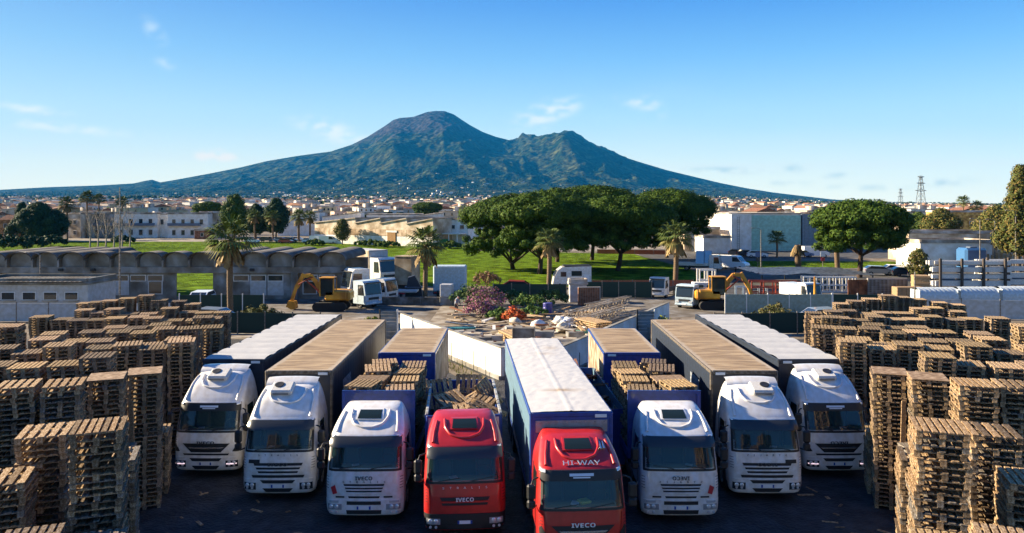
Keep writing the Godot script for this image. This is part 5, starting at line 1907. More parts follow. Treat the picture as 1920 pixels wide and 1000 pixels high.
# rigid lorry with box or tilt body, simple cab with its main parts; front looks along +z
func small_lorry(label: String, pos: Vector3, yaw: float, paint: Material, o := {}) -> Node3D:
	var t := thing(o.get("called", "small_lorry"), label, "lorry", pos, yaw, "")
	var k: float = o.get("scale", 1.0)
	var w := 2.3 * k
	var ch: float = o.get("cab_h", 2.9) * k
	var cabp := MB.new()
	var prof := PackedVector2Array([Vector2(0, 0.5 * k), Vector2(1.9 * k, 0.5 * k), Vector2(1.98 * k, 1.35 * k), Vector2(1.7 * k, ch - 0.25 * k), Vector2(1.45 * k, ch), Vector2(0, ch)])
	var tr := Transform3D(Basis(Vector3.UP, -PI * 0.5), Vector3(0, 0, -1.9 * k))
	cabp.prism(prof, -w * 0.5, w * 0.5, tr)
	part(t, "cab", cabp, paint)
	var ws := MB.new()
	ws.prism(PackedVector2Array([Vector2(1.97 * k, 1.45 * k), Vector2(1.985 * k + 0.01, 1.45 * k), Vector2(1.73 * k + 0.015, ch - 0.33 * k), Vector2(1.71 * k, ch - 0.33 * k)]), -w * 0.45, w * 0.45, tr)
	part(t, "windscreen", ws, M.glass_dark)
	for s in [-1.0, 1.0]:
		var g := MB.new()
		g.prism(PackedVector2Array([Vector2(0.75 * k, 1.4 * k), Vector2(1.75 * k, 1.4 * k), Vector2(1.58 * k, ch - 0.4 * k), Vector2(0.75 * k, ch - 0.4 * k)]), s * w * 0.5 - 0.012, s * w * 0.5 + 0.012, tr)
		part(t, "side_window", g, M.glass_dark)
		part(t, "headlight", mbox(Vector3(s * w * 0.36, 0.85 * k, 0.06), Vector3(0.36, 0.2, 0.1), 0.03), M.lamp)
		part(t, "mirror", mbox(Vector3(s * (w * 0.5 + 0.2), 1.9 * k, -0.25), Vector3(0.16, 0.4, 0.1), 0.03), M.trim)
		wheel(t, Vector3(s * w * 0.42, 0.45 * k, -1.0 * k), s, 0.45 * k, 0.26)
	for s in [-1.0, 1.0]:
		part(t, "door_seam", mbox(Vector3(s * (w * 0.5 + 0.004), 1.2 * k, -1.15 * k), Vector3(0.012, 1.2 * k, 0.03)), M.trim)
		part(t, "wiper", mbox(Vector3(s * w * 0.2, 1.56 * k, 0.075), Vector3(w * 0.3, 0.03, 0.03), 0.0, Basis(Vector3.BACK, 0.15)), M.trim)
	part(t, "visor", mbox(Vector3(0, ch - 0.22 * k, -0.12), Vector3(w * 0.92, 0.1, 0.3), 0.03), M.trim)
	part(t, "number_plate", mbox(Vector3(0, 0.6 * k, 0.16), Vector3(0.5, 0.12, 0.02)), M.sign_white)
	part(t, "grille", mbox(Vector3(0, 1.05 * k, 0.06), Vector3(w * 0.62, 0.26 * k, 0.06), 0.02), M.grille_dark)
	part(t, "bumper", mbox(Vector3(0, 0.55 * k, 0.0), Vector3(w * 1.0, 0.26 * k, 0.3), 0.05), M.trim if o.has("dark_bumper") else paint)
	var bl: float = o.get("len", 4.5)
	part(t, "frame", mbox(Vector3(0, 0.72 * k, -1.9 * k - bl * 0.5), Vector3(0.9, 0.22, bl + 0.4)), M.trim)
	for s in [-1.0, 1.0]:
		wheel(t, Vector3(s * w * 0.42, 0.45 * k, -1.9 * k - bl * 0.72), s, 0.45 * k, 0.4)
	var zc := -2.05 * k - bl * 0.5
	var body: String = o.get("body", "box")
	if body == "box":
		var bh: float = o.get("box_h", 2.4)
		part(t, "box_body", mbox(Vector3(0, 0.95 * k + bh * 0.5, zc), Vector3(w * 1.03, bh, bl), 0.05), o.get("box_mat", paint))
		part(t, "box_roof", mbox(Vector3(0, 0.95 * k + bh + 0.03, zc), Vector3(w * 1.05, 0.08, bl + 0.04), 0.03), o.get("top_mat", paint))
		part(t, "box_front", mbox(Vector3(0, 0.95 * k + bh * 0.5, zc + bl * 0.5 + 0.02), Vector3(w * 1.0, bh * 0.96, 0.04), 0.015), o.get("top_mat", paint))
	elif body == "flat":
		part(t, "bed", mbox(Vector3(0, 0.95 * k, zc), Vector3(w, 0.14, bl), 0.02), o.get("box_mat", M.trim))
		for s in [-1.0, 1.0]:
			part(t, "drop_side", mbox(Vector3(s * w * 0.5, 1.2 * k, zc), Vector3(0.05, 0.4, bl), 0.01), o.get("box_mat", M.trim))
		part(t, "head_board", mbox(Vector3(0, 1.5 * k, zc + bl * 0.5), Vector3(w, 1.0, 0.06), 0.01), o.get("box_mat", M.trim))
	elif body == "drum":
		var dr := MB.new()
		var ax := Basis(Vector3.RIGHT, -PI * 0.5 + 0.25)
		dr.lathe([Vector2(0, -2.2), Vector2(0.75, -2.1), Vector2(1.12, -1.0), Vector2(1.15, 0.2), Vector2(0.55, 2.0), Vector2(0.4, 2.1), Vector2(0, 2.0)], 20, Transform3D(ax, Vector3(0, 2.25, zc)))
		part(t, "mixer_drum", dr, o.get("box_mat", paint))
	return t

func excavator(label: String, pos: Vector3, yaw: float, hand: float) -> void:
	var t := thing("excavator", label, "excavator", pos, yaw, "")
	t.scale = Vector3.ONE * 1.15
	for s in [-1.0, 1.0]:
		var tk := MB.new()
		var loop := PackedVector2Array()
		for i in 20:
			var a := TAU * i / 20.0
			loop.append(Vector2((1.05 if cos(a) > 0 else -1.05) + 0.38 * cos(a), 0.38 + 0.38 * sin(a)))
		tk.prism(loop, s * 0.85 - 0.22, s * 0.85 + 0.22)
		part(t, "track", tk, M.rubber)
	part(t, "turntable", mbox(Vector3(0, 0.86, 0), Vector3(1.3, 0.2, 1.2), 0.05), M.trim)
	part(t, "upper_body", mbox(Vector3(hand * 0.55, 1.35, 0), Vector3(1.9, 0.8, 2.0), 0.12), M.digger_yellow)
	part(t, "counterweight", mbox(Vector3(hand * 1.5, 1.3, 0), Vector3(0.5, 0.85, 1.9), 0.16), M.digger_yellow)
	var cb := part(t, "cab", mbox(Vector3(hand * -0.2, 2.05, 0.5), Vector3(1.2, 1.5, 1.0), 0.1), M.glass_dark)
	var fr := MB.new()
	for x in [-0.58, 0.58]:
		for z in [0.02, 0.98]:
			fr.bx(hand * -0.2 + x - 0.05, hand * -0.2 + x + 0.05, 1.3, 2.82, z - 0.05 + 0.0, z + 0.05)
	part(cb, "cab_frame", fr, M.digger_yellow)
	part(cb, "cab_roof", mbox(Vector3(hand * -0.2, 2.85, 0.5), Vector3(1.3, 0.1, 1.1), 0.04), M.digger_yellow)
	# folded boom: up, over and down
	var b := MB.new()
	var p := [Vector3(hand * -0.9, 1.3, -0.35), Vector3(hand * -1.35, 2.35, -0.35), Vector3(hand * -1.9, 2.95, -0.35), Vector3(hand * -2.7, 2.9, -0.35)]
	for i in 3:
		b.bar(p[i], p[i + 1], 0.3, 0.42 - 0.05 * i)
	part(t, "boom", b, M.digger_yellow)
	var a := MB.new()
	a.bar(Vector3(hand * -2.45, 3.1, -0.35), Vector3(hand * -3.15, 1.9, -0.35), 0.26, 0.34)
	a.bar(Vector3(hand * -3.15, 1.95, -0.35), Vector3(hand * -3.55, 0.75, -0.35), 0.24, 0.26)
	part(t, "arm", a, M.digger_yellow)
	var r := MB.new()
	r.tube([Vector3(hand * -1.0, 1.5, -0.12), Vector3(hand * -2.3, 2.6, -0.12)], 0.08, 0.06, 8)
	r.tube([Vector3(hand * -1.7, 2.85, -0.12), Vector3(hand * -2.9, 2.2, -0.12)], 0.06, 0.05, 8)
	part(t, "hydraulic_ram", r, M.red_frame)
	var bk := MB.new()
	bk.prism(PackedVector2Array([Vector2(hand * -3.2, 0.75), Vector2(hand * -3.75, 0.8), Vector2(hand * -3.95, 0.3), Vector2(hand * -3.5, 0.05), Vector2(hand * -3.1, 0.12)]), -0.75, 0.05)
	part(t, "bucket", bk, M.digger_yellow)

# fence of sheet or mesh panels between posts; each panel and post is a part
func fence(called: String, label: String, a: Vector3, b: Vector3, h: float, panel: Material, post: Material, step := 2.5, thick := 0.03, category := "fence") -> void:
	var l := a.distance_to(b)
	var yaw := atan2(-(b - a).z, (b - a).x)
	var t := thing(called, label, category, a, yaw, "")
	var n := maxi(1, int(round(l / step)))
	for i in n:
		part(t, "panel", mbox(Vector3(l * (i + 0.5) / n, h * 0.5, 0), Vector3(l / n - 0.06, h * 0.94, thick)), panel)
	for i in n + 1:
		part(t, "post", mbox(Vector3(l * i / n, h * 0.52, 0), Vector3(0.09, h * 1.04, 0.09), 0.01), post)

func lamp_post(label: String, pos: Vector3, h: float, mat: Material) -> void:
	var t := thing("street_lamp", label, "street lamp", pos, 0.0, "")
	var p := MB.new()
	p.tube([Vector3.ZERO, Vector3(0, h * 0.5, 0), Vector3(0, h, 0)], 0.11, 0.06, 8)
	part(t, "pole", p, mat)
	var a := MB.new()
	a.tube([Vector3(0, h, 0), Vector3(-0.5, h + 0.25, 0), Vector3(-1.1, h + 0.3, 0)], 0.05, 0.04, 6)
	part(t, "arm", a, mat)
	part(t, "lamp_head", mbox(Vector3(-1.3, h + 0.28, 0), Vector3(0.6, 0.14, 0.26), 0.04), M.rim)

func pole(called: String, label: String, pos: Vector3, h: float, r: float, mat: Material, category := "pole") -> void:
	var p := MB.new()
	p.tube([Vector3.ZERO, Vector3(0, h * 0.5, 0), Vector3(0, h, 0)], r, r * 0.6, 8)
	solo(called, p, mat, label, category, pos)

func pylon(label: String, pos: Vector3, h: float) -> void:
	var t := thing("electricity_pylon", label, "pylon", pos, 0.4, "")
	var b := MB.new()
	var w0 := h * 0.13
	var prev := []
	for i in 9:
		var f := i / 8.0
		var w := lerpf(w0, h * 0.018, pow(f, 0.7))
		var c := [Vector3(-w, h * f, -w), Vector3(w, h * f, -w), Vector3(w, h * f, w), Vector3(-w, h * f, w)]
		if i > 0:
			for k in 4:
				b.bar(prev[k], c[k], 0.28, 0.28)
				b.bar(prev[k], c[(k + 1) % 4], 0.16, 0.16)
				b.bar(c[k], c[(k + 1) % 4], 0.16, 0.16)
		prev = c
	part(t, "tower", b, M.pylon_steel)
	for q in [[0.68, 0.17], [0.84, 0.13], [0.98, 0.10]]:
		var a := MB.new()
		for s in [-1.0, 1.0]:
			a.bar(Vector3(0, h * q[0], 0), Vector3(s * h * q[1], h * q[0] + h * 0.01, 0), 0.3, 0.3)
			a.bar(Vector3(0, h * (q[0] + 0.035), 0), Vector3(s * h * q[1], h * q[0] + h * 0.01, 0), 0.2, 0.2)
		part(t, "cross_arm", a, M.pylon_steel)

func gx(px: float, dep: float) -> float:
	return (px - 960.0) / FOCAL * dep

# ground point under a pixel column at a depth
func gp(px: float, dep: float, y := 0.0) -> Vector3:
	return Vector3(gx(px, dep), y, -dep)

func flat(called: String, pts: Array, y: float, mat: Material) -> void:
	var poly := PackedVector2Array()
	for p in pts:
		poly.append(Vector2(p[0], p[1]))
	var idx := Geometry2D.triangulate_polygon(poly)
	var mb := MB.new()
	for i in range(0, idx.size(), 3):
		var q := []
		for k in 3:
			var a := poly[idx[i + k]]
			q.append(Vector3(a.x, y, -a.y))
		mb.facing(q[0], q[1], q[2], Vector3.UP)
	setting(called, mb, mat)

func build_ground() -> void:
	var g := MB.new()
	g.quad(Vector3(-900, 0, 300), Vector3(-900, 0, -400), Vector3(900, 0, -400), Vector3(900, 0, 300))
	setting("ground", g, M.dirt_ground)
	flat("yard", [[-75, -30], [75, -30], [75, 59], [9.5, 59], [0.4, 43.5], [-8.5, 59], [-75, 59]], 0.004, M.asphalt)
	flat("lane", [[-34, 59.2], [-8.6, 59.2], [-8.0, 64], [-8.0, 71], [-34, 71]], 0.004, M.concrete_ground)
	flat("lane", [[10.2, 59.2], [34, 59.2], [34, 71], [15.8, 71]], 0.004, M.concrete_ground)
	flat("scrap_yard", [[0.3, 46.5], [2.4, 46.5], [13.0, 68], [13.0, 79], [-7.3, 79], [-7.3, 60.5]], 0.004, M.scrap_ground)
	flat("grass_field", [[-110, 96], [-16, 96], [-14, 100], [26, 98], [30, 120], [27, 170], [-10, 185], [-14, 232], [-150, 236]], 0.004, M.grass)
	flat("grass_strip", [[-50, 88], [-33, 88], [-33, 95.9], [-50, 95.9]], 0.008, M.grass)
	flat("grass_verge", [[38, 128], [72, 131], [73, 146], [44, 148]], 0.008, M.grass)
	flat("road", [[24, 84], [110, 84], [110, 124], [74, 127], [38, 124], [34, 134], [60, 155], [200, 165], [200, 205], [30, 190], [27, 160], [31, 118]], 0.004, M.road)
	flat("parking_apron", [[-170, 237], [-13, 234], [-9, 190], [26, 178], [26, 192], [200, 206], [200, 250], [-170, 262]], 0.006, M.concrete_ground)
	flat("hard_standing", [[-60, 71.2], [-8, 71.2], [-8, 79.3], [13.1, 79.3], [13.1, 71.2], [24, 71.2], [24, 88], [24, 95], [-60, 95]], 0.004, M.hard_ground)
	# real tufts over the nearer field, thinner with distance
	var gt := [Color(0.085, 0.165, 0.014), Color(0.11, 0.20, 0.018), Color(0.065, 0.13, 0.012), Color(0.15, 0.21, 0.03), Color(0.22, 0.20, 0.06)]
	weeds("grass_tufts", "lush green grass of the field between factory, sheds and pines", [-96, 26, 98, 182], 30000, 0.22, gt, 31)
	weeds("grass_tufts", "bright green grass in the far strip before the town houses", [-140, -16, 180, 230], 9000, 0.3, gt, 32)
	weeds("grass_tufts", "green verge grass around the palm stumps beside the road", [40, 72, 130, 145], 3500, 0.22, gt, 33)

func build_walls() -> void:
	for side in [1.0, -1.0]:
		var mx := func(x: float, dep: float) -> float:
			return x if side > 0 else (20.0 / FOCAL * dep) - x
		var a := Vector3(mx.call(-8.6, 60.0), 0, -60.0)
		var b := Vector3(mx.call(-0.55, 45.0), 0, -45.0)
		if side < 0:
			a = Vector3(13.6, 0, -67.0)
			b = Vector3(2.9, 0, -45.5)
		var hand := "sunlit" if side > 0 else "shaded"
		var ways := "unmirrored" if side > 0 else "mirrored"
		var t := thing("boundary_wall", "long white plastered yard wall, the %s one of two closing the yard" % hand, "wall", a, atan2(-(b - a).z, (b - a).x), "")
		var l := a.distance_to(b)
		part(t, "wall_face", mbox(Vector3(l * 0.5, 1.0, 0), Vector3(l, 1.7, 0.22), 0.02), M.white_wall)
		part(t, "footing", mbox(Vector3(l * 0.5, 0.1, 0), Vector3(l, 0.26, 0.5), 0.02), M.concrete)
		part(t, "coping", mbox(Vector3(l * 0.5, 1.87, 0), Vector3(l, 0.05, 0.28), 0.01), M.concrete)
		for k in 6:
			part(t, "stake", mbox(Vector3(l * (0.42 + 0.1 * k), 0.62, 0.42 * side), Vector3(0.035, 1.2, 0.035)), M.trim)
		# louvred metal gate leaf and its post
		var gpos := Vector3(mx.call(-9.3, 58.0), 0, -58.0)
		var gt := thing("gate_leaf", "grey louvred metal gate leaf at the far end of the %s white wall" % hand, "gate", gpos, 0.0, "")
		for k in 8:
			part(gt, "slat", mbox(Vector3(0, 0.35 + 0.26 * k, 0), Vector3(1.2, 0.235, 0.05 + 0.012 * (k % 2))), M.grey_sheet)
		for s in [-1.0, 1.0]:
			part(gt, "gate_post", mbox(Vector3(s * 0.66, 1.22, 0), Vector3(0.1, 2.44, 0.1), 0.015), M.trim if s < 0 else M.frame_white)
		shrub("straggly yellow-green bush beside the grey gate leaf of the %s white wall" % hand, Vector3(mx.call(-11.0, 60.5), 0, -60.5), 2.8, 1.6, [Color(0.16, 0.18, 0.03), Color(0.22, 0.22, 0.06), Color(0.10, 0.14, 0.03)], 40 + int(side), 0.16)
		weeds("weeds", "weeds and dry stalks along the foot of the %s white wall" % hand, [0, 0, 0, 0, a + Vector3(0.7 * side - 1.0 * side, 0, 1.0), b + Vector3(-0.9 * side, 0, 1.4), 0.6], 260, 0.32, [Color(0.12, 0.16, 0.03), Color(0.2, 0.17, 0.07), Color(0.08, 0.12, 0.03)], 44 + int(side))
		flat("soil_strip", [[mx.call(-9.6, 59), 58.9], [mx.call(-8.9, 59.5), 59.2], [mx.call(-0.9, 45), 44.6], [mx.call(-2.3, 44), 43.8]], 0.008, M.dirt_ground)
		# dark panel fence and sheet fence behind the outer trailers
		fence("panel_fence", "dark green screened fence behind the %s outer trailer" % ways, Vector3(mx.call(-26.5, 62.0), 0, -62), Vector3(mx.call(-15.2, 62.0), 0, -61.0), 1.75, M.green_net, M.rim, 2.4)
		fence("sheet_fence", "grey corrugated sheet fence between pallets and dark fence, %s side" % ways, Vector3(mx.call(-32.0, 61.5), 0, -61.5), Vector3(mx.call(-26.6, 61.5), 0, -61.8), 1.9, M.grey_sheet, M.rim, 1.8)
		shrub("dry olive bush in front of the dark fence, %s side" % ways, Vector3(mx.call(-21.6, 66.0), 0, -66.0), 4.2, 2.0, [Color(0.10, 0.10, 0.035), Color(0.14, 0.12, 0.05), Color(0.07, 0.08, 0.03)], 50 + int(side), 0.16)
		car("silver estate car parked behind the dark fence, %s side" % ways, Vector3(mx.call(-25.6, 66.5), 0, -66.5), 1.45 * side, M.car_silver)
		car("small white and blue car beside the silver car, %s side" % ways, Vector3(mx.call(-28.8, 65.0), 0, -65.0), 1.2 * side, M.pale_blue)
		pole("thin_mast", "tall thin pale mast behind the pallets, %s side" % ways, Vector3(mx.call(-36.2, 71.0), 0, -71.0), 12.0 if side > 0 else 4.2, 0.09, M.rim)
	# concrete bollard on the lane
	var bo := MB.new()
	bo.lathe([Vector2(0.16, 0), Vector2(0.15, 0.5), Vector2(0.10, 0.62), Vector2(0, 0.66)], 12)
	solo("bollard", bo, M.block_grey, "small dark bollard standing alone on the pale concrete lane", "bollard", gp(634, 61.5))

func build_sheds() -> void:
	# storage hall beside the yard, outside the frame; its shadow lies over the forecourt
	block("storage_hall", "long grey storage hall beside the nearest pallet stacks", Vector3(-29.0, 0, -13.0), 0.0, 10.0, 30.0, 8.0, M.panel_grey, {"faces": [["right", 6, 1, 1.6, 1.2, 4.5, 3.0]]})
	# long shed under a row of small concrete vaults
	var dep := 85.0
	var x0 := gx(-30, dep)
	var x1 := gx(655, dep)
	var bay := 2.86
	var n := int((x1 - x0) / bay)
	var t := thing("vaulted_shed", "long grey concrete shed with a row of small barrel vaults for its roof", "building", Vector3(x0, 0, -dep), 0.0, "")
	var open_a := gx(328, dep) - x0
	var open_b := gx(398, dep) - x0
	var h := 4.25
	for i in n:
		var xa := bay * i
		var v := MB.new()
		var deep := 2.4 if xa + bay > open_a - 7.0 and xa < open_b else 12.0
		v.sheet(10, 3, func(p: int, q: int):
			var a := PI * p / 10.0
			return Vector3(xa + bay * 0.5 - cos(a) * (bay * 0.5 + 0.04), h + 0.12 + 0.95 * pow(sin(a), 0.75), 0.9 - deep * q / 3.0))
		v.sheet(10, 1, func(p: int, q: int):
			var a := PI * p / 10.0
			return Vector3(xa + bay * 0.5 - cos(a) * (bay * 0.5 + 0.04), h + (0.12 if q == 0 else 0.0) + 0.95 * pow(sin(a), 0.75), 0.9 + 0.001 * q), false)
		part(t, "vault", v, M.vault_roof)
		# tympanum set back under the vault's edge
		var ty := MB.new()
		var pl := PackedVector2Array()
		for p in 11:
			var a := PI * p / 10.0
			pl.append(Vector2(xa + bay * 0.5 - cos(a) * (bay * 0.5 - 0.12), h + 0.02 + 0.92 * pow(sin(a), 0.75)))
		pl.append(Vector2(xa + bay - 0.12, h - 0.7))
		pl.append(Vector2(xa + 0.12, h - 0.7))
		ty.prism(pl, 0.0, 0.12)
		part(t, "vault_infill", ty, M.grey_sheet)
		part(t, "vault_bracket", mbox(Vector3(xa, h - 0.2, 0.3), Vector3(0.22, 0.9, 0.9), 0.03), M.concrete)
	part(t, "edge_beam", mbox(Vector3((x1 - x0) * 0.5, h - 0.98, 0.05), Vector3(x1 - x0, 0.7, 0.5), 0.03), M.concrete)
	for seg in [[0.0, open_a], [open_b, x1 - x0]]:
		part(t, "wall", mbox(Vector3((seg[0] + seg[1]) * 0.5, (h - 1.3) * 0.5, -0.3), Vector3(seg[1] - seg[0], h - 1.3, 0.3)), M.concrete)
	part(t, "rear_wall", mbox(Vector3((open_a - 8.0) * 0.5, 2.0, -11.0), Vector3(open_a - 8.0, 4.0, 0.3)), M.concrete)
	part(t, "rear_wall", mbox(Vector3((open_b + x1 - x0) * 0.5, 2.0, -11.0), Vector3(x1 - x0 - open_b, 4.0, 0.3)), M.concrete)
	var i := 0
	var x := 0.0
	while x < x1 - x0 + 0.1:
		if x < open_a or x > open_b:
			part(t, "column", mbox(Vector3(x, (h - 1.33) * 0.5, 0.1), Vector3(0.7, h - 1.33, 0.5), 0.03), M.concrete)
		x += bay * 4.0
	# strip windows
	x = 0.9
	var k := 0
	while x < x1 - x0 - 2.0:
		if x > open_a - 1.6 and x < open_b + 0.4:
			x += 1.9
			continue
		if fposmod(x, bay * 4.0) > 0.7 and fposmod(x, bay * 4.0) < bay * 4.0 - 2.3:
			var wn := part(t, "strip_window", mbox(Vector3(x + 0.85, 2.35, -0.12), Vector3(1.75, 0.75, 0.1), 0.02), M.frame_white)
			part(wn, "pane", mbox(Vector3(x + 0.85, 2.35, -0.06), Vector3(1.55, 0.55, 0.03)), M.glass_dark)
			if k % 5 in [1, 2]:
				part(t, "infill_panel", mbox(Vector3(x + 0.85, 1.25, -0.12), Vector3(1.78, 1.6, 0.06)), M.panel_grey)
			elif k % 5 == 4:
				var w2 := part(t, "window", mbox(Vector3(x + 0.85, 1.3, -0.12), Vector3(1.6, 1.5, 0.1), 0.02), M.frame_white)
				part(w2, "pane", mbox(Vector3(x + 0.85, 1.3, -0.06), Vector3(1.4, 1.3, 0.03)), M.glass_dark)
		x += 1.9
		k += 1
	for q in [118, 178, 475]:
		part(t, "flood_lamp", mbox(Vector3(gx(q, dep) - x0, 3.3, 0.5), Vector3(0.5, 0.3, 0.3), 0.05), M.trim)
	car("white hatchback parked in the opening of the vaulted shed", gp(377, 80.0), 0.05, M.car_white)
	# low prefabricated office at the left
	var p := block("prefab_office", "low pale prefabricated office with white-framed windows before the vaulted shed", gp(85, 74.0), 0.0, gx(195, 70.0) - gx(-30, 70.0), 5.0, 2.95, M.panel_grey, {"faces": [["front", 5, 1, 1.3, 0.8, 1.5, 3.0]], "roof_mat": M.grey_sheet})
	var awn := MB.new()
	for q in 24:
		var f := q / 24.0
		awn.cbox(Vector3(lerpf(-5.4, 5.4, f), 3.28, 0), Vector3(0.3, 0.07, 6.4), 0.02)
	part(p, "corrugated_roof", awn, M.vault_roof)
	fence("sheet_wall", "plain grey-blue sheet wall in front of the prefabricated office", gp(-30, 68.0), gp(332, 68.0), 1.7, M.panel_grey, M.rim, 3.0, 0.05, "wall")
	fence("screen_fence", "dark green screened fence with white posts before the vaulted shed", gp(336, 73.0), gp(494, 73.0), 1.9, M.green_net, M.frame_white, 2.0)
	lamp_post("short lamp with a round head standing before the vaulted roofs", gp(75, 83.0), 5.0, M.rim)

func build_far_buildings() -> void:
	# sawtooth factory
	var dep := 226.0
	var x0 := gx(590, dep)
	var t := thing("factory", "long cream factory with sawtooth roof, tan band and timber gate", "building", Vector3(x0, 0, -dep), -0.58, "")
	var xs := [0.0, 16.5, 26.0, 35.5, 44.5]
	for i in 4:
		var b := MB.new()
		var w: float = xs[i + 1] - xs[i]
		b.prism(PackedVector2Array([Vector2(xs[i], 0), Vector2(xs[i + 1], 0), Vector2(xs[i + 1], 7.3), Vector2(xs[i], 5.9)]), -34.0, 0.0)
		part(t, "sawtooth_bay", b, M.cream_wall)
		var r := MB.new()
		r.prism(PackedVector2Array([Vector2(xs[i] - 0.2, 5.92), Vector2(xs[i + 1] + 0.1, 7.32), Vector2(xs[i + 1] + 0.1, 7.6), Vector2(xs[i] - 0.2, 6.2)]), -34.4, 0.35)
		part(t, "sawtooth_roof", r, M.roof_pale)
		var np := int(w / 1.9)
		for q in np:
			part(t, "tan_panel", mbox(Vector3(xs[i] + w * (q + 0.5) / np, 3.55, 0.05), Vector3(w / np - 0.08, 1.7, 0.1)), M.tan_band)
			part(t, "base_panel", mbox(Vector3(xs[i] + w * (q + 0.5) / np, 1.3, 0.04), Vector3(w / np - 0.05, 2.5, 0.08)), M.white_wall)
	var gate := part(t, "gate", mbox(Vector3(30.2, 1.8, 0.14), Vector3(3.1, 3.6, 0.12), 0.02), M.timber_gate)
	for q in 6:
		part(gate, "plank", mbox(Vector3(29.0 + 0.48 * q, 1.8, 0.22), Vector3(0.44, 3.5, 0.05)), M.timber_gate)
	part(t, "gate_surround", mbox(Vector3(30.2, 3.85, 0.14), Vector3(3.9, 0.5, 0.3), 0.02), M.white_wall)
	# second row of white shed roofs behind
	for q in 4:
		var b2 := thing("shed_roof_hall", ["white saw-roofed hall behind the factory's long first bay", "white saw-roofed hall behind the factory's second bay", "low white hall with grey parapet behind the timber gate", "white hall with bright gable behind the office"][q], "building", gp([560, 640, 740, 800][q], [285.0, 282.0, 276.0, 272.0][q]), 0.1, "")
		var w: float = [15.0, 14.0, 20.0, 12.0][q]
		var b := MB.new()
		b.prism(PackedVector2Array([Vector2(-w * 0.5, 0), Vector2(w * 0.5, 0), Vector2(w * 0.5, 8.6 if q != 2 else 7.9), Vector2(-w * 0.5, 7.0 if q != 2 else 7.9)]), -15.0, 0.0)
		part(b2, "wall", b, M.white_wall)
		part(b2, "roof", mbox(Vector3(0, 8.2 if q == 2 else 7.95, -7.5), Vector3(w + 0.4, 0.25, 15.6), 0.03, Basis(Vector3.BACK, 0.0 if q == 2 else atan(1.6 / w))), M.roof_pale)
	# white office
	var of := block("office", "two-storey white office with flat roof beside the factory", gp(866, 214.0), -0.35, 9.0, 12.0, 7.0, M.white_wall, {"faces": [["front", 3, 1, 1.3, 1.1, 4.6, 3.0], ["left", 3, 1, 1.4, 1.1, 4.6, 3.0]]})
	part(of, "porch_roof", mbox(Vector3(-1.5, 3.4, 8.0), Vector3(11.0, 0.3, 4.5), 0.05), M.white_wall)
	for q in 5:
		part(of, "porch_post", mbox(Vector3(-6.6 + 2.4 * q, 1.65, 10.0), Vector3(0.25, 3.3, 0.25)), M.frame_white)
	part(of, "porch_wall", mbox(Vector3(-1.5, 0.55, 10.0), Vector3(10.4, 1.1, 0.12)), M.white_wall)
	for q in 2:
		var sk := MB.new()
		sk.prism(PackedVector2Array([Vector2(-1.5, 0.2), Vector2(1.5, 0.2), Vector2(1.9, 1.9), Vector2(-1.9, 1.9)]), -0.9, 0.9)
		var st := thing("waste_skip", "green waste skip beside the white office" if q == 0 else "green waste container glimpsed between the pine trunks", "skip", gp(828, 205.0) if q == 0 else gp(1066, 196.0), 0.2, "")
		part(st, "tub", sk, M.skip_green)
		part(st, "rim", mbox(Vector3(0, 1.92, 0), Vector3(3.95, 0.1, 1.95), 0.03), M.skip_green)
	# white and green warehouse at the right
	dep = 182.0
	var xw := gx(1368, dep)
	var wb := thing("warehouse", "white warehouse with a pale green side and blue corrugated end", "building", Vector3(xw, 0, -dep), 0.0, "")
	var len_w := gx(1502, dep) - xw
	part(wb, "main_hall", mbox(Vector3(len_w * 0.5, 4.45, -21.0), Vector3(len_w, 8.9, 42.0)), M.white_wall)
	part(wb, "green_facing", mbox(Vector3(len_w * 0.5 + 2.3, 4.3, 0.06), Vector3(len_w - 4.8, 8.3, 0.1)), M.green_wall)
	part(wb, "projecting_bay", mbox(Vector3(2.3, 4.4, 0.9), Vector3(4.7, 8.8, 1.8)), M.white_wall)
	part(wb, "roof_edge", mbox(Vector3(len_w * 0.5, 8.98, -21.0), Vector3(len_w + 0.5, 0.22, 42.6), 0.04), M.roof_pale)
	var ladder := part(wb, "ladder", mbox(Vector3(1.3, 4.2, 1.86), Vector3(0.06, 8.0, 0.06)), M.rim)
	for q in 14:
		part(ladder, "rung", mbox(Vector3(1.55, 0.8 + 0.55 * q, 1.86), Vector3(0.5, 0.05, 0.05)), M.rim)
	part(ladder, "stile", mbox(Vector3(1.82, 4.2, 1.86), Vector3(0.06, 8.0, 0.06)), M.rim)
	var ew := gx(1546, dep) - gx(1502, dep)
	for q in 11:
		part(wb, "corrugated_sheet", mbox(Vector3(len_w + 0.25 + ew * (q + 0.5) / 11.0, 4.4, 0.3 + 0.07 * (q % 2)), Vector3(ew / 11.0 - 0.03, 8.8, 0.2)), M.blue_sheet)
	part(wb, "end_hall", mbox(Vector3(len_w + 0.25 + ew * 0.5, 4.3, -12.0), Vector3(ew, 8.6, 24.0)), M.blue_sheet)
	for q in 3:
		var wn := part(wb, "window", mbox(Vector3(-0.04, 6.2, -31.0 + 3.2 * q), Vector3(0.1, 2.0, 2.6)), M.frame_white)
		part(wn, "pane", mbox(Vector3(-0.1, 6.2, -31.0 + 3.2 * q), Vector3(0.04, 1.7, 2.3)), M.glass_dark)
	part(wb, "wall_sign", mbox(Vector3(-0.06, 7.9, -29.5), Vector3(0.1, 1.2, 6.4)), M.sign_brown)
	var an := block("annex", "low sunlit white annex with a big door before the warehouse", gp(1336, 176.0), 0.0, gx(1362, 176.0) - gx(1312, 176.0), 8.0, 3.5, M.white_wall, {})
	var an2 := block("annex", "taller cream annex with sliding door beside the warehouse corner", gp(1308, 187.0), 0.0, 8.5, 9.0, 5.2, M.cream_wall, {})
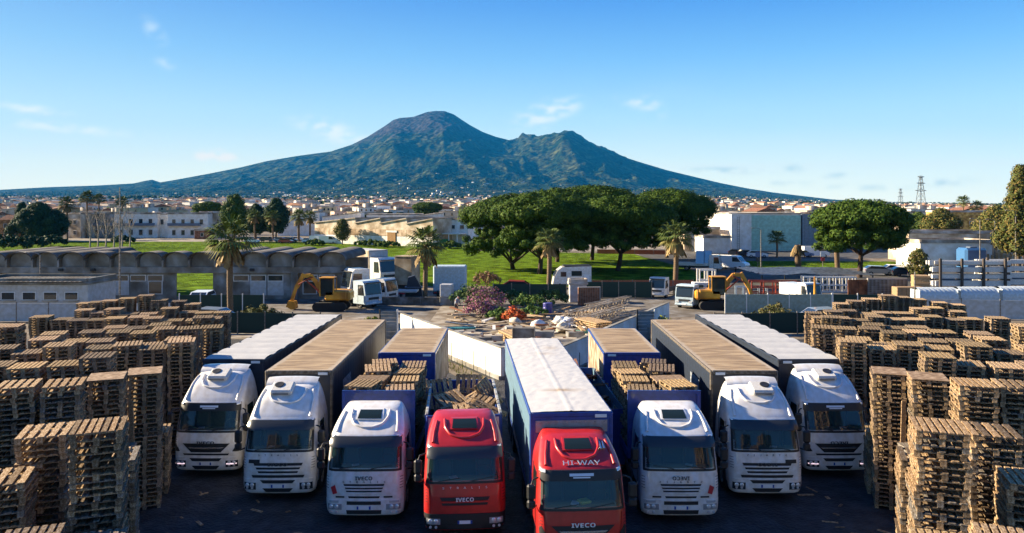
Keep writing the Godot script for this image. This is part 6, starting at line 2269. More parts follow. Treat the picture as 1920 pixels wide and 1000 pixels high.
	var dr := part(an2, "sliding_door", mbox(Vector3(-0.8, 2.0, 4.56), Vector3(3.4, 4.0, 0.1), 0.02), M.panel_grey)
	part(dr, "door_rail", mbox(Vector3(-0.8, 4.1, 4.6), Vector3(5.0, 0.12, 0.12)), M.rim)
	# houses at the left
	block("house", "cream house with flat roof behind bare trees, sunlit gable wall", gp(150, 268.0), -0.3, 13.0, 12.0, 8.2, M.cream_wall, {"faces": [["front", 3, 2, 1.3, 1.5, 1.2, 3.6], ["left", 2, 2, 1.2, 1.4, 1.3, 3.6]]})
	block("house", "grey terraced house with dark upper windows beside the cream house", gp(205, 272.0), 0.05, 13.0, 12.0, 8.4, M.grey_wall, {"faces": [["front", 4, 2, 1.4, 1.6, 1.2, 3.6]], "balcony": [[0.0, 4.2, 11.0]]})
	block("house", "pale two-storey house with long blue-railed balcony", gp(270, 272.0), 0.0, 15.0, 12.0, 8.2, M.white_wall, {"faces": [["front", 4, 2, 1.4, 1.9, 1.0, 3.7]], "balcony": [[0.0, 4.2, 14.0]]})
	block("house", "blank-walled pale house with one upper window", gp(318, 274.0), 0.0, 11.0, 12.0, 8.0, M.white_wall, {"faces": [["front", 1, 1, 1.2, 1.8, 4.6, 3.7]]})
	block("house", "pale house with pillared balcony and terracotta shed", gp(365, 270.0), 0.0, 14.0, 12.0, 8.2, M.white_wall, {"faces": [["front", 4, 2, 1.3, 1.8, 1.0, 3.7]], "balcony": [[-1.0, 4.2, 11.0]]})
	block("house", "narrow cream house beside the tall poplar", gp(410, 274.0), 0.0, 9.0, 12.0, 8.6, M.cream_wall, {"faces": [["front", 2, 2, 1.2, 1.6, 1.2, 3.7]]})
	block("house", "small orange house with terracotta roof among dark trees", gp(22, 250.0), 0.5, 7.0, 7.0, 6.5, M.orange_wall, {"roof": "hip", "roof_mat": M.terracotta, "faces": [["front", 2, 2, 1.0, 1.3, 1.0, 3.0]]})
	block("shed", "terracotta brick shed against the pillared house", gp(383, 256.0), 0.0, 5.0, 4.0, 2.8, M.terracotta, {"faces": [["front", 1, 1, 1.0, 1.2, 0.9, 3.0]]})
	# right-hand far houses
	block("house", "yellow house with flat roof behind the white profile racks", gp(1797, 230.0), -0.2, 14.0, 12.0, 9.0, M.yellow_wall, {"faces": [["front", 4, 2, 1.2, 1.5, 1.2, 3.8], ["left", 2, 2, 1.2, 1.5, 1.2, 3.8]]})
	block("house", "ochre house half hidden by the tall tree", gp(1860, 240.0), 0.0, 14.0, 12.0, 8.0, M.orange_wall, {"faces": [["front", 4, 2, 1.2, 1.5, 1.2, 3.6]]})
	block("house", "long pale low house with many dark windows under the pylon", gp(1740, 330.0), 0.0, 30.0, 12.0, 8.5, M.cream_wall, {"faces": [["front", 9, 2, 1.3, 1.4, 1.2, 3.6]]})
	# small white works buildings behind the racks
	block("works_building", "white flat-roofed works building behind the wooden crate", gp(1768, 132.0), 0.0, 12.0, 8.0, 4.3, M.white_wall, {})
	block("works_building", "long cream low building with overhanging roof behind the racks", gp(1790, 150.0), 0.0, 22.0, 8.0, 5.3, M.cream_wall, {"faces": [["front", 4, 1, 1.2, 1.0, 2.6, 3.0]]})
	# pergola and blue tank
	var tk := thing("blue_tank", "large blue plastic tank beside the white works building", "tank", gp(1822, 125.0), 0.0, "")
	part(tk, "tank_body", mbox(Vector3(0, 1.9, 0), Vector3(3.6, 3.6, 3.0), 0.35), M.car_blue)
	part(tk, "tank_lid", mbox(Vector3(0, 3.78, 0), Vector3(1.2, 0.2, 1.2), 0.06), M.rail_blue)
	# paling fence running to the right
	var pf := thing("paling_fence", "sunlit timber paling fence beside the tall olive-brown tree", "fence", gp(1836, 128.0), 0.0, "")
	for q in 26:
		var hh := 2.6 + 0.25 * sin(q * 1.7)
		part(pf, "pale", mbox(Vector3(0.62 * q, hh * 0.5, 0.2 * q), Vector3(0.42, hh, 0.06)), M.crate_wood)

func build_town() -> void:
	var g := RandomNumberGenerator.new()
	g.seed = 404
	var walls := [M.town0, M.town1, M.town2, M.town3, M.town4, M.town5]
	var words := ["white", "cream", "pinkish", "ochre", "grey", "pale yellow"]
	var spots := []
	var dens := FastNoiseLite.new()
	dens.seed = 17
	dens.frequency = 1.0 / 330.0
	var tries := 0
	while spots.size() < 7000 and tries < 70000:
		tries += 1
		var dep := 340.0 * pow(5900.0 / 340.0, pow(g.randf(), 0.62))
		var px := g.randf_range(-120, 2040)
		var x := gx(px, dep)
		var right := smoothstep(1250.0, 1550.0, px)
		if dep < 390.0 and px > 560 and px < 900:
			continue
		var keep := smoothstep(-0.25, 0.25, dens.get_noise_2d(x, dep)) * (1.0 - smoothstep(3400.0 + 1000.0 * right, 5800.0, dep)) * (0.65 if dep < 700.0 else 1.0)
		if g.randf() > keep + 0.02:
			continue
		var ok := true
		for s in spots.slice(maxi(0, spots.size() - 120)):
			if absf(s[0] - x) < 13.0 and absf(s[1] - dep) < 13.0:
				ok = false
				break
		if ok:
			spots.append([x, dep, px])
	spots.sort_custom(func(a, b): return a[1] < b[1])
	# prototypes of the nearer houses
	var far := MB.new()
	far.use_col = true
	var singles := 0
	for s in spots:
		var big := clampf(s[1] / 2200.0, 1.0, 1.6)
		var w := g.randf_range(8.0, 15.0) * big
		var d := g.randf_range(8.0, 12.0)
		var h: float = [3.6, 6.6, 6.9, 9.4, 7.0][g.randi() % 5]
		var y := terrain_h(s[0], s[1]) - 0.6
		var yaw := g.randf_range(-0.7, 0.7)
		var k := g.randi() % 6
		var gable := g.randf() < 0.26
		var seen: bool = s[2] > -20.0 and s[2] < 1940.0
		if singles < 285 and seen:
			singles += 1
			var t := thing("house", "small %s %s-roofed house in the town below the mountain" % [words[k], "tile" if gable else "flat"], "house", Vector3(s[0], y, -s[1]), yaw, "%s %s-roofed houses of the far town" % [words[k], "tile" if gable else "flat"])
			part(t, "wall", mbox(Vector3(0, h * 0.5, 0), Vector3(w, h, d)), walls[k])
			var r := MB.new()
			if gable:
				r.prism(PackedVector2Array([Vector2(-w * 0.5 - 0.4, h), Vector2(w * 0.5 + 0.4, h), Vector2(0, h + 1.9)]), -d * 0.5 - 0.4, d * 0.5 + 0.4)
			else:
				r.box(Vector3(0, h + 0.15, 0), Vector3(w + 0.5, 0.3, d + 0.5))
				r.box(Vector3(w * 0.22, h + 0.3 + 1.1, -d * 0.1), Vector3(w * 0.34, 2.2, d * 0.4))
			part(t, "roof", r, M.terracotta if gable else M.roof_pale)
			if s[1] < 900.0:
				var rows := int(h / 3.1)
				for rr in rows:
					for c in 3:
						part(t, "window", mbox(Vector3((c - 1) * w * 0.3, 1.7 + 3.1 * rr, d * 0.5), Vector3(1.1, 1.5, 0.14)), M.glass_dark)
		else:
			var bs := Basis(Vector3.UP, yaw)
			var c: Color = [Color(0.78, 0.76, 0.71), Color(0.68, 0.58, 0.45), Color(0.66, 0.50, 0.40), Color(0.58, 0.41, 0.24), Color(0.52, 0.51, 0.5), Color(0.70, 0.61, 0.42)][k]
			var base := Vector3(s[0], y, -s[1])
			far.col = c * g.randf_range(0.75, 1.1)
			far.box(base + Vector3(0, h * 0.5, 0), Vector3(w, h, d), bs)
			far.col = Color(0.30, 0.15, 0.09) if gable else Color(0.55, 0.52, 0.48)
			if gable:
				far.prism(PackedVector2Array([Vector2(-w * 0.5 - 0.4, h), Vector2(w * 0.5 + 0.4, h), Vector2(0, h + 1.9)]), -d * 0.5 - 0.4, d * 0.5 + 0.4, Transform3D(bs, base))
			else:
				far.box(base + Vector3(0, h + 0.15, 0), Vector3(w + 0.4, 0.3, d + 0.4), bs)
			far.col = Color(0.03, 0.035, 0.04)
			for q in 2:
				far.box(base + bs * Vector3((q - 0.5) * w * 0.45, h * 0.6, d * 0.5), Vector3(1.4, 1.6, 0.2), bs)
	var o := inst("distant_houses", far.mesh(), M.town_many)
	add_child(o)
	tag(o, "mass of tiny pale houses spread over the lower slopes of the mountain", "houses")
	o.set_meta("kind", "stuff")
	# tree crowns between the houses and up the slope
	var wood := MB.new()
	wood.use_col = true
	var ico := []
	for i in 12:
		ico.append(Vector3.ZERO)
	var phi := (1.0 + sqrt(5.0)) * 0.5
	var iv := [Vector3(-1, phi, 0), Vector3(1, phi, 0), Vector3(-1, -phi, 0), Vector3(1, -phi, 0), Vector3(0, -1, phi), Vector3(0, 1, phi), Vector3(0, -1, -phi), Vector3(0, 1, -phi), Vector3(phi, 0, -1), Vector3(phi, 0, 1), Vector3(-phi, 0, -1), Vector3(-phi, 0, 1)]
	var fc := [[0, 11, 5], [0, 5, 1], [0, 1, 7], [0, 7, 10], [0, 10, 11], [1, 5, 9], [5, 11, 4], [11, 10, 2], [10, 7, 6], [7, 1, 8], [3, 9, 4], [3, 4, 2], [3, 2, 6], [3, 6, 8], [3, 8, 9], [4, 9, 5], [2, 4, 11], [6, 2, 10], [8, 6, 7], [9, 8, 1]]
	for k in 13000:
		var dep := 330.0 * pow(6800.0 / 330.0, pow(g.randf(), 0.7))
		var px := g.randf_range(-150, 2070)
		if dep < 420.0 and px > 540 and px < 900:
			continue
		var x := gx(px, dep)
		var y := terrain_h(x, dep)
		var r := g.randf_range(2.2, 4.6) * (1.0 if dep < 1200.0 else clampf(dep / 1200.0, 1.0, 2.0))
		var c := Vector3(x, y + r * 0.6, -dep)
		var tone := Color(0.022, 0.044, 0.017).lerp(Color(0.062, 0.080, 0.034), g.randf())
		var vs := []
		for q in 12:
			vs.append(c + iv[q].normalized() * Vector3(r, r * 0.85, r) * g.randf_range(0.7, 1.2))
		wood.col = tone
		for f in fc:
			wood.t3(vs[f[0]], vs[f[2]], vs[f[1]], (vs[f[0]] - c).normalized(), (vs[f[2]] - c).normalized(), (vs[f[1]] - c).normalized())
	o = inst("distant_wood", wood.mesh(), M.town_wood)
	add_child(o)
	tag(o, "dark green groves between the far houses and up the mountain's foot", "trees")
	o.set_meta("kind", "stuff")
	pylon("tall steel pylon rising behind the lone umbrella pine", Vector3(gx(1727, 520), terrain_h(gx(1727, 520), 520), -520), 31.0)
	pylon("smaller more distant steel pylon beside the tall one", Vector3(gx(1689, 900), terrain_h(gx(1689, 900), 900), -900), 29.0)

func build_trees() -> void:
	# the grove of umbrella pines
	stone_pine("big umbrella pine on the factory side of the grove, crown reaching low", gp(962, 127.0), 12.0, 16.5, 1, -0.06, 0.10)
	stone_pine("umbrella pine with pale trunk behind the skirted palm in the grove", gp(1012, 118.0), 12.0, 15.0, 2, 0.05, 0.22)
	stone_pine("tallest umbrella pine at the heart of the grove", gp(1110, 150.0), 14.2, 19.0, 3, 0.06, 0.22)
	stone_pine("umbrella pine with forked leaning trunk at the grove's front", gp(1158, 124.0), 11.4, 17.0, 4, 0.16, 0.26)
	stone_pine("umbrella pine spreading at the warehouse end of the grove", gp(1250, 158.0), 13.4, 18.0, 5, 0.08, 0.26)
	stone_pine("umbrella pine in the grove's middle, half hidden by its neighbours", gp(1045, 145.0), 13.4, 17.0, 6, 0.0, 0.2)
	stone_pine("round umbrella pine standing alone by the road", gp(1612, 112.0), 10.9, 13.0, 7, 0.06, 0.30)
	stone_pine("small umbrella pine far behind, between houses and the tall poplar", gp(390, 300.0), 12.4, 11.0, 8, 0.0, 0.5)
	stone_pine("small umbrella pine among the houses above the factory roof", gp(802, 420.0), 13.0, 16.0, 9, 0.0, 0.5)
	# palms
	palm("tall palm with ringed trunk and dry skirt before the vaulted shed", gp(432, 69.0), 8.0, 2.6, 11)
	palm("palm with spreading fronds behind the pale blue tilt body", gp(797, 83.0), 6.9, 2.5, 12)
	palm("palm with long dry skirt beside the white motorhome", gp(1028, 90.0), 6.9, 2.1, 13, 0.3)
	palm("palm with drooping dry fronds by the orange netting", gp(1266, 98.0), 7.2, 2.6, 14, 0.34)
	palm("bare dead palm stump wrapped in dry skirt on the verge", gp(1498, 122.0), 4.8, 1.7, 15, 0.5, true, false)
	palm("dead palm trunk with dry skirt beside the lone umbrella pine", gp(1571, 128.0), 7.0, 1.7, 16, 0.45, true, false)
	palm("small dark palm before the green warehouse wall", gp(1457, 158.0), 4.6, 2.2, 17, 0.22, false)
	palm("tall palm beside the cream house gable", gp(126, 250.0), 12.5, 3.2, 18, 0.3, true, true, 0.7)
	palm("tallest palm above the bare trees and cream house", gp(162, 262.0), 14.6, 3.4, 19, 0.3, false, true, 0.7)
	palm("distant palm above the terraced houses, nearer the cream house", gp(185, 300.0), 14.5, 3.0, 20, 0.25, false, true, 0.7)
	palm("distant palm above the terraced houses next to the thin mast", gp(228, 300.0), 13.5, 3.0, 21, 0.25, false, true, 0.7)
	palm("stout palm before the parking cars beside the factory", gp(560, 236.0), 8.6, 3.2, 22, 0.4, true)
	palm("slimmer palm next to the factory's end wall", gp(581, 240.0), 8.4, 2.6, 23, 0.3)
	palm("palm in the dark trees beside the tall poplar", gp(478, 246.0), 8.6, 2.8, 24, 0.3)
	palm("palm under the dark evergreen between poplar and factory", gp(512, 242.0), 8.4, 2.8, 25, 0.3)
	palm("slim palm above the yellow house", gp(1806, 240.0), 13.0, 2.4, 26, 0.2, false)
	palm("palm beside the yellow house's corner", gp(1832, 240.0), 11.5, 2.4, 27, 0.2, false)
	# other trees
	var dark := [Color(0.018, 0.040, 0.020), Color(0.026, 0.052, 0.024), Color(0.035, 0.062, 0.025)]
	var mid := [Color(0.06, 0.095, 0.02), Color(0.085, 0.115, 0.028), Color(0.045, 0.075, 0.018)]
	var olive := [Color(0.075, 0.088, 0.026), Color(0.10, 0.10, 0.030), Color(0.055, 0.070, 0.022), Color(0.14, 0.105, 0.035)]
	leafy_tree("broad dark evergreen between orange and cream houses", gp(72, 236.0), 11.5, 13.0, 51, dark, "round", 0.5, 1.3)
	leafy_tree("dark pointed conifer beside the orange house", gp(40, 246.0), 12.0, 8.0, 52, dark, "cone", 0.5, 1.2, "conifer")
	leafy_tree("dark round tree touching the cream house gable", gp(104, 240.0), 9.5, 8.0, 53, dark, "round", 0.5, 1.2)
	leafy_tree("tall loose poplar behind the skirted palm", gp(440, 232.0), 14.2, 8.5, 54, mid, "poplar", 0.45, 1.0, "poplar")
	leafy_tree("dark evergreen between the poplar and the factory", gp(517, 250.0), 13.4, 9.0, 55, dark, "round", 0.5, 1.2)
	leafy_tree("dark bushy tree beside the evergreen, nearer the poplar", gp(480, 254.0), 11.5, 9.0, 56, dark, "round", 0.5, 1.1)
	leafy_tree("small rusty-leaved tree before the factory wall", gp(642, 215.0), 7.2, 5.5, 57, olive, "round", 0.35, 0.8)
	leafy_tree("big sunlit olive-brown tree rising behind the profile racks", gp(1912, 120.0), 17.0, 7.5, 58, olive, "cone", 0.4, 1.5)
	leafy_tree("bushy olive tree beside the paling fence", gp(1868, 150.0), 10.5, 9.0, 59, olive, "round", 0.4, 1.2)
	leafy_tree("leafy tree behind the pylon-side of the yellow house", gp(1765, 190.0), 10.0, 9.0, 60, olive, "round", 0.45, 1.0)
	leafy_tree("green tree between lone pine and long cream house", gp(1722, 200.0), 9.0, 8.0, 61, mid, "round", 0.45, 1.0)
	leafy_tree("small tree with yellowing leaves before the white works building", gp(1722, 104.0), 4.6, 3.6, 62, olive, "round", 0.28, 0.7)
	for k in 9:
		shrub(["dark hedge bush at the field corner by the orange house", "hedge bush between field corner and dark evergreen", "bush under the dark evergreen", "low bush beside the terraced houses", "low bush at the field's far edge by the factory", "bramble mound before the factory wall", "long low bramble before the timber gate", "bush before the green skip", "bush below the white office porch"][k], gp([12, 45, 95, 230, 590, 690, 725, 800, 845][k], [180.0, 190.0, 205.0, 225.0, 210.0, 205.0, 202.0, 196.0, 194.0][k]), [12.0, 11.0, 9.0, 8.0, 6.0, 9.0, 8.0, 6.0, 7.0][k], [4.5, 4.0, 3.4, 2.4, 1.8, 2.0, 1.8, 1.6, 2.0][k], dark if k < 4 else mid, 70 + k, 0.45, "", 22)
	# bare trees before the grey terrace
	for k in 6:
		var g := RandomNumberGenerator.new()
		g.seed = 600 + k
		var t := thing("bare_tree", "slender leafless tree in the thin row before the terraced houses", "tree", gp(168 + 15 * k, 196.0 + 4.0 * (k % 3)), 0.0, "bare trees before the terrace")
		var tr := MB.new()
		var h := g.randf_range(8.5, 11.0)
		tr.tube([Vector3.ZERO, Vector3(0.2, h * 0.4, 0), Vector3(-0.2, h * 0.75, 0.2)], 0.2, 0.07, 6)
		part(t, "trunk", tr, M.bark_pale)
		var br := MB.new()
		for q in 16:
			var y0 := h * g.randf_range(0.2, 0.72)
			var a := g.randf() * TAU
			var l := h * g.randf_range(0.22, 0.55)
			var p0 := Vector3(0, y0, 0)
			var p1 := p0 + Vector3(cos(a) * l * 0.42, l * 0.8, sin(a) * l * 0.42)
			br.tube([p0, p0.lerp(p1, 0.5) + Vector3(cos(a), 0, sin(a)) * 0.12, p1], 0.045, 0.012, 5, false)
			for z in 2:
				br.tube([p0.lerp(p1, 0.5), p1 + Vector3(g.randf_range(-0.8, 0.8), 0.3, g.randf_range(-0.8, 0.8))], 0.03, 0.012, 4, false)
		part(t, "branches", br, M.bark_pale)

# frame rack: posts and rails as parts
func grid_rack(called: String, label: String, pos: Vector3, yaw: float, w: float, h: float, d: float, cols: int, rows: int, mat: Material, bar_w := 0.1) -> Node3D:
	var t := thing(called, label, "rack", pos, yaw, "")
	for i in cols + 1:
		for z in [0.0, -d]:
			part(t, "post", mbox(Vector3(-w * 0.5 + w * i / cols, h * 0.5, z), Vector3(bar_w, h, bar_w)), mat)
	for r in rows + 1:
		for z in [0.0, -d]:
			part(t, "rail", mbox(Vector3(0, maxf(h * r / rows - bar_w * 0.5, bar_w * 0.5), z + bar_w * 0.52), Vector3(w + bar_w, bar_w, bar_w * 0.9)), mat)
	return t

# steel lattice beam lying on the ground
func truss(label: String, a: Vector3, b: Vector3, s: float, mat: Material) -> void:
	var mid := (a + b) * 0.5
	var t := thing("lattice_beam", label, "lattice beam", mid, 0.0, "lattice beams in the scrap yard")
	var d := (b - a).normalized()
	var side := d.cross(Vector3.UP).normalized() * s * 0.5
	var up := Vector3(0, s, 0)
	var cs := [a - side - mid, a + side - mid, a + side + up - mid, a - side + up - mid]
	for c in cs:
		var ch := MB.new()
		ch.bar(c, c + (b - a), 0.07, 0.07)
		part(t, "chord", ch, mat)
	var n := int(a.distance_to(b) / s)
	for i in n:
		var p := (b - a) * (float(i) / n)
		var q := (b - a) * (float(i + 1) / n)
		var lc := MB.new()
		lc.bar(cs[0] + p, cs[3] + q, 0.045, 0.045)
		lc.bar(cs[1] + p, cs[2] + q, 0.045, 0.045)
		lc.bar(cs[3] + p, cs[2] + q, 0.045, 0.045)
		part(t, "lacing", lc, mat)

func brick_wall(called: String, label: String, pos: Vector3, yaw: float, w: float, h: float, bw: float, bh: float, mats: Array, category := "wall") -> void:
	var t := thing(called, label, category, pos, yaw, "")
	part(t, "core", mbox(Vector3(0, h * 0.5, 0), Vector3(w - 0.04, h - 0.02, 0.3)), M.mortar)
	var r := RandomNumberGenerator.new()
	r.seed = 3
	var m := mbox(Vector3.ZERO, Vector3(bw - 0.025, bh - 0.02, 0.36), 0.012).mesh()
	var rows := int(h / bh)
	var cols := int(w / bw)
	for y in rows:
		for x in cols:
			var o := inst("block" if bw > 0.3 else "brick", m, mats[r.randi() % mats.size()])
			t.add_child(o, true)
			o.position = Vector3(-w * 0.5 + bw * (x + 0.5) + (0.0 if y % 2 == 0 else 0.0), bh * (y + 0.5), r.randf_range(-0.012, 0.012))

# field of tapered capsules meshed as surface nets, one continuous body
func body_mesh(bones: Array, cell: float) -> MB:
	var lo := Vector3(1e9, 1e9, 1e9)
	var hi := -lo
	for b in bones:
		for k in 2:
			var rr: float = b[2 + k] + 0.08
			lo = lo.min(b[k] - Vector3.ONE * rr)
			hi = hi.max(b[k] + Vector3.ONE * rr)
	var n := ((hi - lo) / cell).ceil() + Vector3.ONE
	var nx := int(n.x); var ny := int(n.y); var nz := int(n.z)
	var f := PackedFloat32Array()
	f.resize(nx * ny * nz)
	for z in nz:
		for y in ny:
			for x in nx:
				var p := lo + Vector3(x, y, z) * cell
				var d := 1.0
				for b in bones:
					var a: Vector3 = b[0]
					var ab: Vector3 = b[1] - a
					var t := clampf((p - a).dot(ab) / maxf(ab.length_squared(), 1e-6), 0, 1)
					var q: float = p.distance_to(a + ab * t) - lerpf(b[2], b[3], t)
					var k := 0.035
					var hh := clampf(0.5 + 0.5 * (d - q) / k, 0, 1)
					d = lerpf(d, q, hh) - k * hh * (1.0 - hh)
				f[(z * ny + y) * nx + x] = d
	var vid := {}
	var vs := PackedVector3Array()
	var ns := PackedVector3Array()
	var at := func(x: int, y: int, z: int) -> float: return f[(z * ny + y) * nx + x]
	for z in nz - 1:
		for y in ny - 1:
			for x in nx - 1:
				var s := Vector3.ZERO
				var c := 0
				var inside := 0
				var g := Vector3.ZERO
				for e in 8:
					var d: float = at.call(x + (e & 1), y + ((e >> 1) & 1), z + ((e >> 2) & 1))
					if d < 0:
						inside += 1
					g += Vector3(1 if e & 1 else -1, 1 if e & 2 else -1, 1 if e & 4 else -1) * d
				if inside == 0 or inside == 8:
					continue
				for e in 8:
					for ax in 3:
						var o := e | (1 << ax)
						if o == e:
							continue
						var d0: float = at.call(x + (e & 1), y + ((e >> 1) & 1), z + ((e >> 2) & 1))
						var d1: float = at.call(x + (o & 1), y + ((o >> 1) & 1), z + ((o >> 2) & 1))
						if (d0 < 0) != (d1 < 0):
							var t := d0 / (d0 - d1)
							s += Vector3(e & 1, (e >> 1) & 1, (e >> 2) & 1).lerp(Vector3(o & 1, (o >> 1) & 1, (o >> 2) & 1), t)
							c += 1
				vid[(z * ny + y) * nx + x] = vs.size()
				vs.append(lo + (Vector3(x, y, z) + s / c) * cell)
				ns.append(g.normalized())
	var mb := MB.new()
	var steps := [1, nx, nx * ny]
	for key in vid:
		for ax in 3:
			var u: int = steps[(ax + 1) % 3]
			var w: int = steps[(ax + 2) % 3]
			# edge along ax at this cell's lower corner is shared by four cells
			var i0: int = key
			if not (vid.has(i0 - u) and vid.has(i0 - w) and vid.has(i0 - u - w)):
				continue
			if (f[i0] < 0) == (f[i0 + steps[ax]] < 0):
				continue
			var q := [vid[i0], vid[i0 - u], vid[i0 - u - w], vid[i0 - w]]
			if f[i0] < 0:
				q.reverse()
			mb.t3(vs[q[0]], vs[q[1]], vs[q[2]], ns[q[0]], ns[q[1]], ns[q[2]])
			mb.t3(vs[q[0]], vs[q[2]], vs[q[3]], ns[q[0]], ns[q[2]], ns[q[3]])
	return mb

func build_person() -> void:
	var t := thing("person", "person in grey top and dark trousers bending over the ground by the pink bush", "person", gp(855, 73.5), 0.9, "")
	var V := func(x: float, y: float, z: float) -> Vector3: return Vector3(x, y, z)
	var skin := body_mesh([[V.call(0, 1.42, 0.2), V.call(0, 1.5, 0.27), 0.055, 0.055], [V.call(0, 1.6, 0.32), V.call(0, 1.52, 0.34), 0.098, 0.08], [V.call(0.0, 1.56, 0.42), V.call(0.0, 1.53, 0.435), 0.018, 0.02],
		[V.call(-0.21, 1.32, 0.16), V.call(-0.26, 1.02, 0.24), 0.048, 0.04], [V.call(-0.26, 1.02, 0.24), V.call(-0.2, 0.82, 0.42), 0.038, 0.028], [V.call(-0.2, 0.82, 0.42), V.call(-0.19, 0.76, 0.47), 0.03, 0.026],
		[V.call(0.21, 1.32, 0.16), V.call(0.26, 1.02, 0.26), 0.048, 0.04], [V.call(0.26, 1.02, 0.26), V.call(0.2, 0.84, 0.45), 0.038, 0.028], [V.call(0.2, 0.84, 0.45), V.call(0.19, 0.78, 0.5), 0.03, 0.026],
		[V.call(0, 1.38, 0.16), V.call(0, 0.95, 0.0), 0.14, 0.14], [V.call(-0.1, 0.92, 0), V.call(-0.12, 0.48, 0.03), 0.085, 0.06], [V.call(-0.12, 0.48, 0.03), V.call(-0.12, 0.07, -0.02), 0.056, 0.04], [V.call(-0.12, 0.045, -0.03), V.call(-0.13, 0.04, 0.15), 0.042, 0.036],
		[V.call(0.1, 0.92, 0), V.call(0.12, 0.48, 0.05), 0.085, 0.06], [V.call(0.12, 0.48, 0.05), V.call(0.12, 0.07, 0.0), 0.056, 0.04], [V.call(0.12, 0.045, -0.01), V.call(0.13, 0.04, 0.17), 0.042, 0.036]], 0.028)
	part(t, "body", skin, M.skin)
	var top := body_mesh([[V.call(0, 1.38, 0.16), V.call(0, 0.95, 0.0), 0.165, 0.155], [V.call(-0.12, 1.34, 0.15), V.call(-0.25, 1.1, 0.22), 0.085, 0.065], [V.call(0.12, 1.34, 0.15), V.call(0.25, 1.1, 0.22), 0.085, 0.065]], 0.028)
	part(t, "shirt", top, M.shirt)
	var tro := body_mesh([[V.call(0, 0.96, 0.0), V.call(0, 0.88, 0.0), 0.15, 0.15], [V.call(-0.1, 0.9, 0), V.call(-0.12, 0.48, 0.03), 0.105, 0.08], [V.call(-0.12, 0.48, 0.03), V.call(-0.12, 0.12, -0.02), 0.078, 0.064], [V.call(0.1, 0.9, 0), V.call(0.12, 0.48, 0.05), 0.105, 0.08], [V.call(0.12, 0.48, 0.05), V.call(0.12, 0.12, 0.0), 0.078, 0.064]], 0.028)
	part(t, "trousers", tro, M.car_dark)
	var hair := body_mesh([[V.call(0, 1.645, 0.29), V.call(0, 1.6, 0.25), 0.088, 0.08]], 0.025)
	part(t, "hair", hair, M.trim)

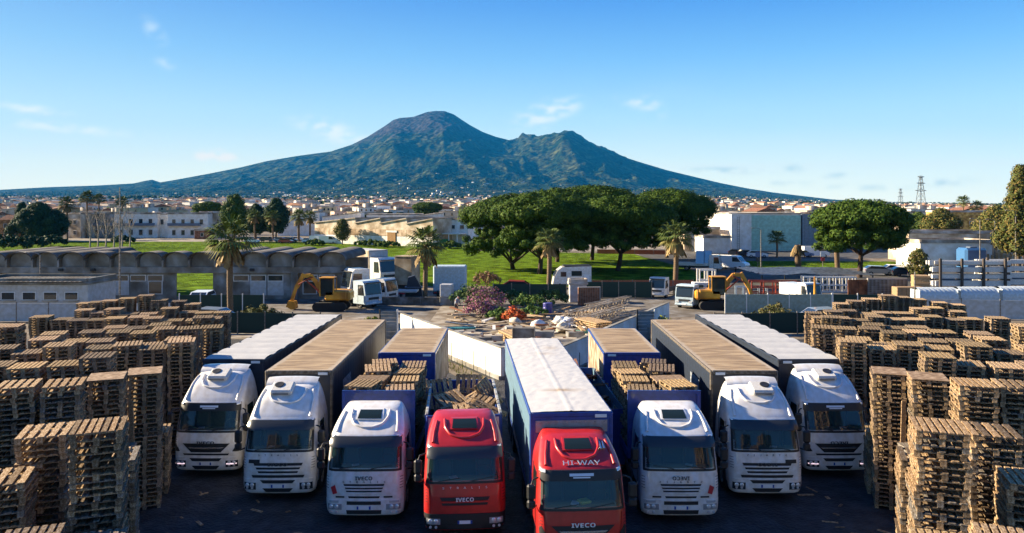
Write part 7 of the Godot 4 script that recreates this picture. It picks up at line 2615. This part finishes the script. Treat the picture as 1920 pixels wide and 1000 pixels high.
func build_middle() -> void:
	# lorries on the hard standing at the left
	small_lorry("white lorry with sunlit beige canvas body on the hard standing", gp(730, 100.0), 0.75, M.white_paint, {"scale": 1.25, "len": 6.0, "box_h": 3.3, "box_mat": M.canvas, "top_mat": M.panel_grey, "cab_h": 2.9})
	small_lorry("white tractor unit with brown swoosh beside the yellow excavator", gp(648, 82.5), -1.0, M.white_paint, {"scale": 1.15, "len": 3.2, "body": "flat", "cab_h": 3.1, "dark_bumper": true})
	small_lorry("old blue-grey lorry cab with pale front beside the excavator", gp(700, 77.5), 0.9, M.pale_blue, {"scale": 0.95, "len": 3.4, "body": "flat"})
	small_lorry("white low lorry cab half behind the blue-grey cab", gp(735, 81.5), 1.1, M.white_paint, {"scale": 0.9, "len": 3.0, "body": "flat", "dark_bumper": true})
	excavator("yellow excavator with folded boom before the vaulted shed", gp(622, 76.0), 0.0, 1.0)
	excavator("yellow excavator with folded boom beside the red rack", gp(1338, 77.0), 0.0, -1.0)
	var tb := thing("beige_container", "tall beige box container beside the palm", "container", gp(764, 94.0), -0.35, "")
	part(tb, "box", mbox(Vector3(0, 1.9 + 0.6, 0), Vector3(2.3, 3.4, 2.3), 0.04), M.beige_box)
	part(tb, "stand", mbox(Vector3(0, 0.4, 0), Vector3(2.0, 0.8, 2.0), 0.03), M.trim)
	part(tb, "lid", mbox(Vector3(0, 4.24, 0), Vector3(2.4, 0.1, 2.4), 0.02), M.beige_box)
	var bl := thing("folded_tarpaulin", "dark blue tarpaulin-covered frame leaning by the palm", "tarpaulin", gp(774, 87.0), 0.1, "")
	var fo := MB.new()
	fo.prism(PackedVector2Array([Vector2(-0.9, 0), Vector2(1.1, 0), Vector2(0.95, 1.2), Vector2(0.2, 2.5), Vector2(-0.5, 2.3)]), -0.6, 0.6)
	part(bl, "cover", fo, M.navy_curtain)
	part(bl, "strap", mbox(Vector3(0.1, 1.2, 0), Vector3(2.0, 0.08, 1.24)), M.rail_blue)
	var tilt := thing("tilt_body", "pale blue lorry tilt body standing before the field", "lorry body", gp(844, 88.0), 0.0, "")
	part(tilt, "cover", mbox(Vector3(0, 2.1, 0), Vector3(3.7, 2.9, 2.2), 0.12), M.pale_blue)
	part(tilt, "bed", mbox(Vector3(0, 0.5, 0), Vector3(3.7, 0.3, 2.2), 0.03), M.trim)
	for s in [-1.0, 1.0]:
		wheel(tilt, Vector3(s * 1.3, 0.4, 1.0), 1.0, 0.4, 0.25)
		part(tilt, "warning_board", mbox(Vector3(s * 1.3, 0.55, 1.13), Vector3(0.9, 0.16, 0.03)), M.red_plate)
	var tr2 := thing("flat_trailer", "low flat trailer with red and white rear boards on the hard standing", "trailer", gp(714, 85.5), 0.0, "")
	part(tr2, "deck", mbox(Vector3(0, 0.9, 0), Vector3(8.2, 0.2, 2.2), 0.03), M.panel_grey)
	part(tr2, "side_tank", mbox(Vector3(-0.4, 1.5, 0.5), Vector3(2.4, 1.5, 1.2), 0.2), M.pale_blue)
	for s in [-2.6, -0.4, 2.4]:
		part(tr2, "warning_board", mbox(Vector3(s, 0.72, 1.14), Vector3(0.9, 0.18, 0.04)), M.red_plate)
		wheel(tr2, Vector3(s, 0.4, 0.9), 1.0, 0.4, 0.25)
	var cab := thing("steel_cabinet", "pale grey steel cabinet on a low wall by the blue tilt body", "cabinet", gp(838, 80.0), -0.2, "")
	part(cab, "cabinet_body", mbox(Vector3(0, 1.55, 0), Vector3(1.25, 1.3, 0.9), 0.04), M.sign_grey)
	part(cab, "plinth", mbox(Vector3(0, 0.45, 0), Vector3(1.3, 0.9, 0.95), 0.03), M.concrete)
	fence("low_wall", "low dark wall running across the hard standing behind the excavator", gp(665, 80.5), gp(830, 80.0), 0.85, M.block_grey, M.concrete, 2.2, 0.2, "wall")
	# motorhome
	var mh := thing("motorhome", "white motorhome with dark side windows under the pines", "motorhome", gp(1072, 97.0), 0.04, "")
	var b := MB.new()
	b.prism(PackedVector2Array([Vector2(-2.5, 0.5), Vector2(2.35, 0.5), Vector2(2.35, 2.85), Vector2(-1.3, 2.75), Vector2(-1.9, 2.3), Vector2(-2.3, 1.5)]), -1.05, 1.05)
	part(mh, "body", b, M.white_paint)
	part(mh, "roof_edge", mbox(Vector3(0.6, 2.88, 0), Vector3(3.5, 0.1, 2.0), 0.03), M.trim)
	for q in [[0.5, 1.95, 1.3, 0.62], [-1.15, 1.85, 0.7, 0.6]]:
		part(mh, "window", mbox(Vector3(q[0], q[1], 1.06), Vector3(q[2], q[3], 0.04), 0.01), M.glass_dark)
	part(mh, "door", mbox(Vector3(1.75, 1.2, 1.06), Vector3(0.7, 1.2, 0.03), 0.01), M.sign_white)
	part(mh, "windscreen", mbox(Vector3(-2.12, 1.92, 0), Vector3(0.06, 0.85, 1.7), 0.01, Basis(Vector3.BACK, -0.46)), M.glass_dark)
	for s in [-1.6, 1.5]:
		wheel(mh, Vector3(s, 0.36, 0.95), 1.0, 0.36, 0.22)
	# wall of dark screens behind the scrap yard
	fence("screen_fence", "dark green screen fence behind the lattice beams and brick pile", gp(1098, 86.0), gp(1222, 86.0), 1.9, M.green_net, M.rim, 2.0)
	fence("screen_fence", "dark screen fence behind the coloured bushes", gp(925, 86.5), gp(1062, 86.5), 1.6, M.green_net, M.rim, 2.0)
	fence("orange_netting", "orange-red plastic barrier netting along the grass by the palm", gp(1110, 96.5), gp(1300, 96.5), 1.1, M.red_net, M.rim, 2.5, 0.02)
	fence("orange_netting", "orange-red plastic netting far behind the pine trunks", gp(1120, 172.0), gp(1262, 168.0), 1.0, M.red_net, M.rim, 4.0, 0.02)
	brick_wall("brick_stack", "stack of orange bricks beside the dark screen fence", gp(1105, 80.0), 0.1, 2.4, 1.9, 0.25, 0.14, [M.brick, M.brick, M.rust])
	block("hut", "small pale grey hut panel beside the brick stack", gp(1083, 83.0), 0.0, 1.8, 1.6, 1.9, M.panel_grey, {})
	# coloured bushes
	shrub("pink flowering bush beside the bending person", gp(902, 70.5), 3.6, 1.8, [Color(0.26, 0.10, 0.16), Color(0.34, 0.14, 0.22), Color(0.18, 0.11, 0.10), Color(0.12, 0.11, 0.06)], 91, 0.13, "", 26)
	shrub("bright orange-red bush in the scrap yard", gp(966, 67.5), 2.3, 1.5, [Color(0.52, 0.09, 0.04), Color(0.58, 0.16, 0.06), Color(0.34, 0.07, 0.03), Color(0.2, 0.1, 0.04)], 92, 0.13, "", 20)
	shrub("purple-red leafy bush behind the pink one", gp(912, 74.5), 4.4, 3.0, [Color(0.20, 0.12, 0.12), Color(0.12, 0.14, 0.06), Color(0.28, 0.10, 0.20)], 93, 0.14, "", 20)
	for k in 6:
		shrub(["dark green bush behind the purple one", "green bush beside the blue barrel", "green bush behind the blue barrel", "grey-green bush between orange bush and barrel", "low green bush under the dark screens", "olive bush between the pink and orange ones"][k], gp([880, 995, 1035, 1000, 960, 935][k], [79.0, 76.0, 79.0, 71.0, 80.0, 69.0][k]), [4.5, 4.0, 4.5, 3.5, 4.5, 2.6][k], [2.4, 1.8, 2.0, 1.1, 1.8, 1.2][k], [[Color(0.04, 0.08, 0.03), Color(0.07, 0.11, 0.04)], [Color(0.06, 0.11, 0.03), Color(0.1, 0.15, 0.04)]][k % 2], 94 + k, 0.15, "", 20)
	shrub("reddish dry bush on the grass edge", gp(912, 99.0), 4.4, 2.2, [Color(0.20, 0.11, 0.07), Color(0.24, 0.14, 0.09), Color(0.12, 0.10, 0.05)], 101, 0.16)
	var ba := MB.new()
	ba.lathe([Vector2(0, 0), Vector2(0.42, 0), Vector2(0.45, 0.3), Vector2(0.43, 0.34), Vector2(0.45, 0.7), Vector2(0.43, 0.74), Vector2(0.45, 1.1), Vector2(0.42, 1.15), Vector2(0, 1.13)], 20)
	solo("barrel", ba, M.barrel_blue, "dark blue barrel standing among green bushes", "barrel", gp(1027, 72.5))
	car("red car half hidden behind the dry bush", gp(975, 92.0), 1.5, M.car_red)
	# scrap yard
	for k in 5:
		truss(["long steel lattice beam lying nearest the shaded white wall", "long steel lattice beam beside the nearest one", "pale lattice beam lying across the scrap heap", "lattice beam with bent end behind the others", "short lattice beam before the brick stack"][k], gp([1062, 1075, 1060, 1085, 1100][k], [62.0, 64.0, 66.5, 68.5, 72.0][k], 0.1 + 0.12 * k), gp([1165, 1172, 1160, 1175, 1180][k], [70.5, 72.5, 74.5, 76.5, 77.5][k], 0.25 + 0.12 * k), [0.7, 0.6, 0.65, 0.6, 0.5][k], M.steel if k % 2 == 0 else M.canvas)
	var g := RandomNumberGenerator.new()
	g.seed = 12
	for k in 16:
		# cast concrete blocks, some stacked
		var px: float = [872, 886, 905, 928, 982, 982, 1004, 1058, 1078, 1016, 952, 1040, 1000, 925, 1070, 965][k]
		var dep: float = [58.0, 57.0, 55.2, 53.0, 54.0, 54.0, 53.6, 54.6, 57.5, 58.0, 51.0, 52.0, 50.0, 56.0, 52.6, 60.0][k]
		var y: float = 0.0 if k != 5 else 0.86
		var cb := thing("concrete_block", "cast grey concrete block standing in the scrap yard behind the white walls", "concrete block", gp(px, dep, y), g.randf_range(-0.25, 0.25), "concrete blocks in the scrap yard")
		part(cb, "block_body", mbox(Vector3(0, 0.42, 0), Vector3(g.randf_range(1.2, 2.0), 0.84, 0.8), 0.03), [M.concrete, M.cement, M.block_grey][k % 3])
		part(cb, "lifting_eye", mbox(Vector3(0, 0.87, 0), Vector3(0.2, 0.06, 0.06)), M.rust)
	for k in 90:
		var px := g.randf_range(850, 1120)
		var dep := g.randf_range(57.0, 73.0)
		var l := g.randf_range(1.2, 3.6)
		var mb := mbox(Vector3(0, 0.06, 0), Vector3(g.randf_range(0.1, 0.35), g.randf_range(0.05, 0.12), l))
		var pk := solo("scrap_plank", mb, [M.crate_wood, M.wood0, M.cement, M.wood_grey, M.rust, M.white_profile, M.canvas][k % 7], "loose plank or bar strewn over the scrap yard between the white walls", "plank", gp(px, dep, g.randf_range(0.0, 0.5)), g.randf_range(-1.6, 1.6), "loose planks in the scrap yard")
		pk.rotation.x = g.randf_range(-0.1, 0.1)
	for k in 9:
		var px := g.randf_range(960, 1090)
		var dep := g.randf_range(58.0, 66.0)
		var nz := FastNoiseLite.new()
		nz.seed = k
		nz.frequency = 1.2
		var sk := MB.new()
		sk.sheet(12, 8, func(i: int, j: int):
			var a := TAU * i / 12.0
			var bb := PI * j / 8.0
			var d := Vector3(sin(bb) * cos(a), cos(bb), sin(bb) * sin(a))
			return d * Vector3(0.6, 0.45, 0.55) * (1.0 + 0.5 * nz.get_noise_3dv(d * 1.5)) + Vector3(0, 0.4, 0))
		solo("rubble_bag", sk, [M.white_profile, M.sack, M.cement][k % 3], "pale bulging sack lying in the scrap yard", "sack", gp(px, dep), g.randf() * 3.0, "sacks in the scrap yard")
	for k in 3:
		var sh := thing("sheet_pile", ["teal sheet pile lying beside the sunlit white wall", "teal steel channel propped by the lattice beams", "pale board pile beside the teal channel"][k], "sheet pile", gp([852, 1120, 1135][k], [62.5, 62.0, 60.0][k]), [0.3, 0.5, 0.55][k], "")
		for q in 3:
			part(sh, "sheet", mbox(Vector3(0.05 * q, 0.12 + 0.1 * q, 0), Vector3([3.2, 4.2, 3.6][k], 0.07, [0.9, 0.3, 0.7][k])), [M.teal, M.teal, M.canvas][k])
	# stacked sawn timber
	for k in 2:
		var ti := thing("timber_pile", ["pile of pale sawn boards beside the stacked concrete blocks", "pile of sawn boards before the lattice beams"][k], "timber", gp([965, 1110][k], [56.5, 63.0][k]), [0.35, 0.5][k], "")
		for y in 6:
			for x in 4:
				part(ti, "board", mbox(Vector3(-0.6 + 0.4 * x + 0.03 * (y % 2), 0.08 + 0.16 * y, 0.04 * ((x + y) % 3)), Vector3(0.34, 0.09, 3.2)), [M.crate_wood, M.wood0][(x + y) % 2])
	# blue skip of rusty scrap between the red lorry's trailer and the white lorry
	var sk2 := thing("scrap_container", "blue ribbed open container of rusty scrap beside the tarpaulin-roofed trailer", "container", Vector3(3.45, 0, -33.0), 0.05, "")
	for s in [-1.0, 1.0]:
		part(sk2, "side", mbox(Vector3(s * 0.62, 1.35, 0), Vector3(0.06, 2.1, 7.6)), M.pale_blue_curtain)
		for q in 12:
			part(sk2, "rib", mbox(Vector3(s * 0.68, 1.35, -3.6 + 0.65 * q), Vector3(0.08, 2.1, 0.12)), M.pale_blue_curtain)
		part(sk2, "end", mbox(Vector3(0, 1.35, s * 3.8), Vector3(1.3, 2.1, 0.06)), M.blue_paint)
	part(sk2, "floor", mbox(Vector3(0, 0.28, 0), Vector3(1.2, 0.12, 7.6)), M.rust)
	part(sk2, "runner", mbox(Vector3(0, 0.11, 0), Vector3(0.9, 0.22, 7.4)), M.trim)
	for k in 60:
		var inside := k < 24
		var p := Vector3(g.randf_range(3.0, 3.9), g.randf_range(1.5, 2.3), g.randf_range(-30.0, -36.4)) if inside else Vector3(g.randf_range(1.2, 5.6), g.randf_range(0.05, 1.1), g.randf_range(-38.5, -44.0))
		var mb := mbox(Vector3.ZERO, Vector3(g.randf_range(0.06, 0.4), g.randf_range(0.04, 0.12), g.randf_range(0.6, 2.0)))
		var o := solo("rusty_scrap", mb, [M.rust, M.wood2, M.rust, M.terracotta][k % 4], "rusty scrap piece in the blue open container" if inside else "rusty scrap piece in the heap before the shaded white wall", "scrap", p, 0.0, "rusty scrap in the container" if inside else "rusty scrap heap")
		o.rotation = Vector3(g.randf_range(-0.3, 0.3), g.randf_range(-1.6, 1.6), g.randf_range(-0.3, 0.3))
	# right-hand works yard
	small_lorry("white lorry with rounded cab before the palm by the netting", gp(1232, 86.0), -0.5, M.white_paint, {"scale": 0.8, "len": 4.0, "body": "flat"})
	small_lorry("pale blue and white old lorry cab beside the excavator by the red rack", gp(1283, 77.0), -0.6, M.pale_blue, {"scale": 0.82, "len": 3.4, "body": "flat"})
	small_lorry("white recovery lorry carrying glass panes by the road", gp(1352, 124.0), 1.2, M.white_paint, {"scale": 0.9, "len": 5.0, "body": "flat", "box_mat": M.white_profile})
	car("white pickup van beside the glass lorry by the road", gp(1374, 128.0), 0.9, M.car_white, "van", "van")
	for k in 2:
		var gl := thing("glass_rack", "%s A-frame of silvery glass panes on the white lorry" % ["front", "rear"][k], "glass rack", gp(1313 + 14 * k, 124.5, 1.05), 1.2, "")
		for s in [-1.0, 1.0]:
			part(gl, "pane", mbox(Vector3(s * 0.3, 1.1, 0), Vector3(0.04, 2.2, 1.3), 0.005, Basis(Vector3.BACK, s * 0.2)), M.glass_pale)
		part(gl, "frame_bar", mbox(Vector3(0, 0.1, 0), Vector3(1.2, 0.1, 1.3)), M.white_profile)
	var wc := grid_rack("frame_tower", "white window-frame tower behind the excavator by the red rack", gp(1327, 84.0), 0.0, 1.7, 3.4, 1.2, 2, 3, M.white_profile, 0.14)
	var rb := thing("rack_cabin", "white cabin box under the white frame tower", "cabin", gp(1320, 82.0, 0.0), 0.0, "")
	part(rb, "cabin_body", mbox(Vector3(0, 1.1, 0), Vector3(2.4, 2.2, 1.2), 0.04), M.white_profile)
	for s in [-0.6, 0.6]:
		part(rb, "window", mbox(Vector3(s, 1.55, 0.62), Vector3(0.8, 0.8, 0.04)), M.glass_dark)
	grid_rack("red_rack", "orange-red steel stacking rack beside the grey tarpaulin roof", gp(1455, 86.0), -0.12, 5.2, 1.9, 1.6, 4, 3, M.red_frame, 0.13)
	grid_rack("white_rack", "long white lattice rack along the grey tarpaulin roof", gp(1556, 92.0), -0.1, 6.0, 1.9, 1.0, 8, 2, M.white_profile, 0.14)
	grid_rack("pale_rack", "pale blue low trestle rack between excavator and red rack", gp(1410, 87.0), -0.15, 3.4, 1.2, 1.0, 4, 1, M.pale_blue, 0.1)
	var tp := thing("tarpaulin_roof", "wrinkled dark grey tarpaulin stretched flat behind the red and white racks", "tarpaulin", gp(1506, 102.0), 0.0, "")
	var nt := FastNoiseLite.new()
	nt.frequency = 0.35
	nt.fractal_octaves = 4
	var tm := MB.new()
	tm.sheet(40, 24, func(i: int, j: int):
		var x := lerpf(-7.2, 7.2, i / 40.0)
		var z := lerpf(5.0, -7.0, j / 24.0)
		return Vector3(x, 1.75 + 0.22 * nt.get_noise_2d(x * 0.6, z * 3.0), z))
	part(tp, "sheet", tm, M.tarp_grey)
	for x in [-7.0, 0.0, 7.0]:
		for z in [4.8, -6.8]:
			part(tp, "post", mbox(Vector3(x, 0.82, z), Vector3(0.12, 1.64, 0.12)), M.trim)
	fence("frosted_wall", "pale greenish sheet wall running behind the mirrored outer trailer", gp(1360, 73.5), gp(1560, 73.5), 1.9, M.teal_sheet, M.frame_white, 2.2, 0.04, "wall")
	fence("screen_fence", "dark green screen fence behind the mirrored-side silver car", gp(1562, 73.5), gp(1655, 73.0), 1.9, M.green_net, M.frame_white, 2.0)
	fence("sheet_wall", "grey-blue sheet wall behind the mirrored-side pallets", gp(1660, 71.0), gp(1950, 69.0), 1.8, M.panel_grey, M.rim, 3.0, 0.05, "wall")
	small_lorry("white lorry cab behind the frosted wall by the yellow post", gp(1527, 80.0), 0.3, M.white_paint, {"scale": 0.78, "len": 3.0, "body": "box", "box_h": 1.2})
	pole("yellow_post", "short yellow and white crane post behind the frosted wall", gp(1528, 75.0), 3.4, 0.16, M.digger_yellow)
	brick_wall("block_wall", "dark grey block wall beside the wooden crate", gp(1664, 88.0), 0.0, 4.6, 2.1, 0.45, 0.24, [M.block_grey, M.concrete, M.block_grey])
	var cr := thing("wooden_crate", "large sunlit wooden crate at the end of the block wall", "crate", gp(1726, 86.0), -0.3, "")
	part(cr, "crate_body", mbox(Vector3(0, 1.35, 0), Vector3(1.6, 2.5, 1.6), 0.02), M.crate_wood)
	for q in 4:
		for s in [-1.0, 1.0]:
			part(cr, "batten", mbox(Vector3(s * 0.78, 0.3 + 0.72 * q, 0.0), Vector3(0.1, 0.12, 1.66)), M.crate_wood)
		part(cr, "slat", mbox(Vector3(0, 0.3 + 0.72 * q, 0.82), Vector3(1.5, 0.12, 0.05)), M.wood0)
	var cr2 := thing("wooden_crate", "lower brown wooden crate before the block wall's end", "crate", gp(1703, 84.0), 0.0, "")
	part(cr2, "crate_body", mbox(Vector3(0, 0.75, 0), Vector3(3.0, 1.5, 1.2), 0.02), M.wood1)
	for q in 6:
		part(cr2, "slat", mbox(Vector3(-1.25 + 0.5 * q, 0.75, 0.62), Vector3(0.42, 1.44, 0.05)), M.wood1)
	var rw := thing("rust_wall", "rusty red sheet box at the end of the white rack", "sheet box", gp(1613, 88.0), 0.0, "")
	for q in 7:
		part(rw, "sheet", mbox(Vector3(-1.2 + 0.4 * q, 0.95, 0.03 * (q % 2)), Vector3(0.38, 1.9, 0.08)), M.rust)
	# cantilever racks of white profiles
	for k in 2:
		var rk := thing("profile_rack", "cantilever rack stacked with white profiles, %s" % ["beside the wooden crate", "below the paling fence"][k], "rack", gp([1812, 1898][k], [96.0, 98.0][k]), -0.04, "")
		for q in 4:
			part(rk, "upright", mbox(Vector3(-3.9 + 2.6 * q, 1.95, 1.5), Vector3(0.26, 3.9, 0.3), 0.02), M.rack_post)
			for y in 4:
				part(rk, "arm", mbox(Vector3(-3.9 + 2.6 * q, 0.45 + 0.85 * y, 0.7), Vector3(0.14, 0.14, 1.2)), M.rack_post)
		for y in 4:
			for q in 5:
				part(rk, "profile", mbox(Vector3(g.randf_range(-0.3, 0.3), 0.8 + 0.85 * y, 0.32 + 0.2 * q), Vector3(g.randf_range(8.8, 9.9), g.randf_range(0.36, 0.66), 0.17)), M.white_profile)
	for k in 3:
		var wr := thing("wrapped_bundle", ["large film-wrapped bundle behind the mirrored-side pallets, beside the crate", "large film-wrapped bundle in the middle of the wrapped row", "film-wrapped bundle at the outer end of the wrapped row"][k], "bundle", gp([1752, 1828, 1905][k], [76.0, 76.5, 77.0][k]), 0.0, "")
		var bm := MB.new()
		bm.sheet(28, 16, func(i: int, j: int):
			var x := lerpf(-1.9, 1.9, i / 28.0)
			var a := PI * j / 16.0
			return Vector3(x, 0.0 + 2.25 * pow(sin(a), 0.35) + 0.04 * sin(i * 1.9 + j), cos(a) * 1.0), true)
		part(wr, "film", bm, M.wrap)
		for s in [-1.0, 1.0]:
			part(wr, "end_board", mbox(Vector3(s * 1.86, 1.05, 0), Vector3(0.06, 2.0, 1.8)), M.wrap)
	for k in 10:
		var cars := [["white estate car before the green warehouse wall", 1420, 158, 1.4, 0], ["dark car beside the warehouse's projecting bay", 1385, 164, 1.2, 1], ["dark hatchback further along the warehouse wall", 1402, 161, 1.5, 1], ["blue car under the blue corrugated end", 1505, 160, 1.5, 2], ["white van under the blue corrugated end", 1530, 160, 1.5, 3], ["white car parked under the lone pine", 1683, 118, 1.4, 0], ["dark car beside the white car under the lone pine", 1700, 114, 1.4, 1], ["black car before the white works building", 1735, 110, 1.5, 1], ["silver car behind the pine trunk by the road", 1648, 116, 1.4, 4], ["white car far along the road behind the pine", 1718, 150, 1.5, 0]][k] as Array
		car(cars[0], gp(cars[1], cars[2]), cars[3], [M.car_white, M.car_dark, M.car_blue, M.car_white, M.car_silver][cars[4]], "van" if cars[4] == 3 else "hatch", "van" if cars[4] == 3 else "car")
	# parked vehicles along the factory
	for k in 9:
		var cars := [["white car nearest the poplar before the parking strip", 472, 226, 1.5, 0], ["silver car in the factory's parking row", 528, 232, 1.4, 4], ["white car under the stout palm", 556, 238, 1.4, 0], ["dark car in the factory's parking row", 545, 230, 1.5, 1], ["white van at the factory's end wall", 598, 224, 1.5, 3], ["second white van against the factory's end wall", 616, 222, 1.5, 3], ["small white car between palm and vans", 580, 226, 1.4, 0], ["dark car among the palms", 500, 236, 1.5, 1], ["red car half hidden in the parking row", 536, 224, 1.5, 5]][k] as Array
		car(cars[0], gp(cars[1], cars[2]), cars[3], [M.car_white, M.car_dark, M.car_blue, M.car_white, M.car_silver, M.car_red][cars[4]], "van" if cars[4] == 3 else "hatch", "van" if cars[4] == 3 else "car")
	for k in 4:
		lamp_post(["lamp post by the verge opposite the green wall", "lamp post rising behind the profile racks", "lamp post beside the paling fence", "lamp post between the yellow house and the olive tree"][k], gp([1427, 1905, 1838, 1866][k], [130.0, 118.0, 122.0, 128.0][k]), [6.5, 9.5, 8.2, 8.0][k], M.rim)
	for k in 2:
		var sg := thing("road_sign", ["round road sign on a post by the verge kerb", "white and red road sign before the lone pine"][k], "road sign", gp([1421, 1543][k], [125.0, 126.0][k]), 0.0, "")
		var sp := MB.new()
		sp.tube([Vector3.ZERO, Vector3(0, 3.0, 0)], 0.05, 0.05, 6)
		part(sg, "post", sp, M.rim)
		part(sg, "plate", mbox(Vector3(0, 2.6, 0.07), Vector3(0.8, 0.8, 0.04), 0.01), M.sign_white if k == 1 else M.car_blue)
		part(sg, "lower_plate", mbox(Vector3(0, 1.75, 0.07), Vector3(0.6, 0.6, 0.04), 0.01), M.red_plate if k == 1 else M.car_dark)
	build_person()

func _ready() -> void:
	rng.seed = 20240
	build_camera_and_light()
	build_materials()
	build_terrain()
	build_ground()
	build_walls()
	build_sheds()
	build_far_buildings()
	build_town()
	build_trees()
	build_pallet_protos()
	build_trucks()
	build_stacks()
	flush_pallets()
	build_litter()
	build_middle()
